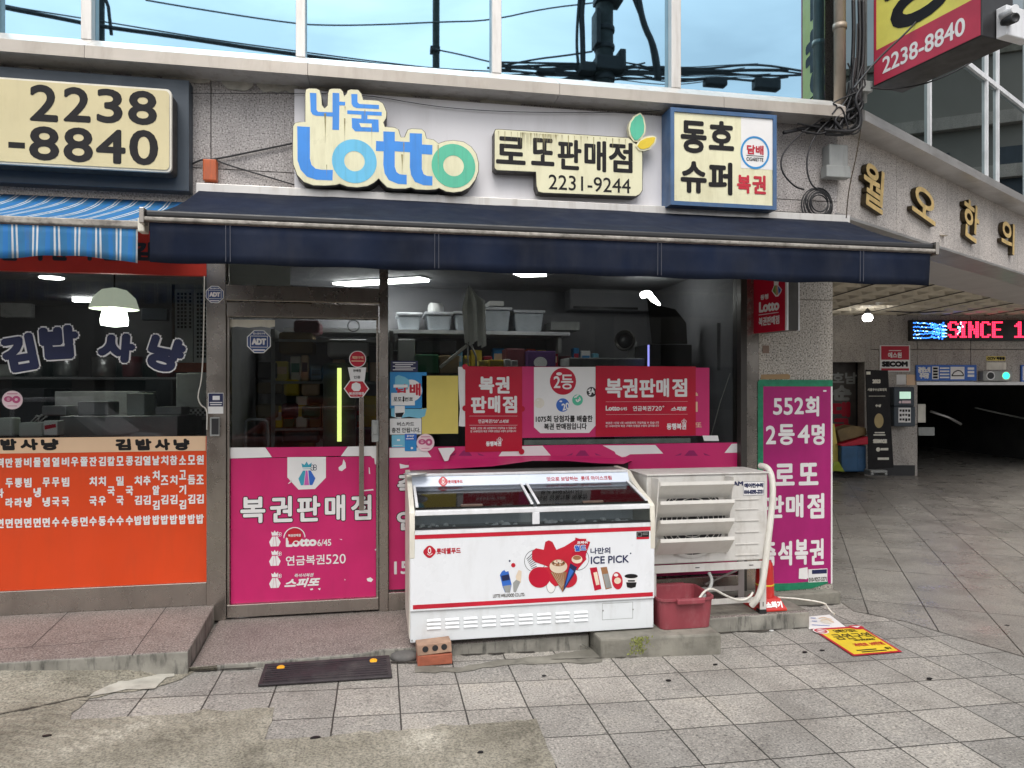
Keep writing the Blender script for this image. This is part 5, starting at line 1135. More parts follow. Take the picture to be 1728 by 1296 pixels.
# header
q = MB(); q.hexa([(xa, yF + .37, .998), (xb, yF + .37, .998), (xb, yF + .43, .998), (xa, yF + .43, .998), (xa, yF + .405, 1.062), (xb, yF + .405, 1.062), (xb, yF + .43, 1.062), (xa, yF + .43, 1.062)])
q.build('header_panel', M['header'], s)
MB().bx(xa, xb, yF + .4, yF + .43, 1.063, 1.078).build('header_trim', M['white'], s, bevel=.003)
MB().bx(xa, xb, yF + .432, yF + .7, 1.03, 1.07).build('back_lid', mat('grey_lid', (.2, .2, .19), .4), s, bevel=.004)
HD = Fr(0, yF + .378)
class FH(Fr):                                         # leaning header face
    def W(f, x, z, off=0): return Vector((x, yF + .37 + (z - .998) / .064 * .035 - off, z))
fh = FH(0, yF + .39)
q = MB(); q.text(fh, '맛으로 보답하는  롯데 아이스크림', (fh.S(*E(948, 200))[0], fh.S(*E(1358, 200))[0], 1.017, 1.043), .002, .0006); q.text(fh, '롯데웰푸드', (fh.S(*E(322, 210))[0], fh.S(*E(416, 210))[0], 1.018, 1.038), .002, .0008)
def logo(q, fr, x, z, r, off):
    P = []
    for cxx, czz, a0 in ((r * .42, 0, -45), (0, r * .42, 45), (-r * .42, 0, 135), (0, -r * .42, 225)):
        P += [(x + cxx + r * .58 * math.cos(R(a0 + 22.5 * i)), z + czz + r * .58 * math.sin(R(a0 + 22.5 * i))) for i in range(5)]
    q.m = 0; q.poly(fr, P, off); q.m = 1; q.ring(fr, x, z + r * .2, r * .14, r * .26, off + .0006, 20, k=1.9); q.ring(fr, x + r * .05, z - r * .1, r * .36, r * .46, off + .0008, 20, 200, 340); q.m = 0
logo(q, fh, fh.S(*E(292, 207))[0], 1.03, .03, .002); q.build('header_lettering', [M['red'], M['wfilm']], s)
# printed front
q = MB(); o_ = .0012; B_ = lambda a, b, c, d_: FF.B(*E(a, b), *E(c, d_), o_)
def stripe(x0, y0, y1, x2, y2, y3, m=0): q.m = m; q.poly(FF, [FF.S(*E(x0, y0), o_), FF.S(*E(x2, y2), o_), FF.S(*E(x2, y3), o_), FF.S(*E(x0, y1), o_)], o_)
z_ = FF.S(*E(97, 551), o_)[1]; q.rect(FF, (fx0 + .016, fx1 - .012, z_ - .0125, z_ + .0125), o_); z_ = FF.S(*E(97, 995), o_)[1]; q.rect(FF, (fx0 + .016, fx1 - .012, z_ - .0125, z_ + .0125), o_)
q.build('red_stripes', M['red'], s)
q = MB(); logo(q, FF, *FF.S(*E(206, 643), o_), .036, o_); q.m = 0; q.text(FF, '롯데웰푸드', B_(250, 618, 404, 656), o_, .0012); q.build('maker_mark', [M['red'], M['wfilm']], s)
q = MB(); q.text(FF, '나만의', B_(1226, 616, 1352, 656), o_, .0012); q.text(FF, 'ICE PICK', B_(1228, 668, 1470, 716), o_, .0014); q.disc(FF, *FF.S(*E(1481, 653), o_), .005, o_, n=12); q.build('slogan', M['navyfilm'], s)
q = MB(); q.text(FF, 'LOTTE WELLFOOD CO.,LTD.', B_(608, 908, 810, 932), o_, .0004); q.build('maker_lettering', M['brown'], s)
q = MB(); cb = [M['red'], M['navyfilm'], M['wfilm'], M['emb3'], mat('cone_print', (.3, .14, .06), .5), mat('cream_print', (.72, .6, .46), .5), M['char'], M['gbox'], M['crimson']]
def pe(pts, m, k=0): q.m = m; q.poly(FF, [FF.S(*E(x, y), o_) for x, y in pts], o_ + k * 3e-4)
def blob(cx_, cy_, rx_, ry_, m, k=0, a=0, n=26): pe([(cx_ + rx_ * math.cos(t) * math.cos(a) - ry_ * math.sin(t) * math.sin(a), cy_ + rx_ * math.cos(t) * math.sin(a) + ry_ * math.sin(t) * math.cos(a)) for t in [2 * math.pi * i / n for i in range(n)]], m, k)
sx, sz = FF.S(*E(876, 700), o_); q.m = 6; q.ring(FF, sx, sz, .0635, .066, o_, 36)
for i in range(7): q.line(FF, [FF.S(*E(822 + i * 5, 690 + i * 10), o_), FF.S(*E(862 - i * 0 + i * 4, 660 + i * 14 - 10), o_)], .0035, o_ + .0003)
sx, sz = FF.S(*E(1150, 690), o_); q.m = 6; q.ring(FF, sx, sz, .0635, .066, o_ + .0002, 36)
blob(976, 858, 30, 48, 7, 0)
blob(976, 858, 26, 44, 2, 1)
pe([(856, 690), (856, 640), (880, 620), (930, 630), (940, 580), (962, 570), (985, 580), (1010, 630), (1060, 610), (1140, 560), (1200, 560), (1190, 640), (1200, 690), (1140, 760), (1080, 740), (1000, 760), (940, 730), (880, 710)], 0, 2)
blob(902, 805, 68, 66, 0, 3); blob(1080, 812, 62, 58, 0, 4); pe([(900, 740), (1100, 740), (1040, 850), (1000, 862), (975, 840)], 0, 5)
blob(905, 805, 64, 62, 8, 6)
pe([(1130, 552), (1224, 580), (1200, 650), (1180, 690), (1120, 650)], 8, 7)                       # red wrapper top
pe([(1112, 640), (1200, 660), (1180, 700), (1140, 760), (1100, 720)], 8, 8)
blob(1140, 690, 34, 26, 5, 9); blob(1140, 680, 26, 14, 4, 10)
pe([(1098, 715), (1140, 740), (1120, 790), (1050, 898), (1060, 850)], 1, 9); pe([(1095, 745), (1120, 765), (1062, 870)], 3, 10)
pe([(972, 770), (1076, 770), (1050, 898)], 4, 11)
for i in range(6): q.m = 5; q.line(FF, [FF.S(*E(980 + i * 14, 772), o_), FF.S(*E(1040 + i * 3, 872 - i * 4), o_)], .0012, o_ + .0037)
blob(1022, 735, 56, 42, 5, 13); blob(1022, 712, 44, 22, 4, 14); blob(1022, 704, 30, 12, 5, 15)
for i in range(9): blob(980 + i * 10.5, 700 + (i % 3) * 12, 5, 4, (0, 6, 5)[i % 3], 16 + i % 2)
q.m = 2; q.text(FF, '월드', B_(1120, 596, 1200, 640), o_ + .004, .004); q.m = 3; q.text(FF, '월드', B_(1123, 599, 1197, 637), o_ + .0056, .0018); q.m = 2; q.text(FF, '프레쉬', B_(1140, 574, 1206, 592), o_ + .004, .001)
blob(737, 728, 14, 14, 0); blob(714, 701, 6, 6, 1)
pe([(664, 768), (680, 758), (690, 770), (706, 765), (726, 850), (716, 902), (684, 900), (668, 860), (652, 790)], 3, 1); pe([(672, 860), (722, 852), (716, 902), (686, 900)], 7, 2); pe([(660, 795), (708, 785), (716, 820), (668, 830)], 1, 2)
pe([(752, 800), (770, 758), (790, 765), (785, 840), (760, 836)], 5, 1); pe([(735, 840), (755, 820), (782, 832), (774, 852), (752, 900), (738, 896)], 7, 2)
pe([(1222, 745), (1266, 740), (1296, 878), (1252, 890)], 8, 1); pe([(1244, 775), (1268, 770), (1284, 850), (1262, 855)], 5, 2); pe([(1290, 742), (1330, 738), (1362, 872), (1322, 882)], 4, 1); pe([(1304, 785), (1338, 780), (1358, 868), (1326, 874)], 7, 2)
blob(1396, 826, 34, 56, 0, 1, -.12); blob(1398, 826, 22, 20, 5, 2, -.12); blob(1388, 790, 14, 10, 2, 3)
pe([(1444, 800), (1524, 800), (1512, 868), (1484, 876), (1456, 870)], 2, 1); pe([(1452, 836), (1518, 836), (1512, 866), (1484, 874), (1458, 868)], 6, 2); blob(1484, 797, 42, 14, 6, 3); pe([(1462, 822), (1508, 822), (1506, 832), (1464, 832)], 6, 3)
q.build('ice_cream_print', cb, s)
q = MB(); q.rect(FF, B_(1518, 514, 1598, 550), o_); q.m = 1; q.rect(FF, B_(1518, 550, 1598, 563), o_); q.m = 2; q.frame(FF, B_(1524, 520, 1550, 545), .0018, o_ + .0002, o_ + .0008); q.rect(FF, B_(1556, 522, 1590, 526), o_ + .001); q.rect(FF, B_(1556, 532, 1590, 535), o_ + .001); q.build('corner_label', [M['char'], M['red'], M['gbox']], s)
q = MB(); q.lathe(FF.W(fx0 + .05, 1.083, -.36), [(.001, 0), (.055, .0), (.06, .004), (.05, .01), (.001, .012)], 18, sx=1.3, sy=.8); one('metal_dish', q, M['alu'], 'flat grey metal piece lying on the left end of the freezer top', 'dish', (fx0 + .05, -.4, 1.08))

# bricks, stone and concrete block under the freezer
gz0 = zg(.3)
q = MB(); bq = G(735, 1124); q.bx(bq.x - .1, bq.x + .095, bq.y - .0, bq.y + .1, gz0 + .004, gz0 + .062)
o = one('brick', q, M['brickb'], 'solid red brick lying on the cement under the freezer corner', 'brick', (bq.x, bq.y, gz0), bevel=.005); o.rotation_euler = (0, 0, R(2))
s = thing('brick', 'tan brick with three round holes on top of the red brick', 'brick', (bq.x - .005, bq.y + .05, gz0 + .066)); s.rotation_euler = (0, R(-2.5), R(3))
hb_ = Fr(bq.x - .1, bq.y + .002); z0, z1 = gz0 + .066, gz0 + .126
q = MB(); q.bx(bq.x - .103, bq.x + .09, bq.y + .004, bq.y + .1, z0, z1); o = q.build('block', M['brickt'], s, bevel=.004)
q = MB()
for dx in (.042, .097, .148): q.disc(hb_, dx, (z0 + z1) / 2 + .004, .017, -.001, .0, 20)
q.build('hole', M['black'], s)
q = MB(); c = G(683, 1117); q.lathe((c.x, c.y + .05, zg(c.x) - .01), [(.001, 0), (.07, .004), (.088, .02), (.08, .04), (.05, .052), (.001, .056)], 22, sx=.95, sy=.75)
one('stone', q, mat('grey_stone', (.12, .115, .11), .8, var=.2, vs=18, bump=.3, bs=70), 'smooth flat grey stone beside the bricks', 'stone', (c.x, c.y + .05, zg(c.x)))
q = MB(); b0 = G(1015, 1111.7); b1 = G(1217.5, 1104.4); zz0 = zg(1.3)
q.hexa([(b0.x, b0.y, zz0 - .02), (b1.x, b1.y, zz0 - .02), (b1.x + .0, b1.y + .28, zz0 - .02), (b0.x - .02, b0.y + .3, zz0 - .02), (b0.x - .006, b0.y, .145), (b1.x, b1.y, .145), (b1.x, b1.y + .28, .145), (b0.x - .02, b0.y + .3, .145)])
one('concrete_block', q, M['conc'], 'long rough concrete block carrying the freezer end and the red tub', 'block', (b0.x, b0.y, 0), bevel=.012)
s = thing('moss_patch', 'patch of small green weeds growing on the front of the concrete block', 'weeds', (b0.x + .2, b0.y - .01, .03)); q = MB(); q.open = True; rnd = random.Random(8)
BF = Fr(b0.x, b0.y); cxm_, _ = BF.S(1076, 1082)
for i in range(330):
    x = cxm_ + rnd.gauss(0, .028); z = .05 + rnd.random() ** .8 * .095 ; L_ = rnd.uniform(.004, .011); a_ = rnd.uniform(0, 6.3); o_ = rnd.uniform(.002, .022)
    x += (z - .09) * .25; p = BF.W(x, z, o_); u = Vector((math.cos(a_), rnd.uniform(-.5, .5), math.sin(a_))) * L_; v = Vector((-math.sin(a_), rnd.uniform(-.5, .5), math.cos(a_))) * L_ * .45
    q.add([p - u, p + v, p + u, p - v], [(0, 1, 2, 3)])
M['leaf'] = mat('weed_leaf', (.2, .22, .055), .6, var=.5, vs=60)
q.build('leaves', M['leaf'], s); q = MB()
for i in range(14): x = cxm_ + rnd.gauss(0, .02); q.tube([BF.W(x, .05, .003), BF.W(x + rnd.uniform(-.02, .02), .09, .008), BF.W(x + rnd.uniform(-.04, .05), .135, .015)], .0012, 4)
q.build('stems', M['leaf'], s)

# outdoor unit
yA = -.54; FA = Fr(0, yA); ax0, ax1, az0, az1 = 1.69, 2.537, .48, 1.064
s = thing('outdoor_unit', 'aged beige air conditioner outdoor unit with four wide louvres', 'air conditioner', (2.1, -.4, .48))
MB().bx(ax0, ax1, yA, yA + .32, az0, az1 - .012).build('casing', M['acw'], s, bevel=.008)
MB().bx(ax0 - .005, ax1 + .005, yA - .008, yA + .325, az1 - .012, az1).build('top_cover', M['acw'], s, bevel=.005)
fcx, fcz = ax0 + .31, (az0 + az1) / 2 - .01
q = MB(); q.m = 1; q.disc(FA, fcx, fcz, .235, .001, .0015, 48); q.m = 0
for rr_ in (.04, .075, .11, .145, .18, .21): q.ring(FA, fcx, fcz, rr_ - .003, rr_ + .003, .012, 48)
q.ring(FA, fcx, fcz, .225, .245, .013, 48)
for i in range(16): a_ = math.pi * i / 8; q.line(FA, [(fcx + .03 * math.cos(a_), fcz + .03 * math.sin(a_)), (fcx + .23 * math.cos(a_), fcz + .23 * math.sin(a_))], .003, .009)
q.build('fan_grille', [M['acw'], M['black']], s)
k8 = .274; Q = lambda x, y: (1000 + x * k8, 760 + y * k8)
lx1 = FA.S(*Q(874, 240), .13)[0]; lx0 = ax0 + .04
q = MB()
for i in range(4):
    zt2 = FA.S(*Q(620, 192 + i * 116), .13)[1]; d0 = .13
    vs = []
    for x in (lx0, lx1): vs += [FA.W(x, zt2, d0), FA.W(x, zt2 - .022, d0 + .002), FA.W(x, zt2 - .118, .045), FA.W(x, zt2 - .112, .03), FA.W(x, zt2 - .006, d0 - .03)]
    q.add(vs, [tuple(range(5)), tuple(range(9, 4, -1))] + [(j, (j + 1) % 5, 5 + (j + 1) % 5, 5 + j) for j in range(5)])
M['louv'] = mat('louvre_plastic', (.68, .66, .62), .45, var=.04, dirt=.25, dcol=(.4, .37, .32)); q.build('louvres', M['louv'], s)
q = MB(); zt2 = FA.S(*Q(840, 165), .1)[1]; zb2 = FA.S(*Q(840, 655), .1)[1]
for x in (lx0 - .008, lx1):
    q.hexa([FA.W(x, zb2, .02), FA.W(x + .008, zb2, .02), FA.W(x + .008, zb2, .004), FA.W(x, zb2, .004), FA.W(x, zt2, .12), FA.W(x + .008, zt2, .12), FA.W(x + .008, zt2, .004), FA.W(x, zt2, .004)])
q.build('louvre_side', M['louv'], s)
q = MB()
for y in (300, 360, 430, 500, 573, 640): q.box(FA, FA.B(*Q(880, y), *Q(1022, y + 4), 0), .0, .006)
q.build('panel_ribs', M['acw'], s)
q = MB(); r = FA.B(*Q(928, 192), *Q(1056, 276), .002); q.rect(FA, r, .0016); q.m = 1; q.frame(FA, r, .0016, .0017, .0022); h_ = (r[3] - r[2])
q.text(FA, '에어컨수리', (r[0] + .006, r[1] - .006, r[2] + h_ * .55, r[3] - h_ * .1), .0024, .0022); q.text(FA, '010-8295-2221', (r[0] + .005, r[1] - .005, r[2] + h_ * .1, r[2] + h_ * .4), .0024, .0022)
q.build('service_sticker', [M['wfilm'], M['navyfilm']], s)
q = MB(); q.text(FA, 'SAM', FA.B(*Q(846, 190), *Q(926, 218), .001), .0015, .002); q.build('maker_lettering', M['navyfilm'], s)
# its angle-iron stand
s = thing('unit_stand', 'beige slotted angle iron stand under the outdoor unit', 'stand', (2.1, -.4, .12))
q = MB(); L_ = .045
for x in (ax0 + .02, ax1 - L_ - .01):
    for y in (yA + .0, yA + .29): q = MB(); q.bx(x, x + L_, y, y + .004, .13, .44); q.bx(x + (L_ - .004 if x > 2 else 0), x + (L_ if x > 2 else .004), y + .0045, y + L_, .13, .44); q.build('leg', M['acw'], s); q = MB(); q.bx(x - .002, x + L_ + .002, y - .002, y + L_, .12, .15); q.build('foot', M['black'], s)
q = MB(); q.bx(ax0, ax1 - .005, yA - .006, yA - .002, .425, .475); q.bx(ax0, ax1 - .005, yA + .33, yA + .334, .425, .475); q.build('rail', M['acw'], s)
q = MB(); q.bx(ax0, ax1 - .05, yA + .002, yA + .008, .20, .235); q.bx(ax0, ax1 - .05, yA + .28, yA + .286, .2, .235); q.tube([(ax1 - .03, yA + .28, .36), (ax1 - .3, yA + .3, .25)], .008, 6); q.build('brace', M['acw'], s)
q = MB()
for x in (2.02, 2.4): q.rect(FA, (x, x + .03, .447, .453), .0075)
for z in (.17, .3, .36): q.rect(FA, (ax1 - .036, ax1 - .03, z, z + .03), .0015)
q.build('slots', M['black'], s)
def hose(pts, r, name, label, m='wcable', sm=3): q = MB(); q.tube(pts, r, 12, sm); return one(name, q, M[m], label, 'hose', pts[0])
P_ = lambda x, y, o: FA.W(*FA.S(x, y, o), o)
hose([P_(1283, 786, -.16), P_(1294, 788, -.1), P_(1302, 800, -.05), P_(1305, 830, -.02), P_(1300, 880, 0), P_(1293, 940, .02), P_(1287, 985, .03), P_(1279, 1010, .03), P_(1268, 1022, .0)], .021, 'insulated_pipe', 'thick white wrapped pipe bending down the right side of the outdoor unit')
hose([P_(1196, 966, .03), P_(1202, 978, .05), P_(1199, 992, .1), P_(1190, 1004, .16), P_(1183, 1014, .2)], .011, 'drain_hose', 'grey drain hose dropping into the red tub', 'gbox')
hose([P_(1180, 1010, .2), P_(1190, 996, .16), P_(1203, 993, .12), P_(1222, 1004, .06), P_(1240, 1012, .03), P_(1256, 1013, .01), P_(1267, 1006, .01), P_(1270, 1000, -.01)], .0075, 'drain_hose', 'thin white hose looping from the stand into the red tub')

# red tub
s = thing('tub', 'red plastic rectangular tub standing on the concrete block', 'tub', (1.85, -.68, .145))
bx0, bx1, by0, by1, bz0, bz1 = 1.70, 2.0, -.80, -.50, .146, .335
def rrect(x0, x1, y0, y1, r): return [(p[0], p[1]) for p in rr(Fr(0, 0), (x0, x1, y0, y1), r)]
q = MB(); lo = rrect(bx0 - .015, bx1 + .008, by0 + .0, by1 - .02, .04); hi = rrect(bx0 - .03, bx1 + .025, by0 - .015, by1, .05); hi2 = rrect(bx0 - .024, bx1 + .019, by0 - .009, by1 - .006, .045); lo2 = rrect(bx0 - .008, bx1 + .001, by0 + .008, by1 - .028, .034)
n = len(lo); vs = [(*p, bz0) for p in lo] + [(*p, bz1) for p in hi] + [(*p, bz1) for p in hi2] + [(*p, bz0 + .01) for p in lo2]
q.add(vs, [tuple(range(n - 1, -1, -1))] + [(k * n + i, k * n + (i + 1) % n, (k + 1) * n + (i + 1) % n, (k + 1) * n + i) for k in range(3) for i in range(n)] + [tuple(3 * n + i for i in range(n))]); q.build('basin', M['bucket'], s, bevel=.006)
q = MB(); ho = rrect(bx0 - .038, bx1 + .033, by0 - .023, by1 + .008, .055); hin = rrect(bx0 - .03, bx1 + .025, by0 - .015, by1, .05)
for a_, b_ in ((bz1 - .012, bz1 + .003),):
    vs = [(*p, a_) for p in ho] + [(*p, b_) for p in ho] + [(*p, b_) for p in hin] + [(*p, a_) for p in hin]; q.add(vs, [(k * n + i, k * n + (i + 1) % n, ((k + 1) % 4) * n + (i + 1) % n, ((k + 1) % 4) * n + i) for k in range(4) for i in range(n)])
q.build('rim', M['bucket'], s)
q = MB(); q.bx(bx0 + .07, bx1 - .05, by0 - .045, by0 - .012, bz1 - .03, bz1 + .004); q.build('handle', M['bucket'], s, bevel=.008)
q = MB(); q.bx(bx0 + .03, bx1 - .03, by1, by1 + .03, bz1 - .015, bz1 + .006); q.build('handle', M['bucket'], s, bevel=.006)

# extinguisher stand
c = Vector((2.585, -.42, .125)); s = thing('extinguisher_stand', 'red fire extinguisher cover with flared square base and white lettering', 'fire extinguisher', c)
M['fred'] = mat('glossy_red_plastic', (.52, .022, .018), .35, var=.06, coat=.3)
q = MB(); q.lathe(c, [(.07, .07), (.062, .085), (.06, .2), (.057, .27), (.05, .305), (.03, .325), (.001, .33)], 28); q.build('cover', M['fred'], s)
q = MB(); a_ = .105; b_ = .072; z0, z1 = c.z, c.z + .078
q.add([(c.x - a_, c.y - a_, z0), (c.x + a_, c.y - a_, z0), (c.x + a_, c.y + a_, z0), (c.x - a_, c.y + a_, z0), (c.x - a_, c.y - a_, z0 + .012), (c.x + a_, c.y - a_, z0 + .012), (c.x + a_, c.y + a_, z0 + .012), (c.x - a_, c.y + a_, z0 + .012), (c.x - b_, c.y - b_, z1), (c.x + b_, c.y - b_, z1), (c.x + b_, c.y + b_, z1), (c.x - b_, c.y + b_, z1)],
      [(3, 2, 1, 0), (8, 9, 10, 11)] + [(k * 4 + i, k * 4 + (i + 1) % 4, k * 4 + 4 + (i + 1) % 4, k * 4 + 4 + i) for k in range(2) for i in range(4)]); q.build('base', M['fred'], s, bevel=.004)
q = MB(); q.lathe(c, [(.0613, .155), (.0618, .157), (.0618, .163), (.0611, .165)], 28); q.build('band', M['yellow'], s)
class FE(Fr):
    def W(f, x, z, off=0): t = (z - .012) / .066; return Vector((c.x + x, c.y - .105 + .033 * t - off, c.z + z + off * .4))
fe = FE(c.x, c.y - .1); q = MB(); q.text(fe, '소화기', (-.045, .075, .022, .062), .003, .0035); q.m = 0; q.frame(fe, (-.085, -.055, .02, .066), .004, .002, .0035); q.rect(fe, (-.075, -.066, .03, .055), .003); q.build('lettering', M['wfilm'], s)

# rubber ramp
s = thing('kerb_ramp', 'black ribbed rubber kerb ramp with two yellow studs before the shop step', 'ramp', (-.35, -.95, .05))
f0, f1 = G(435, 1161), G(662, 1146); t0, t1 = G(447, 1120, .115), G(657, 1105, .115)
q = MB(); f = [Vector((f0.x, f0.y, zg(f0.x) + .006)), Vector((f1.x, f1.y, zg(f1.x) + .006)), t1, t0]; nn = Vector((0, 0, .012))
q.hexa([f[0], f[1], f[2] - Vector((0, 0, .05)), f[3] - Vector((0, 0, .05))] + [f[0] + nn, f[1] + nn, f[2], f[3]]); q.build('slab', M['rubber'], s, bevel=.004)
top = lambda u, v: (f[0] + nn) * (1 - u) * (1 - v) + (f[1] + nn) * u * (1 - v) + f[2] * u * v + f[3] * (1 - u) * v
q = MB(); up = Vector((0, -.2, 1)).normalized() * .005
for i in range(8):
    v = .08 + i * .105; a_, b_, c_, d_ = top(.03, v), top(.97, v), top(.97, v + .05), top(.03, v + .05)
    q.hexa([a_ - up, b_ - up, c_ - up, d_ - up, a_ + up, b_ + up, c_ + up, d_ + up])
q.build('ribs', M['rubber'], s, bevel=.001)
for u, v in ((.135, .72), (.865, .74)):
    q = MB(); q.lathe(top(u, v), [(.021, 0), (.021, .005), (.016, .007), (.001, .008)], 20, ax=(0, -.22, 1)); q.build('stud', mat('amber_stud', (.75, .36, .02), .35), s)

# notices stuck on the paving
def gquad(pts): return [Vector((p.x, p.y, zg(p.x) + .008)) for p in (G(*a) for a in pts)]
s = thing('floor_sticker', 'yellow no-smoking floor sticker with red rim stuck on the paving', 'floor sticker', G(1450, 1085))
Yq = [(1369, 1063), (1452, 1058.5), (1523, 1102), (1440, 1109)]
A_, B2, C_, D_ = gquad(Yq)
class FG(Fr):
    def W(f, x, z, off=0): return A_ * (1 - x) * z + B2 * x * z + C_ * x * (1 - z) + D_ * (1 - x) * (1 - z) + Vector((0, 0, off))
fg = FG(0, 0); q = MB(); q.m = 1; q.rect(fg, (0, 1, 0, 1), 0); q.m = 0; q.rect(fg, (.05, .95, .04, .93), .001); q.build('sheet', [M['yellow'], M['red']], s)
q = MB(); q.text(fg, '금연구역', (.16, .92, .52, .74), .002, .005); q.build('lettering', M['brown'], s)
q = MB(); q.text(fg, 'NO SMOKING', (.45, .86, .45, .51), .002, .003); q.text(fg, '담배연기없는', (.34, .78, .78, .9), .002, .002); q.rect(fg, (.25, .75, .07, .1), .002); q.rect(fg, (.2, .6, .13, .16), .002); q.text(fg, '중구', (.78, .9, .1, .18), .002, .004); q.build('small_lettering', M['char'], s)
q = MB(); q.text(fg, '과태료 10만원', (.3, .9, .26, .38), .002, .005); q.build('fine_lettering', M['red'], s)
q = MB(); q.disc(fg, .1, .88, .14, .0025, n=24, ry=.11); q.m = 1; q.ring(fg, .1, .88, .08, .115, .0035, 24, k=.8); q.line(fg, [(.02, .93), (.18, .83)], .03, .004); q.build('badge', [M['wfilm'], M['red']], s)
q = MB(); q.m = 1; q.disc(fg, .88, .95, .14, .0028, n=24, ry=.09); q.m = 0
for i in range(5): q.poly(fg, [(.88, .92), (.8 + i * .04, .99), (.84 + i * .04, .99)], .0036 + i * 1e-4)
q.build('maple_badge', [M['wfilm'], M['red']], s)
s = thing('floor_sticker', 'white worn floor sticker with a hand drawing above the yellow one', 'floor sticker', G(1390, 1050))
A_w, Bw, Cw, Dw = gquad([(1364, 1042), (1400, 1038.5), (1428, 1060), (1365, 1063.5)])
class FG2(Fr):
    def W(f, x, z, off=0): return A_w * (1 - x) * z + Bw * x * z + Cw * x * (1 - z) + Dw * (1 - x) * (1 - z) + Vector((0, 0, off))
f2 = FG2(0, 0); q = MB(); q.rect(f2, (0, 1, 0, 1), -.002); q.build('sheet', M['wfilm'], s)
q = MB(); q.poly(f2, [(.4, .55), (.55, .75), (.8, .7), (.85, .45), (.7, .3), (.5, .35)], .0002); q.m = 1; q.line(f2, [(.4, .75), (.6, .82), (.85, .6)], .05, .001); q.line(f2, [(.45, .6), (.7, .62), (.8, .35)], .04, .0016); q.m = 2; q.line(f2, [(.1, .85), (.3, .8)], .04, .001); q.line(f2, [(.12, .6), (.3, .55)], .04, .001); q.line(f2, [(.1, .3), (.6, .15)], .03, .001); q.build('drawing', [M['cream'], M['tan'], M['emb3']], s)

# wire, kerb scrap and litter
q = MB(); a_ = [FA.W(*FA.S(x, y, o), o) for x, y, o in ((1312, 1008, -.1), (1345, 1010, -.05), (1392, 1017, .0), (1396, 1024, .0), (1404, 1034, .03), (1408, 1036, .05))]; q.tube(a_, .0055, 8, 2)
one('ground_cable', q, M['wcable'], 'grey cable running along the kerb by the column to the paving', 'cable', a_[0])
q = MB(); rnd = random.Random(6); c = G(992, 1099)
for i in range(14):
    p = c + Vector((rnd.uniform(-.05, .05), rnd.uniform(-.02, .04), .012 + rnd.uniform(0, .02)))
    q.add([p, p + Vector((rnd.uniform(-.03, .03), rnd.uniform(-.02, .02), rnd.uniform(-.005, .02))), p + Vector((rnd.uniform(-.03, .03), rnd.uniform(-.02, .02), rnd.uniform(-.005, .02)))], [(0, 1, 2)])
one('plastic_wrapper', q, shopglass('clear_wrap', (.8, .8, .8), .2, .1), 'crumpled clear plastic wrapper left of the concrete block', 'wrapper', c)
def litter(px, py, r, lab, m='char', h=.004):
    c = G(px, py); q = MB(); n = 9; rnd = random.Random(int(px)); P = [(c.x + r * math.cos(2 * math.pi * i / n) * rnd.uniform(.6, 1.2), c.y + r * .6 * math.sin(2 * math.pi * i / n) * rnd.uniform(.6, 1.2)) for i in range(n)]
    zt_ = zg(c.x) + .0045; q.slab(P, zt_, zt_ + h); one('flat_scrap', q, M[m], lab, 'scrap', c)
for px, py, r, lab in ((531, 1247, .022, 'dark flattened scrap on the tile edge at the cement patch'), (811, 1272, .018, 'black gum spot near the bottom edge of the cement patch'), (1358, 1102, .02, 'dark dry leaf left of the yellow floor sticker'), (1388, 1099, .016, 'small curled leaf scrap beside the yellow floor sticker'),
                       (1568, 1147, .018, 'brown leaf on a paving joint right of the yellow floor sticker'), (1207, 1123, .014, 'dark scrap on the paving before the concrete block'), (1128, 1150, .02, 'dark flat stain scrap on a paving joint below the concrete block'), (72, 1156, .022, 'dark scrap on the cement patch at the left'), (78, 1244, .02, 'dark scrap on the swirled cement at the lower left'), (918, 1142, .012, 'small dark scrap on the paving below the freezer'),
                       (1700, 1057 - 0, .02, 'dark scrap on the entry paving at the right')): litter(px, py, r, lab)
litter(1302, 1066, .014, 'small white scrap at the foot of the shop step', 'paper', .006)
q = MB(); q.slab(gp([(380, 1050), (385, 1043), (466, 1040), (462, 1047), (400, 1051)]), .123, .128); one('foil_scrap', q, M['alu'], 'flat strip of grey metal lying under the shop door', 'metal strip', (-.8, -.05, .12))
# ---------------------------------------------------------------- inside the lottery shop
def AT(px, py, y): f = Fr(0, y); return f, f.S(px, py)
def depth_box(px0, py0, px1, py1, y, dy, mb=None):
    f = Fr(0, y); a, b, z0, z1 = f.B(px0, py0, px1, py1); mb = mb or MB(); return mb.bx(a, b, y, y + dy, z0, z1)
def zpl(px, py, z):
    r = ray(px, py); return CAM + r * ((z - CAM.z) / r.z)
def ceil_lamp(pts, lab, z=2.598):
    P = [zpl(x, y, z) for x, y in pts]; c = sum(P, Vector()) / len(P); s = thing('ceiling_lamp', lab, 'lamp', c, 'ceiling lamps in the lottery shop')
    q = MB(); q.slab([(p.x, p.y) for p in P], z - .03, z - .012); q.build('diffuser', M['lightw'], s); q = MB(); q.slab([((p.x - c.x) * 1.06 + c.x, (p.y - c.y) * 1.1 + c.y) for p in P], z - .011, z); q.build('tray', M['white'], s)
ceil_lamp([(562, 474.5), (590, 478), (724, 470), (706, 465.5)], 'long bright ceiling lamp seen above the shop door and window')
ceil_lamp([(866, 456.5), (880, 462), (922, 460.5), (905, 455)], 'short bright ceiling lamp under the middle of the navy awning edge')
s = thing('wall_shelf', 'long white wall shelf carrying the storage tubs at the back of the shop', 'shelf', (1, 1.8, 1.9))
r = Fr(0, 1.55).B(656, 558, 962, 564); MB().bx(r[0] - .9, r[1], 1.55, 2.08, r[2], r[3]).build('board', M['white'], s)
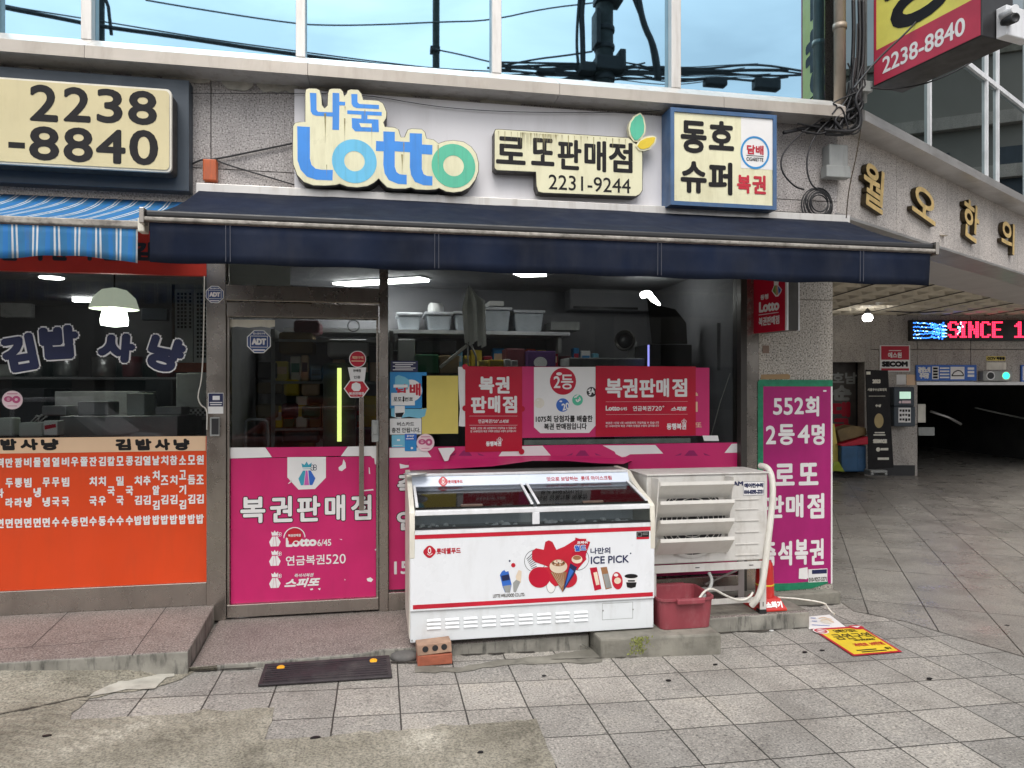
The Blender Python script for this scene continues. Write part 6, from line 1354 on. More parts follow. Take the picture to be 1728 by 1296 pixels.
q = MB(); q.bx(r[0] + .05, r[0] + .08, 1.6, 2.08, r[2] - .16, r[2] - .002); q.bx(r[1] - .1, r[1] - .07, 1.6, 2.08, r[2] - .16, r[2] - .002); q.build('bracket', M['gbox'], s)
for x0, x1, y0, lab in ((671, 711, 527, 'leftmost storage tub on the shop shelf'), (719, 763, 526, 'second storage tub on the shop shelf with a roll of paper on top'), (767, 800, 525, 'storage tub half hidden behind the hanging umbrella'), (812, 862, 518, 'tallest storage tub, right of the hanging umbrella'), (868, 918, 523, 'rightmost storage tub on the shop shelf')):
    f = Fr(0, 1.6); a, b, z0, z1 = f.B(x0, y0, x1, 558); z0 = r[3] + .002; s = thing('storage_tub', lab, 'storage tub', ((a + b) / 2, 1.75, z0), 'storage tubs on the shop shelf')
    q = MB(); q.hexa([(a + .02, 1.62, z0), (b - .02, 1.62, z0), (b - .02, 1.95, z0), (a + .02, 1.95, z0), (a, 1.6, z1 - .03), (b, 1.6, z1 - .03), (b, 1.98, z1 - .03), (a, 1.98, z1 - .03)]); q.build('tub', M['tubs'], s, bevel=.02)
    MB().bx(a - .012, b + .012, 1.59, 1.99, z1 - .028, z1).build('lid', M['lid'], s, bevel=.008)
f = Fr(0, 1.65); x, z = f.S(739, 519); q = MB(); q.lathe((x - .06, 1.75, z), [(.02, 0), (.055, 0), (.055, .11), (.02, .11)], 20, ax=(1, .5, 0)); one('paper_roll', q, M['paper'], 'white paper roll on top of the second storage tub', 'paper roll', (x, 1.75, z))
q = depth_box(826, 508, 850, 516, 1.6, .3); one('folded_carton', q, M['paper'], 'pale folded carton on the tallest storage tub', 'carton', f.W(f.S(838, 516)[0], f.S(838, 516)[1]))
q = depth_box(930, 543, 978, 557, 1.6, .3); one('cable_box', q, M['gbox'], 'flat grey box with coiled cable at the right end of the shelf', 'box', f.W(f.S(950, 557)[0], f.S(950, 557)[1]))
f = Fr(0, 1.85); a, b, z0, z1 = f.B(962, 487, 1100, 524); s = thing('wall_air_conditioner', 'white wall air conditioner on the back wall of the shop', 'air conditioner', ((a + b) / 2, 1.9, z0))
MB().bx(a, b, 1.85, 2.08, z0, z1).build('body', M['wallin'], s, bevel=.02); q = MB(); q.bx(a + .03, b - .15, 1.84, 1.86, z0 + .012, z0 + .035); q.build('air_slot', M['black'], s)
# counter with the machines
r0 = Fr(0, 1.2).B(780, 620, 1200, 700); q = MB(); q.bx(r0[0], 2.6, 1.0, 1.5, .12, r0[3]); one('counter', q, M['dark'], 'dark shop counter behind the posters', 'counter', (1.5, 1.2, .12))
zc0 = r0[3]
q = depth_box(960, 604, 1090, 619, .9, .3); one('terminal_box', q, M['gbox'], 'flat grey machine box in front of the round fan', 'machine', Fr(0, .9).W(*Fr(0, .9).S(1020, 619)), bevel=.01)
f = Fr(0, 1.1); cx_, cz_ = f.S(1054, 574); rad = f.S(1070, 574)[0] - cx_
s = thing('table_fan', 'round black table fan on the shop counter', 'fan', (cx_ + .05, 1.2, cz_ - .2)); ax = Vector((-.55, -.8, .1)).normalized(); c = Vector((cx_ + .02, 1.15, cz_))
q = MB(); q.lathe(c - ax * .09, [(rad * .5, 0), (rad * .95, .03), (rad * 1.08, .09), (rad * 1.0, .12), (rad * .9, .09), (.03, .07)], 28, ax=ax); q.build('drum', M['dsteel'], s)
q = MB(); q.lathe(c + ax * .0, [(.001, -.01), (rad * .85, -.01), (rad * .85, -.005), (.001, -.004)], 24, ax=ax); q.build('grille', M['black'], s)
q = MB(); q.tube([c - ax * .05 + Vector((.07, 0, 0)), c + Vector((.09, .05, -.1)), c + Vector((.05, .03, -.2))], .03, 10, 1); q.lathe(c + Vector((.04, .03, -.22)), [(.09, 0), (.09, .01), (.04, .03), (.001, .03)], 20); q.build('stand', M['gbox'], s)
f = Fr(0, .95); s = thing('desk_lamp', 'lit desk lamp with a bright bent bar head over the black printer', 'lamp', f.W(*f.S(1160, 570)))
p = [f.W(*f.S(x, y), o) for x, y, o in ((1079, 500, .08), (1090, 496.5, .04), (1096, 497.5, .0), (1107, 506, -.04), (1115, 514, -.06))]; q = MB(); q.tube(p[:3], .03, 10, 1); q.tube(p[2:], .025, 10); q.build('lit_head', M['lightw'], s)
q = MB(); q.tube([f.W(*f.S(x, y)) for x, y in ((1110, 518), (1135, 542), (1158, 566))], .006, 6); q.build('arm', M['alu'], s)
s = thing('printer', 'black printer standing on the counter with a lit blue edge', 'printer', Fr(0, .8).W(*Fr(0, .8).S(1130, 620)))
depth_box(1095, 581, 1168, 640, .8, .35).build('body', M['black'], s, bevel=.01)
q = MB(); f = Fr(0, .85); P1 = [f.W(*f.S(x, y)) for x, y in ((1092, 505), (1110, 515), (1140, 522), (1158, 545), (1160, 580), (1100, 580))]; P2 = [p_ + Vector((.02, .05, 0)) for p_ in P1]; n = len(P1); q.add(P1 + P2, [tuple(range(n)), tuple(range(2 * n - 1, n - 1, -1))] + [(i, (i + 1) % n, n + (i + 1) % n, n + i) for i in range(n)]); q.build('open_lid', M['dsteel'], s)
depth_box(1093.5, 582, 1096, 620, .795, .01).build('lit_edge', emit('blue_edge', (.35, .35, 1), 1.2), s)
# goods under the shelf
M['violet'] = mat('violet_carton', (.1, .035, .16), .5, var=.2); M['maroon'] = mat('maroon_box', (.12, .02, .03), .5, var=.2); M['kraft'] = mat('kraft_bag', (.2, .14, .06), .7, var=.3); M['greeng'] = mat('green_pack', (.02, .12, .05), .5)
goods = [(890, 592, 938, 620, 1.2, 'violet', 'purple carton with a pale oval on the counter'), (855, 588, 886, 620, 1.3, 'maroon', 'dark maroon box left of the purple carton'), (826, 607, 850, 622, .9, 'yellow', 'small yellow pack behind the tall red poster'), (808, 608, 824, 622, .95, 'ypaper', 'small pale yellow pack next to the umbrella'), (852, 606, 862, 622, .85, 'paper', 'narrow white pack beside the yellow pack'), (864, 608, 874, 622, .85, 'wfilm', 'white carton with a slanted top by the poster corner'),
         (672, 572, 700, 620, 1.5, 'gbox', 'grey carton below the shelf at the left of the window'), (702, 575, 770, 596, 1.6, 'dark', 'dark wide box under the shelf above the yellow paper'), (702, 598, 740, 630, 1.4, 'greeng', 'dark green pack behind the yellow paper'), (742, 600, 775, 630, 1.4, 'kraft', 'brown carton behind the yellow paper')]
for x0, y0, x1, y1, y, m, lab in goods: one('carton', depth_box(x0, y0, x1, y1, y, .25), M[m], lab, 'carton', Fr(0, y).W(*Fr(0, y).S((x0 + x1) / 2, y1)), bevel=.008)
f = Fr(0, 1.195); q = MB(); q.disc(f, *f.S(912, 612), .06, .002, ry=.05); one('oval_label', q, M['paper'], 'pale oval label on the purple carton', 'label', f.W(*f.S(912, 612)))
# umbrella
f = Fr(0, .3); s = thing('umbrella', 'folded grey umbrella hanging in the shop window', 'umbrella', f.W(*f.S(795, 485)))
q = MB(); M['nylon'] = mat('grey_nylon', (.62, .62, .6), .6, var=.12); t_ = M['nylon'].node_tree; tl_ = t_.nodes.new('ShaderNodeBsdfTranslucent'); tl_.inputs[0].default_value = (.75, .75, .72, 1); mx_ = t_.nodes.new('ShaderNodeMixShader'); mx_.inputs[0].default_value = .6; t_.links.new(t_.nodes['Principled BSDF'].outputs[0], mx_.inputs[1]); t_.links.new(tl_.outputs[0], mx_.inputs[2]); t_.links.new(mx_.outputs[0], t_.nodes['Material Output'].inputs[0])
for k, (xa, ya, xb, yb, xc, yc, o_) in enumerate(((789, 482, 785, 520, 787, 576, .0), (791, 480, 792, 520, 794, 580, .03), (792, 482, 800, 515, 802, 574, .015), (793, 486, 808, 510, 808, 582, .035), (794, 492, 813, 508, 815, 584, .01))):
    w_ = 5.2; pts = [(xa, ya), (xb + w_, yb), (xc + w_, yc), (xc - w_ * .6, yc + 4), (xb - w_, yb)]
    q.poly(f, [f.S(x, y) for x, y in pts], o_, o_ + .012)
q.build('folded_cover', M['nylon'], s, bevel=.004)
q = MB(); q.tube([f.W(*f.S(x, y)) for x, y in ((787, 540), (785, 552), (789, 575), (790, 620))], .006, 6, 1); q.tube([f.W(*f.S(x, y)) for x, y in ((795, 580), (803, 602), (804, 640))], .008, 6); q.build('ribs', M['alu'], s)
q = MB(); q.tube([f.W(*f.S(x, y)) for x, y in ((788, 583), (743, 620))], .012, 8); one('wooden_stick', q, M['cream'], 'pale stick leaning behind the yellow paper', 'stick', f.W(*f.S(743, 620)))
q = MB(); P = [Fr(0, .2).W(*Fr(0, .2).S(x, y)) for x, y in ((1232, 630), (1215, 680), (1200, 735))]; q.tube(P, .003, 5); one('cord', q, M['wcable'], 'thin pale cord slanting inside the right end of the shop window', 'cord', P[0])
q = depth_box(1210, 545, 1216, 625, .3, .05); one('white_frame', q, M['wallin'], 'thin pale upright strip inside the right end of the shop window', 'frame', (2.3, .3, 1.6))
q = depth_box(1187, 500, 1207, 620, .9, .3); one('dark_cabinet', q, M['dark'], 'tall dark cabinet at the right end of the shop', 'cabinet', (2.4, 1, 1.6))
# small stock all over the shelves
cols_ = ['violet', 'maroon', 'kraft', 'greeng', 'yellow', 'tan', 'paper', 'skyb', 'crimson', 'gbox', 'lblue', 'orange', 'cream']
rnd = random.Random(31)
def stock(x0, x1, z, y, n, hmax, lab, grp, cols_=cols_):
    x = x0
    for k in range(n):
        w_ = rnd.uniform(.05, .12); h_ = rnd.uniform(.45, 1) * hmax
        if x + w_ > x1: break
        s = thing('goods_pack', lab, 'goods', (x + w_ / 2, y, z), grp); m_ = rnd.choice(cols_)
        MB().bx(x, x + w_, y, y + .1, z, z + h_).build('pack', M[m_], s, bevel=.012); MB().bx(x + w_ * .12, x + w_ * .88, y - .002, y + .003, z + h_ * .35, z + h_ * .72).build('print', M[rnd.choice(cols_)], s)
        x += w_ + rnd.uniform(.0, .02)
for z, hm in ((.522, .3), (.922, .3), (1.302, .28), (1.682, .24)): stock(-.84, .06, z, 1.14, 12, hm, 'small printed pack in the crowded rows of the rack behind the shop door', 'small packs on the rack behind the door', ['kraft', 'kraft', 'yellow', 'tan', 'maroon', 'greeng', 'kraft', 'cream', 'ypaper', 'orange', 'gbox'])
s = thing('stock_shelf', 'dim stock shelf under the white wall shelf in the shop', 'shelf', (.9, 1.8, 1.2))
for z in (1.52, 1.8): MB().bx(.15, 2.2, 1.7, 2.08, z, z + .018).build('board', M['gbox'], s)
for z, hm in ((1.54, .22), (1.82, .2)): stock(.17, 2.15, z, 1.74, 24, hm, 'small printed pack in the row on the stock shelf behind the posters', 'small packs on the stock shelf')
# behind the door
s = thing('goods_rack', 'dim rack of goods behind the door glass', 'rack', (-.45, 1.2, .12))
q = MB()
for z in (.5, .9, 1.28, 1.66, 2.0): q.bx(-.85, .1, 1.1, 1.5, z, z + .02)
q.build('board', M['gbox'], s); q = MB(); q.bx(-.86, -.83, 1.1, 1.5, .12, 2.1); q.bx(.08, .11, 1.1, 1.5, .12, 2.1); q.build('upright', M['gbox'], s)
items = [(470, 560, 528, 597, 'kraft', 'large brown bag on the upper rack board behind the door'), (495, 540, 540, 562, 'maroon', 'red pack behind the brown bag at the door top'), (552, 572, 622, 603, 'paper', 'wide white carton on the rack behind the door'), (430, 610, 468, 640, 'dark', 'dark pack on the rack behind the door sticker'), (432, 645, 476, 665, 'kraft', 'brown packs on the middle rack board behind the door'), (478, 640, 505, 668, 'yellow', 'yellow snack pack on the middle rack board'), (508, 644, 540, 668, 'tan', 'pale tan snack pack on the middle rack board'),
         (430, 682, 470, 706, 'kraft', 'brown sack low on the rack behind the door'), (474, 680, 504, 706, 'maroon', 'dark red pack low on the rack'), (508, 684, 540, 706, 'greeng', 'green pack low on the rack behind the door'), (476, 722, 540, 748, 'dark', 'black wrapped bundle at the bottom of the door glass'), (544, 640, 566, 668, 'dark', 'dark bottle box beside the lit strip')]
for x0, y0, x1, y1, m, lab in items: one('goods_pack', depth_box(x0, y0, x1, y1, 1.12, .3), M[m], lab, 'goods', Fr(0, 1.12).W(*Fr(0, 1.12).S((x0 + x1) / 2, y1)), bevel=.025)
q = depth_box(569, 621, 576, 745, .55, .02); one('fridge_strip', q, M['ystrip'], 'glowing yellow-green light strip of a fridge behind the door', 'light strip', (-.1, .55, .9))
q = depth_box(545, 612, 600, 760, .6, .4); one('drinks_fridge', q, M['dark'], 'dark drinks fridge behind the glowing strip', 'fridge', (-.1, .6, .12))
f = Fr(0, .4); q = MB(); q.tube([f.W(*f.S(x, y)) for x, y in ((414, 760), (414, 712), (420, 708), (445, 708), (452, 714), (453, 760))], .011, 8, 1); one('chair_frame', q, M['wallin'], 'white tubular chair back low behind the door glass', 'chair', f.W(*f.S(430, 760)))
s = one('pale_sheet', depth_box(387, 447, 490, 484, .06, .004), M['nylon'], 'pale crinkled sheet behind the transom glass over the door', 'poster', (-.8, .06, 2.4))

# ---------------------------------------------------------------- inside the snack shop
f = Fr(0, .9); c = f.W(*f.S(193, 522)); s = thing('pendant_lamp', 'lit white dome pendant lamp hanging in the snack shop window', 'lamp', c)
r_ = f.S(234, 522)[0] - c.x; q = MB(); q.lathe(c, [(.02, r_ * .95), (r_ * .5, r_ * .85), (r_ * .85, r_ * .5), (r_, 0), (r_ * .97, 0), (r_ * .82, r_ * .47), (.02, r_ * .9)], 32); q.build('shade', emit('glowing_shade', (.75, .8, .62), .42), s)
q = MB(); q.lathe(c - Vector((0, 0, .13)), [(.02, 0), (.09, .01), (.095, .05), (.08, .12), (.03, .15)], 24); q.build('bulb', M['lightp'], s)
q = MB(); q.tube([c + Vector((0, 0, r_ * .9)), Vector((c.x, c.y, 2.5))], .006, 6); q.build('cord', M['char'], s)
for (a, b, y0, y1, lab) in ((122, 170, 502, 509, 'left lit ceiling tube in the snack shop'), (222, 277, 497, 504, 'right lit ceiling tube in the snack shop')):
    s = thing('ceiling_tube', lab, 'lamp', Fr(0, 2.6).W(*Fr(0, 2.6).S(a, y0))); depth_box(a, y0, b, y1, 2.6, .06).build('tube', M['lightw'], s); depth_box(a - 3, y0 - 3, b + 3, y0 - .5, 2.59, .1).build('holder', M['white'], s)
p = zpl(87, 467, 2.497); s = thing('downlight', 'round lit downlight in the snack shop ceiling', 'lamp', p); q = MB(); q.lathe(p - Vector((0, 0, .012)), [(.001, 0), (.085, 0), (.085, .01)], 24); q.build('lens', M['lightw'], s); q = MB(); q.lathe(p - Vector((0, 0, .006)), [(.086, 0), (.1, 0), (.1, .006), (.086, .006)], 24); q.build('rim', M['white'], s)
f = Fr(0, .5); s = thing('menu_board', 'tall white paper menu boards hanging inside the snack shop window', 'menu board', f.W(*f.S(320, 620)))
M['mpaper'] = mat('menu_paper', (.5, .53, .5), .6)
q = depth_box(294, 488, 325, 612, .5, .005); q = depth_box(327, 488, 350, 612, .5, .005, q); q.build('sheet', M['mpaper'], s); depth_box(290, 480, 294, 612, .49, .02).build('frame', M['brown'], s); depth_box(294, 612, 352, 628, .5, .02).build('frame', M['brickb'], s)
q = MB()
for i in range(10):
    for j, x in enumerate((299, 305, 311, 319)): q.rect(f, f.B(x, 494 + i * 6.2, x + 3.8, 498 + i * 6.2, .006), .006)
for i in range(17):
    for j, x in enumerate((332, 338, 344)): q.rect(f, f.B(x, 494 + i * 6.6, x + 3.6, 498 + i * 6.6, .006), .006)
q.build('lettering', M['char'], s)
M['check'] = mat('white_tile', (.5, .5, .5), .3)
f = Fr(0, 3.35); q = MB(); q.m = 0
rk = f.B(-60, 494, 60, 508); n = 24; wq = (rk[1] - rk[0]) / n
for i in range(n):
    for j in range(2): q.m = (i + j) % 2; q.rect(f, (rk[0] + i * wq, rk[0] + (i + 1) * wq, rk[2] + j * wq, rk[2] + (j + 1) * wq), .01)
one('tile_band', q, [M['check'], M['black']], 'checkered tile band high on the snack shop back wall', 'tiles', f.W(rk[0], rk[2]))
f = Fr(0, 1.0); q = MB(); rk = f.B(296, 688, 352, 702); wq = (rk[1] - rk[0]) / 14
for i in range(14):
    for j in range(3): q.m = (i + j) % 2; q.rect(f, (rk[0] + i * wq, rk[0] + (i + 1) * wq, rk[2] + j * wq, rk[2] + (j + 1) * wq), .0)
one('tile_band', q, [M['check'], M['black']], 'checkered tile band low beside the steel pillar inside the snack shop', 'tiles', f.W(rk[0], rk[2]))
M['ksteel'] = mat('kitchen_steel', (.3, .3, .3), .35, .7)
for x0, y0, x1, y1, y, dy, m, lab, nm in ((92, 660, 235, 700, 1.6, .5, 'check', 'wide white kitchen cabinet in the snack shop', 'cabinet'), (100, 702, 300, 740, .5, .7, 'ksteel', 'long steel kitchen counter behind the snack shop window', 'counter'), (0, 655, 75, 735, 2.2, .6, 'dark', 'dark kitchen appliance at the left of the snack shop', 'appliance'), (245, 640, 292, 735, 2.4, .4, 'dark', 'dark cabinet behind the last window letter', 'cabinet'), (297, 630, 352, 688, 1.01, .02, 'check', 'pale tiled partition below the menu boards', 'partition'),
                                   (0, 508, 52, 535, 3.2, .1, 'check', 'pale wall cabinet under the checkered band', 'cabinet'), (238, 520, 282, 540, 2.8, .1, 'slate', 'small blue-grey picture at the back of the snack shop', 'picture')):
    one('kitchen_' + nm, depth_box(x0, y0, x1, y1, y, dy), M[m], lab, nm, Fr(0, y).W(*Fr(0, y).S((x0 + x1) / 2, y1)), bevel=.008)
f = Fr(0, .12)
for x0, y0, x1, y1, m, lab in ((-4, 705, 20, 736, 'mpaper', 'pale box at the left edge of the snack shop sill'), (31, 713, 72, 737, 'mpaper', 'white cutlery tray on the snack shop sill')):
    one('sill_box', depth_box(x0, y0, x1, y1, .12, .12), M[m], lab, 'box', f.W(*f.S(x0, y1)), bevel=.01)
s = thing('sauce_box', 'small white box with a red printed label on the snack shop sill', 'box', f.W(*f.S(85, 736))); depth_box(73, 710, 97, 735, .11, .1).build('box', M['paper'], s, bevel=.006); q = MB(); f2_ = Fr(0, .109); q.poly(f2_, [f2_.S(x, y) for x, y in ((75, 718), (94, 715), (95, 721), (76, 725))], .002); q.build('label', M['red'], s)
q = MB(); 
for a, b in (((52, 712), (62, 702)), ((58, 712), (70, 701)), ((66, 712), (78, 703)), ((64, 712), (66, 703))): q.tube([f.W(*f.S(*a)), f.W(*f.S(*b))], .004, 5); q.lathe(f.W(*f.S(*b)), [(.001, -.008), (.012, 0), (.001, .008)], 8)
one('cutlery', q, M['alu'], 'bunch of spoons standing in the cutlery tray', 'cutlery', f.W(*f.S(60, 712)))

rnd = random.Random(77)
s = thing('kitchen_shelf', 'steel wall shelf with pots at the back of the snack shop', 'shelf', (-2.6, 3.2, 1.7)); MB().bx(-4.6, -1.6, 3.05, 3.39, 1.72, 1.745).build('board', M['ksteel'], s); MB().bx(-4.6, -1.6, 3.05, 3.39, 1.3, 1.325).build('board', M['ksteel'], s)
for k in range(9):
    for z in (1.746, 1.326):
        x = -4.4 + k * .31 + rnd.uniform(-.04, .04); r_ = rnd.uniform(.07, .12); h_ = rnd.uniform(.1, .24); s = thing('pot', 'dim steel pot in the row on the snack shop back shelf', 'pot', (x, 3.2, z), 'pots on the snack shop shelf')
        q = MB(); q.lathe((x, 3.2, z), [(r_ * .9, 0), (r_, .02), (r_, h_), (r_ * .93, h_), (.001, h_ - .01)], 18); q.build('body', M[rnd.choice(('ksteel', 'ksteel', 'mpaper', 'maroon', 'kraft'))], s)
for k, (x, w_, h_, m_, lab) in enumerate(((-2.25, .16, .07, 'ksteel', 'shallow steel tray on the kitchen counter, left one'), (-2.0, .2, .1, 'ksteel', 'deep steel tray on the kitchen counter, middle one'), (-1.72, .12, .16, 'mpaper', 'white plastic tub on the kitchen counter'), (-1.5, .18, .06, 'ksteel', 'flat steel tray at the right end of the kitchen counter'))):
    zz_ = Fr(0, .5).S(200, 702)[1]; s = thing('kitchen_tray', lab, 'tray', (x, .7, zz_)); MB().bx(x - w_ / 2, x + w_ / 2, .62, .85, zz_, zz_ + h_).build('body', M[m_], s, bevel=.008)
# ---------------------------------------------------------------- car entry
s = thing('led_display', 'long black LED display with red letters over the garage opening', 'display', BW.W(*BW.S(1630, 577)))
r = BW.B(1537, 540, 1770, 575, .1); MB().box(BW, r, .002, .1).build('case', M['black'], s)
def dots(q, grid, x0, y0, px, off):
    for j, row in enumerate(grid):
        for i, ch in enumerate(row):
            if ch == '#':
                a, z = BW.S(x0 + i * px, y0 + j * px, off); e = px * .42 * 13.7 / F; q.rect(BW, (a - e, a + e, z - e, z + e), off)
G57 = {'S': ('.####.', '##..##', '##....', '##....', '.####.', '....##', '....##', '##..##', '.####.'), 'I': ('####', '.##.', '.##.', '.##.', '.##.', '.##.', '.##.', '.##.', '####'), 'N': ('##..##', '##..##', '###.##', '###.##', '######', '##.###', '##.###', '##..##', '##..##'), 'C': ('.####.', '##..##', '##....', '##....', '##....', '##....', '##....', '##..##', '.####.'), 'E': ('######', '##....', '##....', '##....', '#####.', '##....', '##....', '##....', '######'), '1': ('..##..', '.###..', '####..', '..##..', '..##..', '..##..', '..##..', '..##..', '######')}
q = MB(); x = 1601
for ch in 'SINCE': dots(q, G57[ch], x, 544, 3.05, .102); x += (len(G57[ch][0]) + .6) * 3.05
dots(q, G57['1'], 1713, 544, 3.05, .102); q.build('red_letters', M['ledr'], s)
q = MB(); q2 = MB(); rnd = random.Random(12)
for k in range(5):
    for i in range(24):
        x = 1541 + i * 2.3; y = 544 + k * 6.5 + (i * .18 * (1 if k < 3 else -.6)) + rnd.uniform(-1, 1)
        (q if rnd.random() < .75 else q2).rect(BW, BW.B(x, y, x + 2.0, y + 1.5, .102), .102 + 1e-5 * i + 1e-4 * k)
for i in range(60): x, y = rnd.uniform(1570, 1592), rnd.uniform(543, 571); q.rect(BW, BW.B(x, y, x + 2.2, y + 2.2, .102), .103 + i * 1e-5)
for i in range(14): x, y = rnd.uniform(1614, 1624), rnd.uniform(541, 570); q2.rect(BW, BW.B(x, y, x + 1.8, y + 1.8, .102), .1035 + i * 1e-5)
for y in (550, 556, 562, 567): q2.rect(BW, BW.B(1590, y, 1598, y + 1.2, .102), .1036)
q.build('blue_streaks', M['ledb'], s); q2.build('cyan_streaks', M['ledc'], s)
s = thing('security_sign', 'red and white security company sign on the back wall of the entry', 'sign', BW.W(*BW.S(1510, 626)))
MB().box(BW, BW.B(1485, 582.5, 1536, 627, .03), .002, .03).build('board', M['wfilm'], s)
q = MB(); q.rect(BW, BW.B(1487, 584, 1534, 607, .031), .031); q.rect(BW, BW.B(1487, 621.5, 1534, 625.5, .031), .031); q.build('red_field', M['crimson'], s)
q = MB(); q.text(BW, '에스원', BW.B(1498.5, 594.5, 1521.5, 604, .033), .033, .004); q.rect(BW, BW.B(1500, 591, 1521, 592.2, .033), .033); q.build('lettering', M['wfilm'], s)
q = MB(); q.text(BW, 'SECOM', BW.B(1488, 609.5, 1532, 619, .032), .032, .012); q.build('name', M['char'], s)
s = thing('parking_sign', 'long blue parking notice sign with a white car picture over the garage opening', 'sign', BW.W(*BW.S(1597, 641)))
MB().box(BW, BW.B(1546.5, 616, 1648, 642.5, .04), .002, .04).build('board', M['emb3'], s)
q = MB(); q.rect(BW, BW.B(1604, 619, 1627.5, 640, .041), .041); q.rect(BW, BW.B(1573, 618.5, 1584, 640, .041), .041); q.text(BW, '공영노외\n주차장', BW.B(1549, 619, 1570, 639, .041), .041, .008)
for i in range(4): q.rect(BW, BW.B(1586, 620 + i * 5.2, 1602, 622.5 + i * 5.2, .041), .041)
for i in range(3): q.rect(BW, BW.B(1633, 620 + i * 6, 1644, 624 + i * 6, .041), .041)
q.build('lettering', M['wfilm'], s)
q = MB(); q.line(BW, [BW.S(x, y, .042) for x, y in ((1606, 634), (1610, 628), (1616, 625), (1621, 626), (1625, 630), (1626, 634), (1606, 634))], .02, .042)
for i in range(4): q.rect(BW, BW.B(1574.5, 620 + i * 5, 1582.5, 623.5 + i * 5, .042), .042)
q.build('car_picture', M['char'], s)
s = card('cctv_notice', 'yellow notice plate above the garage signal lamps', 'sign', BW.B(1665, 601, 1697, 608.5, .02), .01, 'ypaper', BW); q = MB(); q.text(BW, 'CCTV 작동중', BW.B(1666, 602, 1696, 607.5, .013), .013, .006); q.build('lettering', M['char'], s)
card('blank_plate', 'blank cream plate between the yellow notice and the signal lamps', 'plate', BW.B(1665, 611.5, 1698.5, 624, .02), .01, 'cream', BW)
s = thing('signal_lamp', 'grey twin signal box with its right lamp lit green', 'signal', BW.W(*BW.S(1684, 642))); MB().box(BW, BW.B(1659, 625.5, 1709, 643, .15), .002, .15).build('case', M['gbox'], s, bevel=.02)
for x, m, nm in ((1671.5, 'black', 'dark_lamp'), (1697.5, 'grn', 'green_lamp')):
    q = MB(); sx, sz = BW.S(x, 634, .15); q.disc(BW, sx, sz, .062, .152, .158, 24); o = q.build(nm, M[m], s); q = MB(); q.ring(BW, sx, sz, .066, .085, .156, 24); q.build('lamp_ring', M['alu'], s)
s = thing('info_sign', 'pale framed sign at the right end of the garage lintel', 'sign', BW.W(*BW.S(1735, 640))); MB().box(BW, BW.B(1724, 617, 1790, 643, .03), .002, .03).build('board', M['paper'], s); MB().frame(BW, BW.B(1723, 616, 1791, 644, .03), .025, .002, .04).build('frame', M['emb3'], s)
s = thing('parking_kiosk', 'dark blue wall mounted parking machine with two pale panels', 'parking machine', BW.W(*BW.S(1528, 718)))
r = BW.B(1510, 653, 1545, 686, .25); q = MB(); q.box(BW, r, .002, .22); q.build('upper_body', M['slate'], s, bevel=.02); q = MB(); q.box(BW, BW.B(1508.5, 686, 1545, 720, .28), .002, .28); q.build('lower_body', M['slate'], s, bevel=.02)
q = MB(); q.rect(BW, BW.B(1518, 661, 1537, 673, .222), .222); q.build('screen', M['glow'], s); q = MB(); q.rect(BW, BW.B(1522, 676, 1537, 680.5, .222), .222); q.disc(BW, *BW.S(1519, 678.5, .222), .025, .223, n=14); q.build('slot', M['pinkpale'], s)
q = MB(); q.rect(BW, BW.B(1516, 688, 1537, 713, .282), .282); q.build('notice', M['wfilm'], s)
q = MB(); rnd = random.Random(3)
for i in range(3):
    for j in range(4): q.rect(BW, BW.B(1518 + j * 4.8, 691 + i * 7.5, 1521.5 + j * 4.8, 694 + i * 7.5 + rnd.uniform(0, 2), .284), .284)
q.build('print', M['char'], s)
card('wall_paper', 'white paper sheet taped above the parking machine', 'paper', BW.B(1513, 632, 1529, 649, .01), .005, 'paper', BW); card('wall_paper', 'faded pink paper sheet right of the white sheet above the parking machine', 'paper', BW.B(1530, 632, 1545, 650, .01), .005, 'tan', BW)
# banner stand
s = thing('banner_stand', 'tall black event banner stand with a gold emblem leaning by the doorway', 'banner', BW.W(*BW.S(1485, 800), .5))
q = MB(); bp = [BW.S(x, y, .6) for x, y in ((1461, 624), (1498.5, 625), (1508, 789), (1466, 793))]; q.poly(BW, bp, .58, .6); q.build('sheet', M['char'], s)
q = MB(); sx, sz = BW.S(1483, 710, .6); q.disc(BW, sx, sz, .085, .604, n=26, ry=.135); q.build('emblem', mat('gold_print', (.42, .32, .14), .5), s)
q = MB(); q.text(BW, '2023', BW.B(1472, 640, 1486, 647, .604), .604, .008); q.text(BW, '서울우수상표대회', BW.B(1464, 655, 1496, 660, .604), .604, .002); q.text(BW, 'SERVICE', BW.B(1473, 741, 1497, 748, .604), .604, .012); q.text(BW, '수상', BW.B(1477, 682, 1487, 687, .604), .604, .004)
q.rect(BW, BW.B(1466, 668, 1494, 668.8, .604), .604); q.disc(BW, *BW.S(1482, 758.5, .604), .04, .604, n=16); q.rect(BW, BW.B(1486, 756, 1499, 760, .604), .604); q.rect(BW, BW.B(1481, 772, 1500, 776, .604), .604); q.rect(BW, BW.B(1476, 729, 1493, 731, .604), .604); q.rect(BW, BW.B(1474, 733, 1494, 735, .604), .604)
q.rect(BW, BW.B(1462, 627, 1469, 632, .604), .604); q.build('lettering', M['cream'], s)
q = MB(); q.box(BW, BW.B(1467, 793, 1496, 798, .7), .45, .75); q.box(BW, BW.B(1467, 797, 1473, 802, .7), .45, .75); q.box(BW, BW.B(1490, 797, 1496, 802, .7), .45, .75); q.build('foot', M['gbox'], s, bevel=.02)
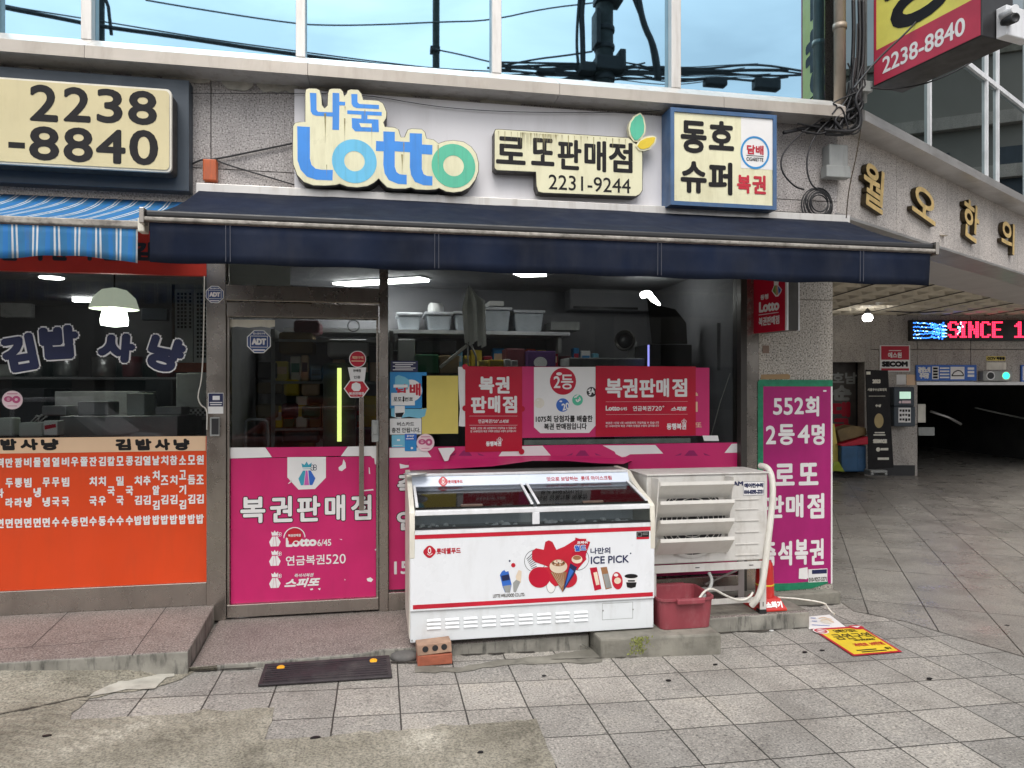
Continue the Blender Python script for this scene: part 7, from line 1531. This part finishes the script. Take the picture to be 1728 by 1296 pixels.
# things by the restaurant door
s = thing('restaurant_banner', 'dim vertical restaurant banner with red and white lettering in the doorway', 'banner', BW.W(*BW.S(1425, 730), -.3))
MB().box(BW, BW.B(1395, 606, 1444, 735, -.3), -.32, -.3).build('sheet', mat('dark_banner', (.1, .09, .085), .6, var=.3), s)  # sheet coloured dark with a randomly uneven tone
q = MB(); q.text(BW, '호남', BW.B(1404, 628, 1446, 648, -.29), -.29, .01); q.text(BW, '순', BW.B(1404, 650, 1437, 676, -.29), -.29, .022); q.build('lettering', M['gbox'], s); q = MB(); q.text(BW, '대', BW.B(1404, 678, 1435, 704, -.29), -.29, .026); q.text(BW, '국', BW.B(1404, 706, 1435, 735, -.29), -.29, .026); q.build('red_lettering', M['crimson'], s)
def bwbox(x0, y0, x1, y1, o0, o1, m, nm, lab, cat, bev=.02, pts=None):
    q = MB(); q.box(BW, BW.B(x0, y0, x1, y1, o1), o0, o1) if pts is None else q.poly(BW, [BW.S(x, y, o1) for x, y in pts], o0, o1); return one(nm, q, M[m], lab, cat, BW.W(*BW.S((x0 + x1) / 2, y1, o1), o1), bevel=bev)
M['bluep'] = mat('blue_plastic', (.02, .09, .2), .5, var=.2)
bwbox(1420, 752, 1448, 796, .1, .6, 'bluep', 'plastic_crate', 'blue plastic crate at the bottom of the pile by the doorway', 'crate')
bwbox(1446, 752, 1462, 796, .1, .5, 'bluep', 'plastic_crate', 'narrow blue crate half hidden behind the black banner', 'crate')
bwbox(1414, 744, 1466, 752, .05, .6, 'crimson', 'tray', 'dark red tray lying across the blue crates', 'tray', pts=((1416, 750), (1466, 736), (1466, 750), (1422, 754)))
bwbox(1414, 720, 1464, 746, .1, .5, 'kraft', 'folded_mat', 'brown folded mat on the pile by the doorway', 'mat', pts=((1412, 726), (1440, 718), (1462, 722), (1464, 734), (1418, 746)))
bwbox(1402, 715, 1418, 796, .4, .46, 'ypaper', 'folding_sign', 'yellow folding floor sign leaning beside the granite column', 'folding sign', .005, ((1401, 796), (1405, 715), (1408, 715), (1420, 794)))
q = MB(); a, z = BW.S(1410, 790, .6); q.add([BW.W(a - .08, z - .05, .6), BW.W(a + .12, z - .05, .7), BW.W(a + .06, z + .12, .6), BW.W(a - .02, z + .12, .6), BW.W(a - .08, z - .05, .52), BW.W(a + .12, z - .05, .56), BW.W(a + .06, z + .12, .58), BW.W(a - .02, z + .12, .58)], [(0, 1, 2, 3), (7, 6, 5, 4), (0, 4, 5, 1), (1, 5, 6, 2), (2, 6, 7, 3), (3, 7, 4, 0)]); one('dustpan', q, mat('lime_plastic', (.3, .38, .03), .5), 'lime green broom head beside the folding sign', 'broom', BW.W(a, z - .05, .6))
# bulb lamp
c = BW.W(*BW.S(1464, 534, 1.2), 1.2); s = thing('entry_bulb', 'lit white bulb hanging under the entry soffit', 'lamp', c); q = MB(); q.lathe(c - Vector((0, 0, .09)), [(.001, 0), (.06, .01), (.085, .05), (.08, .1), (.05, .13)], 20); q.build('bulb', M['lightw'], s); q = MB(); q.lathe(c + Vector((0, 0, .04)), [(.05, 0), (.05, .06), (.02, .09), (.001, .09)], 16); q.tube([c + Vector((0, 0, .12)), Vector((c.x, c.y, 3.1))], .01, 6); q.build('socket', M['black'], s)
q = MB(); P = [BW.W(*BW.S(x, y, .8), .8) for x, y in ((1466, 521), (1510, 526), (1560, 528), (1620, 522), (1690, 516), (1728, 525), (1790, 530))]; q.tube(P, .012, 6, 2); one('ceiling_cable', q, M['cable'], 'black cable strung below the entry soffit', 'cable', P[0])
s = thing('garage_machine', 'pale control box and striped board just inside the garage opening', 'machine', BW.W(*BW.S(1556, 740), -.8)); MB().box(BW, BW.B(1549, 682, 1562, 713, -.8), -1.1, -.8).build('box', M['cream'], s); q = MB(); q.box(BW, BW.B(1550, 721, 1577, 735, -.8), -.83, -.8); q.build('board', M['gbox'], s)
q = MB(); q.tube([BW.W(*BW.S(x, y, -2), -2) for x, y in ((1570, 694), (1600, 704), (1622, 716))], .03, 8); one('barrier_arm', q, M['alu'], 'grey handrail in the dark garage', 'rail', BW.W(*BW.S(1600, 704), -2))
q = MB(); q.tube([BW.W(*BW.S(x, y, -3), -3) for x, y in ((1645, 688), (1690, 698), (1728, 706))], .02, 8); one('garage_pipe', q, M['gbox'], 'thin pale rail farther back in the dark garage', 'rail', BW.W(*BW.S(1690, 698), -3))

# ---------------------------------------------------------------- across the street (seen in the upper glass)
YP = 8.4
def mir(px, py, Y): f = Fr(0, Y); x, z = f.S(px, py); return Vector((x, .06 - Y, z))
M['polec'] = mat('pole_concrete', (.05, .055, .05), .8, var=.2); M['poled'] = mat('pole_fittings', (.045, .045, .045), .6)
c = mir(1020, 60, YP); s = thing('utility_pole', 'thick utility pole crowded with boxes reflected in the upper windows', 'utility pole', (c.x, c.y, zg(c.x)))
q = MB(); q.tube([(c.x, c.y, -.2), (c.x, c.y, 12)], [.19, .17], 20); q.build('shaft', M['polec'], s)
q = MB()
for z in (7.6, 8.2, 8.55, 9.1, 9.5): q.lathe((c.x, c.y, z), [(.2, 0), (.205, .02), (.205, .08), (.2, .1)], 18)
q.build('band', M['poled'], s)
for (x0, y0, x1, y1), nm in (((1001, 24, 1008, 82), 'side_box'), ((1002, 104, 1044, 124), 'cable_box'), ((975, 114, 1000, 128), 'cable_box'), ((1036, 0, 1046, 12), 'clamp'), ((1003, 0, 1046, 8), 'clamp'), ((1040, 92, 1050, 126), 'side_box')):
    a = mir(x0, y1, YP); b = mir(x1, y0, YP); q = MB(); q.bx(a.x, b.x, a.y - .12, a.y + .25, a.z, b.z); q.build(nm, M['poled'], s, bevel=.02)
def line(pts, r, lab, Y=YP, grp='street wires reflected in the upper windows'):
    q = MB(); P = [mir(x, y, Y) for x, y in pts]; q.tube(P, r, 6, 2); one('street_wire', q, M['poled'], lab, 'wire', P[0], grp)
line([(-200, -40), (0, 8), (100, 25), (240, 48), (480, 84), (640, 105), (760, 118), (980, 125)], .012, 'thin wire just above the thick cable in the left window reflection')
line([(-200, -34), (0, 12), (80, 27), (170, 46), (310, 63), (480, 90), (650, 112), (800, 122)], .035, 'thick black cable sloping across the left window reflections')
line([(246, 0), (330, 14), (500, 41), (560, 43), (640, 41), (740, 37), (829, 35), (920, 14), (1000, 5)], .014, 'wire dipping across the middle window reflections to the pole')
line([(735, 83), (780, 92), (829, 105), (900, 118), (985, 125)], .014, 'wire from the slim pole down to the cable boxes')
line([(845, 112), (900, 100), (960, 93), (1000, 87)], .018, 'wire rising to a dead-end grip on the thick pole')
line([(829, 105), (900, 106), (1000, 108), (1130, 118), (1330, 120)], .02, 'straight wire just above the cable boxes in the reflection')
line([(845, 118), (880, 112), (910, 118), (960, 112), (1000, 120), (1060, 110), (1110, 122), (1130, 118)], .018, 'wavy wire tangled among the cable boxes')
line([(1050, 105), (1090, 112), (1130, 128), (1200, 125), (1330, 128)], .016, 'wire running right from the thick pole low in the reflection')
line([(1145, 119), (1200, 122), (1260, 118), (1330, 119)], .03, 'heavy bundled wire low in the right window reflection')
line([(1145, 136), (1220, 130), (1270, 138), (1330, 130)], .022, 'lowest wire in the right window reflection')
line([(985, -10), (981, 20), (983, 60), (984, 110)], .055, 'thick cable hanging left of the thick pole')
line([(978, -10), (974, 40), (973, 80), (976, 110)], .03, 'second cable hanging left of the thick pole')
line([(1076, -10), (1085, 40), (1105, 80), (1112, 135)], .06, 'thick cable curving down right of the thick pole')
line([(1066, -10), (1082, 30), (1098, 70), (1107, 135)], .03, 'second cable curving down right of the thick pole')
rnd = random.Random(21)
for i in range(16):
    x0 = rnd.uniform(820, 1000); x1 = rnd.uniform(1080, 1400); yb = rnd.uniform(106, 140)
    line([(x0, yb + rnd.uniform(-8, 4))] + [(x0 + (x1 - x0) * k / 6, yb + rnd.uniform(-7, 9)) for k in range(1, 6)] + [(x1, yb + rnd.uniform(-6, 8))], rnd.choice((.009, .012, .016, .022)), 'one of the tangled wires low in the upper window reflections', grp='tangled wires low in the upper window reflections')
for x0, y0, x1, y1, lab in ((1180, 128, 1232, 140, 'flat black splice box on the wires in the right window reflection'), (1264, 128, 1322, 146, 'large black splice box on the wires by the green reflection'), (896, 111, 944, 119, 'long black splice box on the wires left of the thick pole')):
    a = mir(x0, y1, YP); b = mir(x1, y0, YP); one('splice_box', MB().bx(a.x + .1, b.x - .1, a.y - .1, a.y + .1, a.z - .05, b.z - .1), M['poled'], lab, 'splice box', ((a.x + b.x) / 2, a.y, a.z), bevel=.03)
c = mir(736, 60, 10); q = MB(); q.tube([(c.x, c.y, -.2), (c.x, c.y, 13)], .075, 14); s = thing('street_pole', 'slim grey pole reflected in the middle upper window', 'pole', (c.x, c.y, 0)); q.build('shaft', M['polec'], s)
q = MB(); a = mir(726, 84, 10); q.bx(a.x, a.x + .2, a.y - .1, a.y + .1, a.z - .05, a.z + .05); q.build('clamp', M['poled'], s)
c = mir(168, 30, 9); q = MB(); q.tube([(c.x, c.y, -.2), (c.x, c.y, 13)], .085, 14); s = thing('street_pole', 'dark slim pole reflected beside the left window mullion', 'pole', (c.x, c.y, 0)); q.build('shaft', M['polec'], s); a = mir(183, 12, 9); q = MB(); q.tube([a + Vector((-.1, 0, .3)), a, a + Vector((.05, 0, -.5))], .03, 8); q.build('bracket', M['poled'], s)
# plain blocks over the road
M['blk'] = mat('street_building', (.24, .23, .21), .8, var=.12, vs=.4)
def block(x0, x1, y0, y1, h, lab):
    s = thing('street_building', lab, 'building', ((x0 + x1) / 2, (y0 + y1) / 2, 0)); MB().bx(x0, x1, y0, y1, -.3, h).build('wall', M['blk'], s); MB().bx(x0 - .1, x1 + .1, y0 - .1, y1 + .1, h, h + .2).build('roof', M['conc'], s)
    if y1 > 0:
        for k in range(int(h // 1.5)): MB().bx(x0 - .25, x0 + .02, y0, y1, 1.5 * k, 1.5 * k + .35).build('balcony_band', M['gback'], s)
    for k in range(int(h // 3)):
        z = 1 + 3 * k; yy = y1 if y1 < 0 else None
        if yy is not None:
            xx = x0 + .8
            while xx + 1.6 < x1: MB().bx(xx, xx + 1.5, yy - .02, yy + .02, z, z + 1.4).build('window', M['mir2'], s); xx += 2.6
        else:
            xx = y0 + .8
            while xx + 1.6 < y1: MB().bx(x0 - .02, x0 + .02, xx, xx + 1.5, z, z + 1.4).build('window', M['slate'], s); xx += 2.6
block(-16, -4, -26, -17, 5.0, 'low grey building across the street, left one')
block(-3.5, 9, -26, -17, 4.6, 'low grey building across the street, middle one')
block(9.5, 18, -26, -17, 5.2, 'low grey building across the street, right one')
block(21, 30, -9, 14, 11, 'tall dark building along the side street')

def car(x, y, lab, col, h=1.0):
    s = thing('parked_car', lab, 'car', (x, y, -.13)); z = -.13
    lo = [(-2.2, .25), (-2.25, .55), (-2.1, .82), (-1.2, .92), (1.3, .95), (2.1, .9), (2.2, .6), (2.15, .25)]; up = [(-1.25, .92), (-.55, 1.42 * h), (.9, 1.46 * h), (1.75, .95)]
    def prof(P, y0, y1, t=1): 
        q = MB(); n = len(P); vs = [(x + a, y + y0, z + b) for a, b in P] + [(x + a, y + y1, z + b) for a, b in P]; q.add(vs, [tuple(range(n)), tuple(range(2 * n - 1, n - 1, -1))] + [(i, (i + 1) % n, n + (i + 1) % n, n + i) for i in range(n)]); return q
    prof(lo, -.88, .88).build('body', col, s, bevel=.09, seg=3); prof(up, -.74, .74).build('roof', col, s, bevel=.06, seg=3)
    wd = [(-1.05, .95), (-.5, 1.36 * h), (.1, 1.38 * h), (.1, .95)]; wd2 = [(.18, .95), (.18, 1.38 * h), (.82, 1.38 * h), (1.45, .97)]
    for P in (wd, wd2): prof(P, .735, .75).build('window', M['mir2'], s)
    for dx in (-1.35, 1.4):
        for yy in (-.8, .8):
            q = MB(); q.lathe((x + dx, y + yy - .1, z + .32), [(.001, 0), (.3, 0), (.33, .03), (.33, .17), (.3, .2), (.001, .2)], 24, ax=(0, 1, 0)); o = q.build('wheel', M['rubber'], s)
            q = MB(); q.lathe((x + dx, y + yy + (.1 if yy > 0 else -.12), z + .32), [(.001, 0), (.2, 0), (.2, .012), (.001, .02)], 20, ax=(0, 1, 0)); q.build('rim', M['alu'], o, loc=(0, 0, 0))
M['carred'] = mat('red_car_paint', (.3, .05, .03), .25, coat=.6); M['carwh'] = mat('white_car_paint', (.7, .7, .72), .25, coat=.6)
car(-1.2, -9.2, 'dark red car parked across the pavement opposite the shop door', M['carred']); car(-6.3, -9.3, 'white car parked opposite the snack shop', M['carwh'], 1.12); car(4.4, -9.9, 'white car parked opposite the granite column', M['carwh'], 1.05)
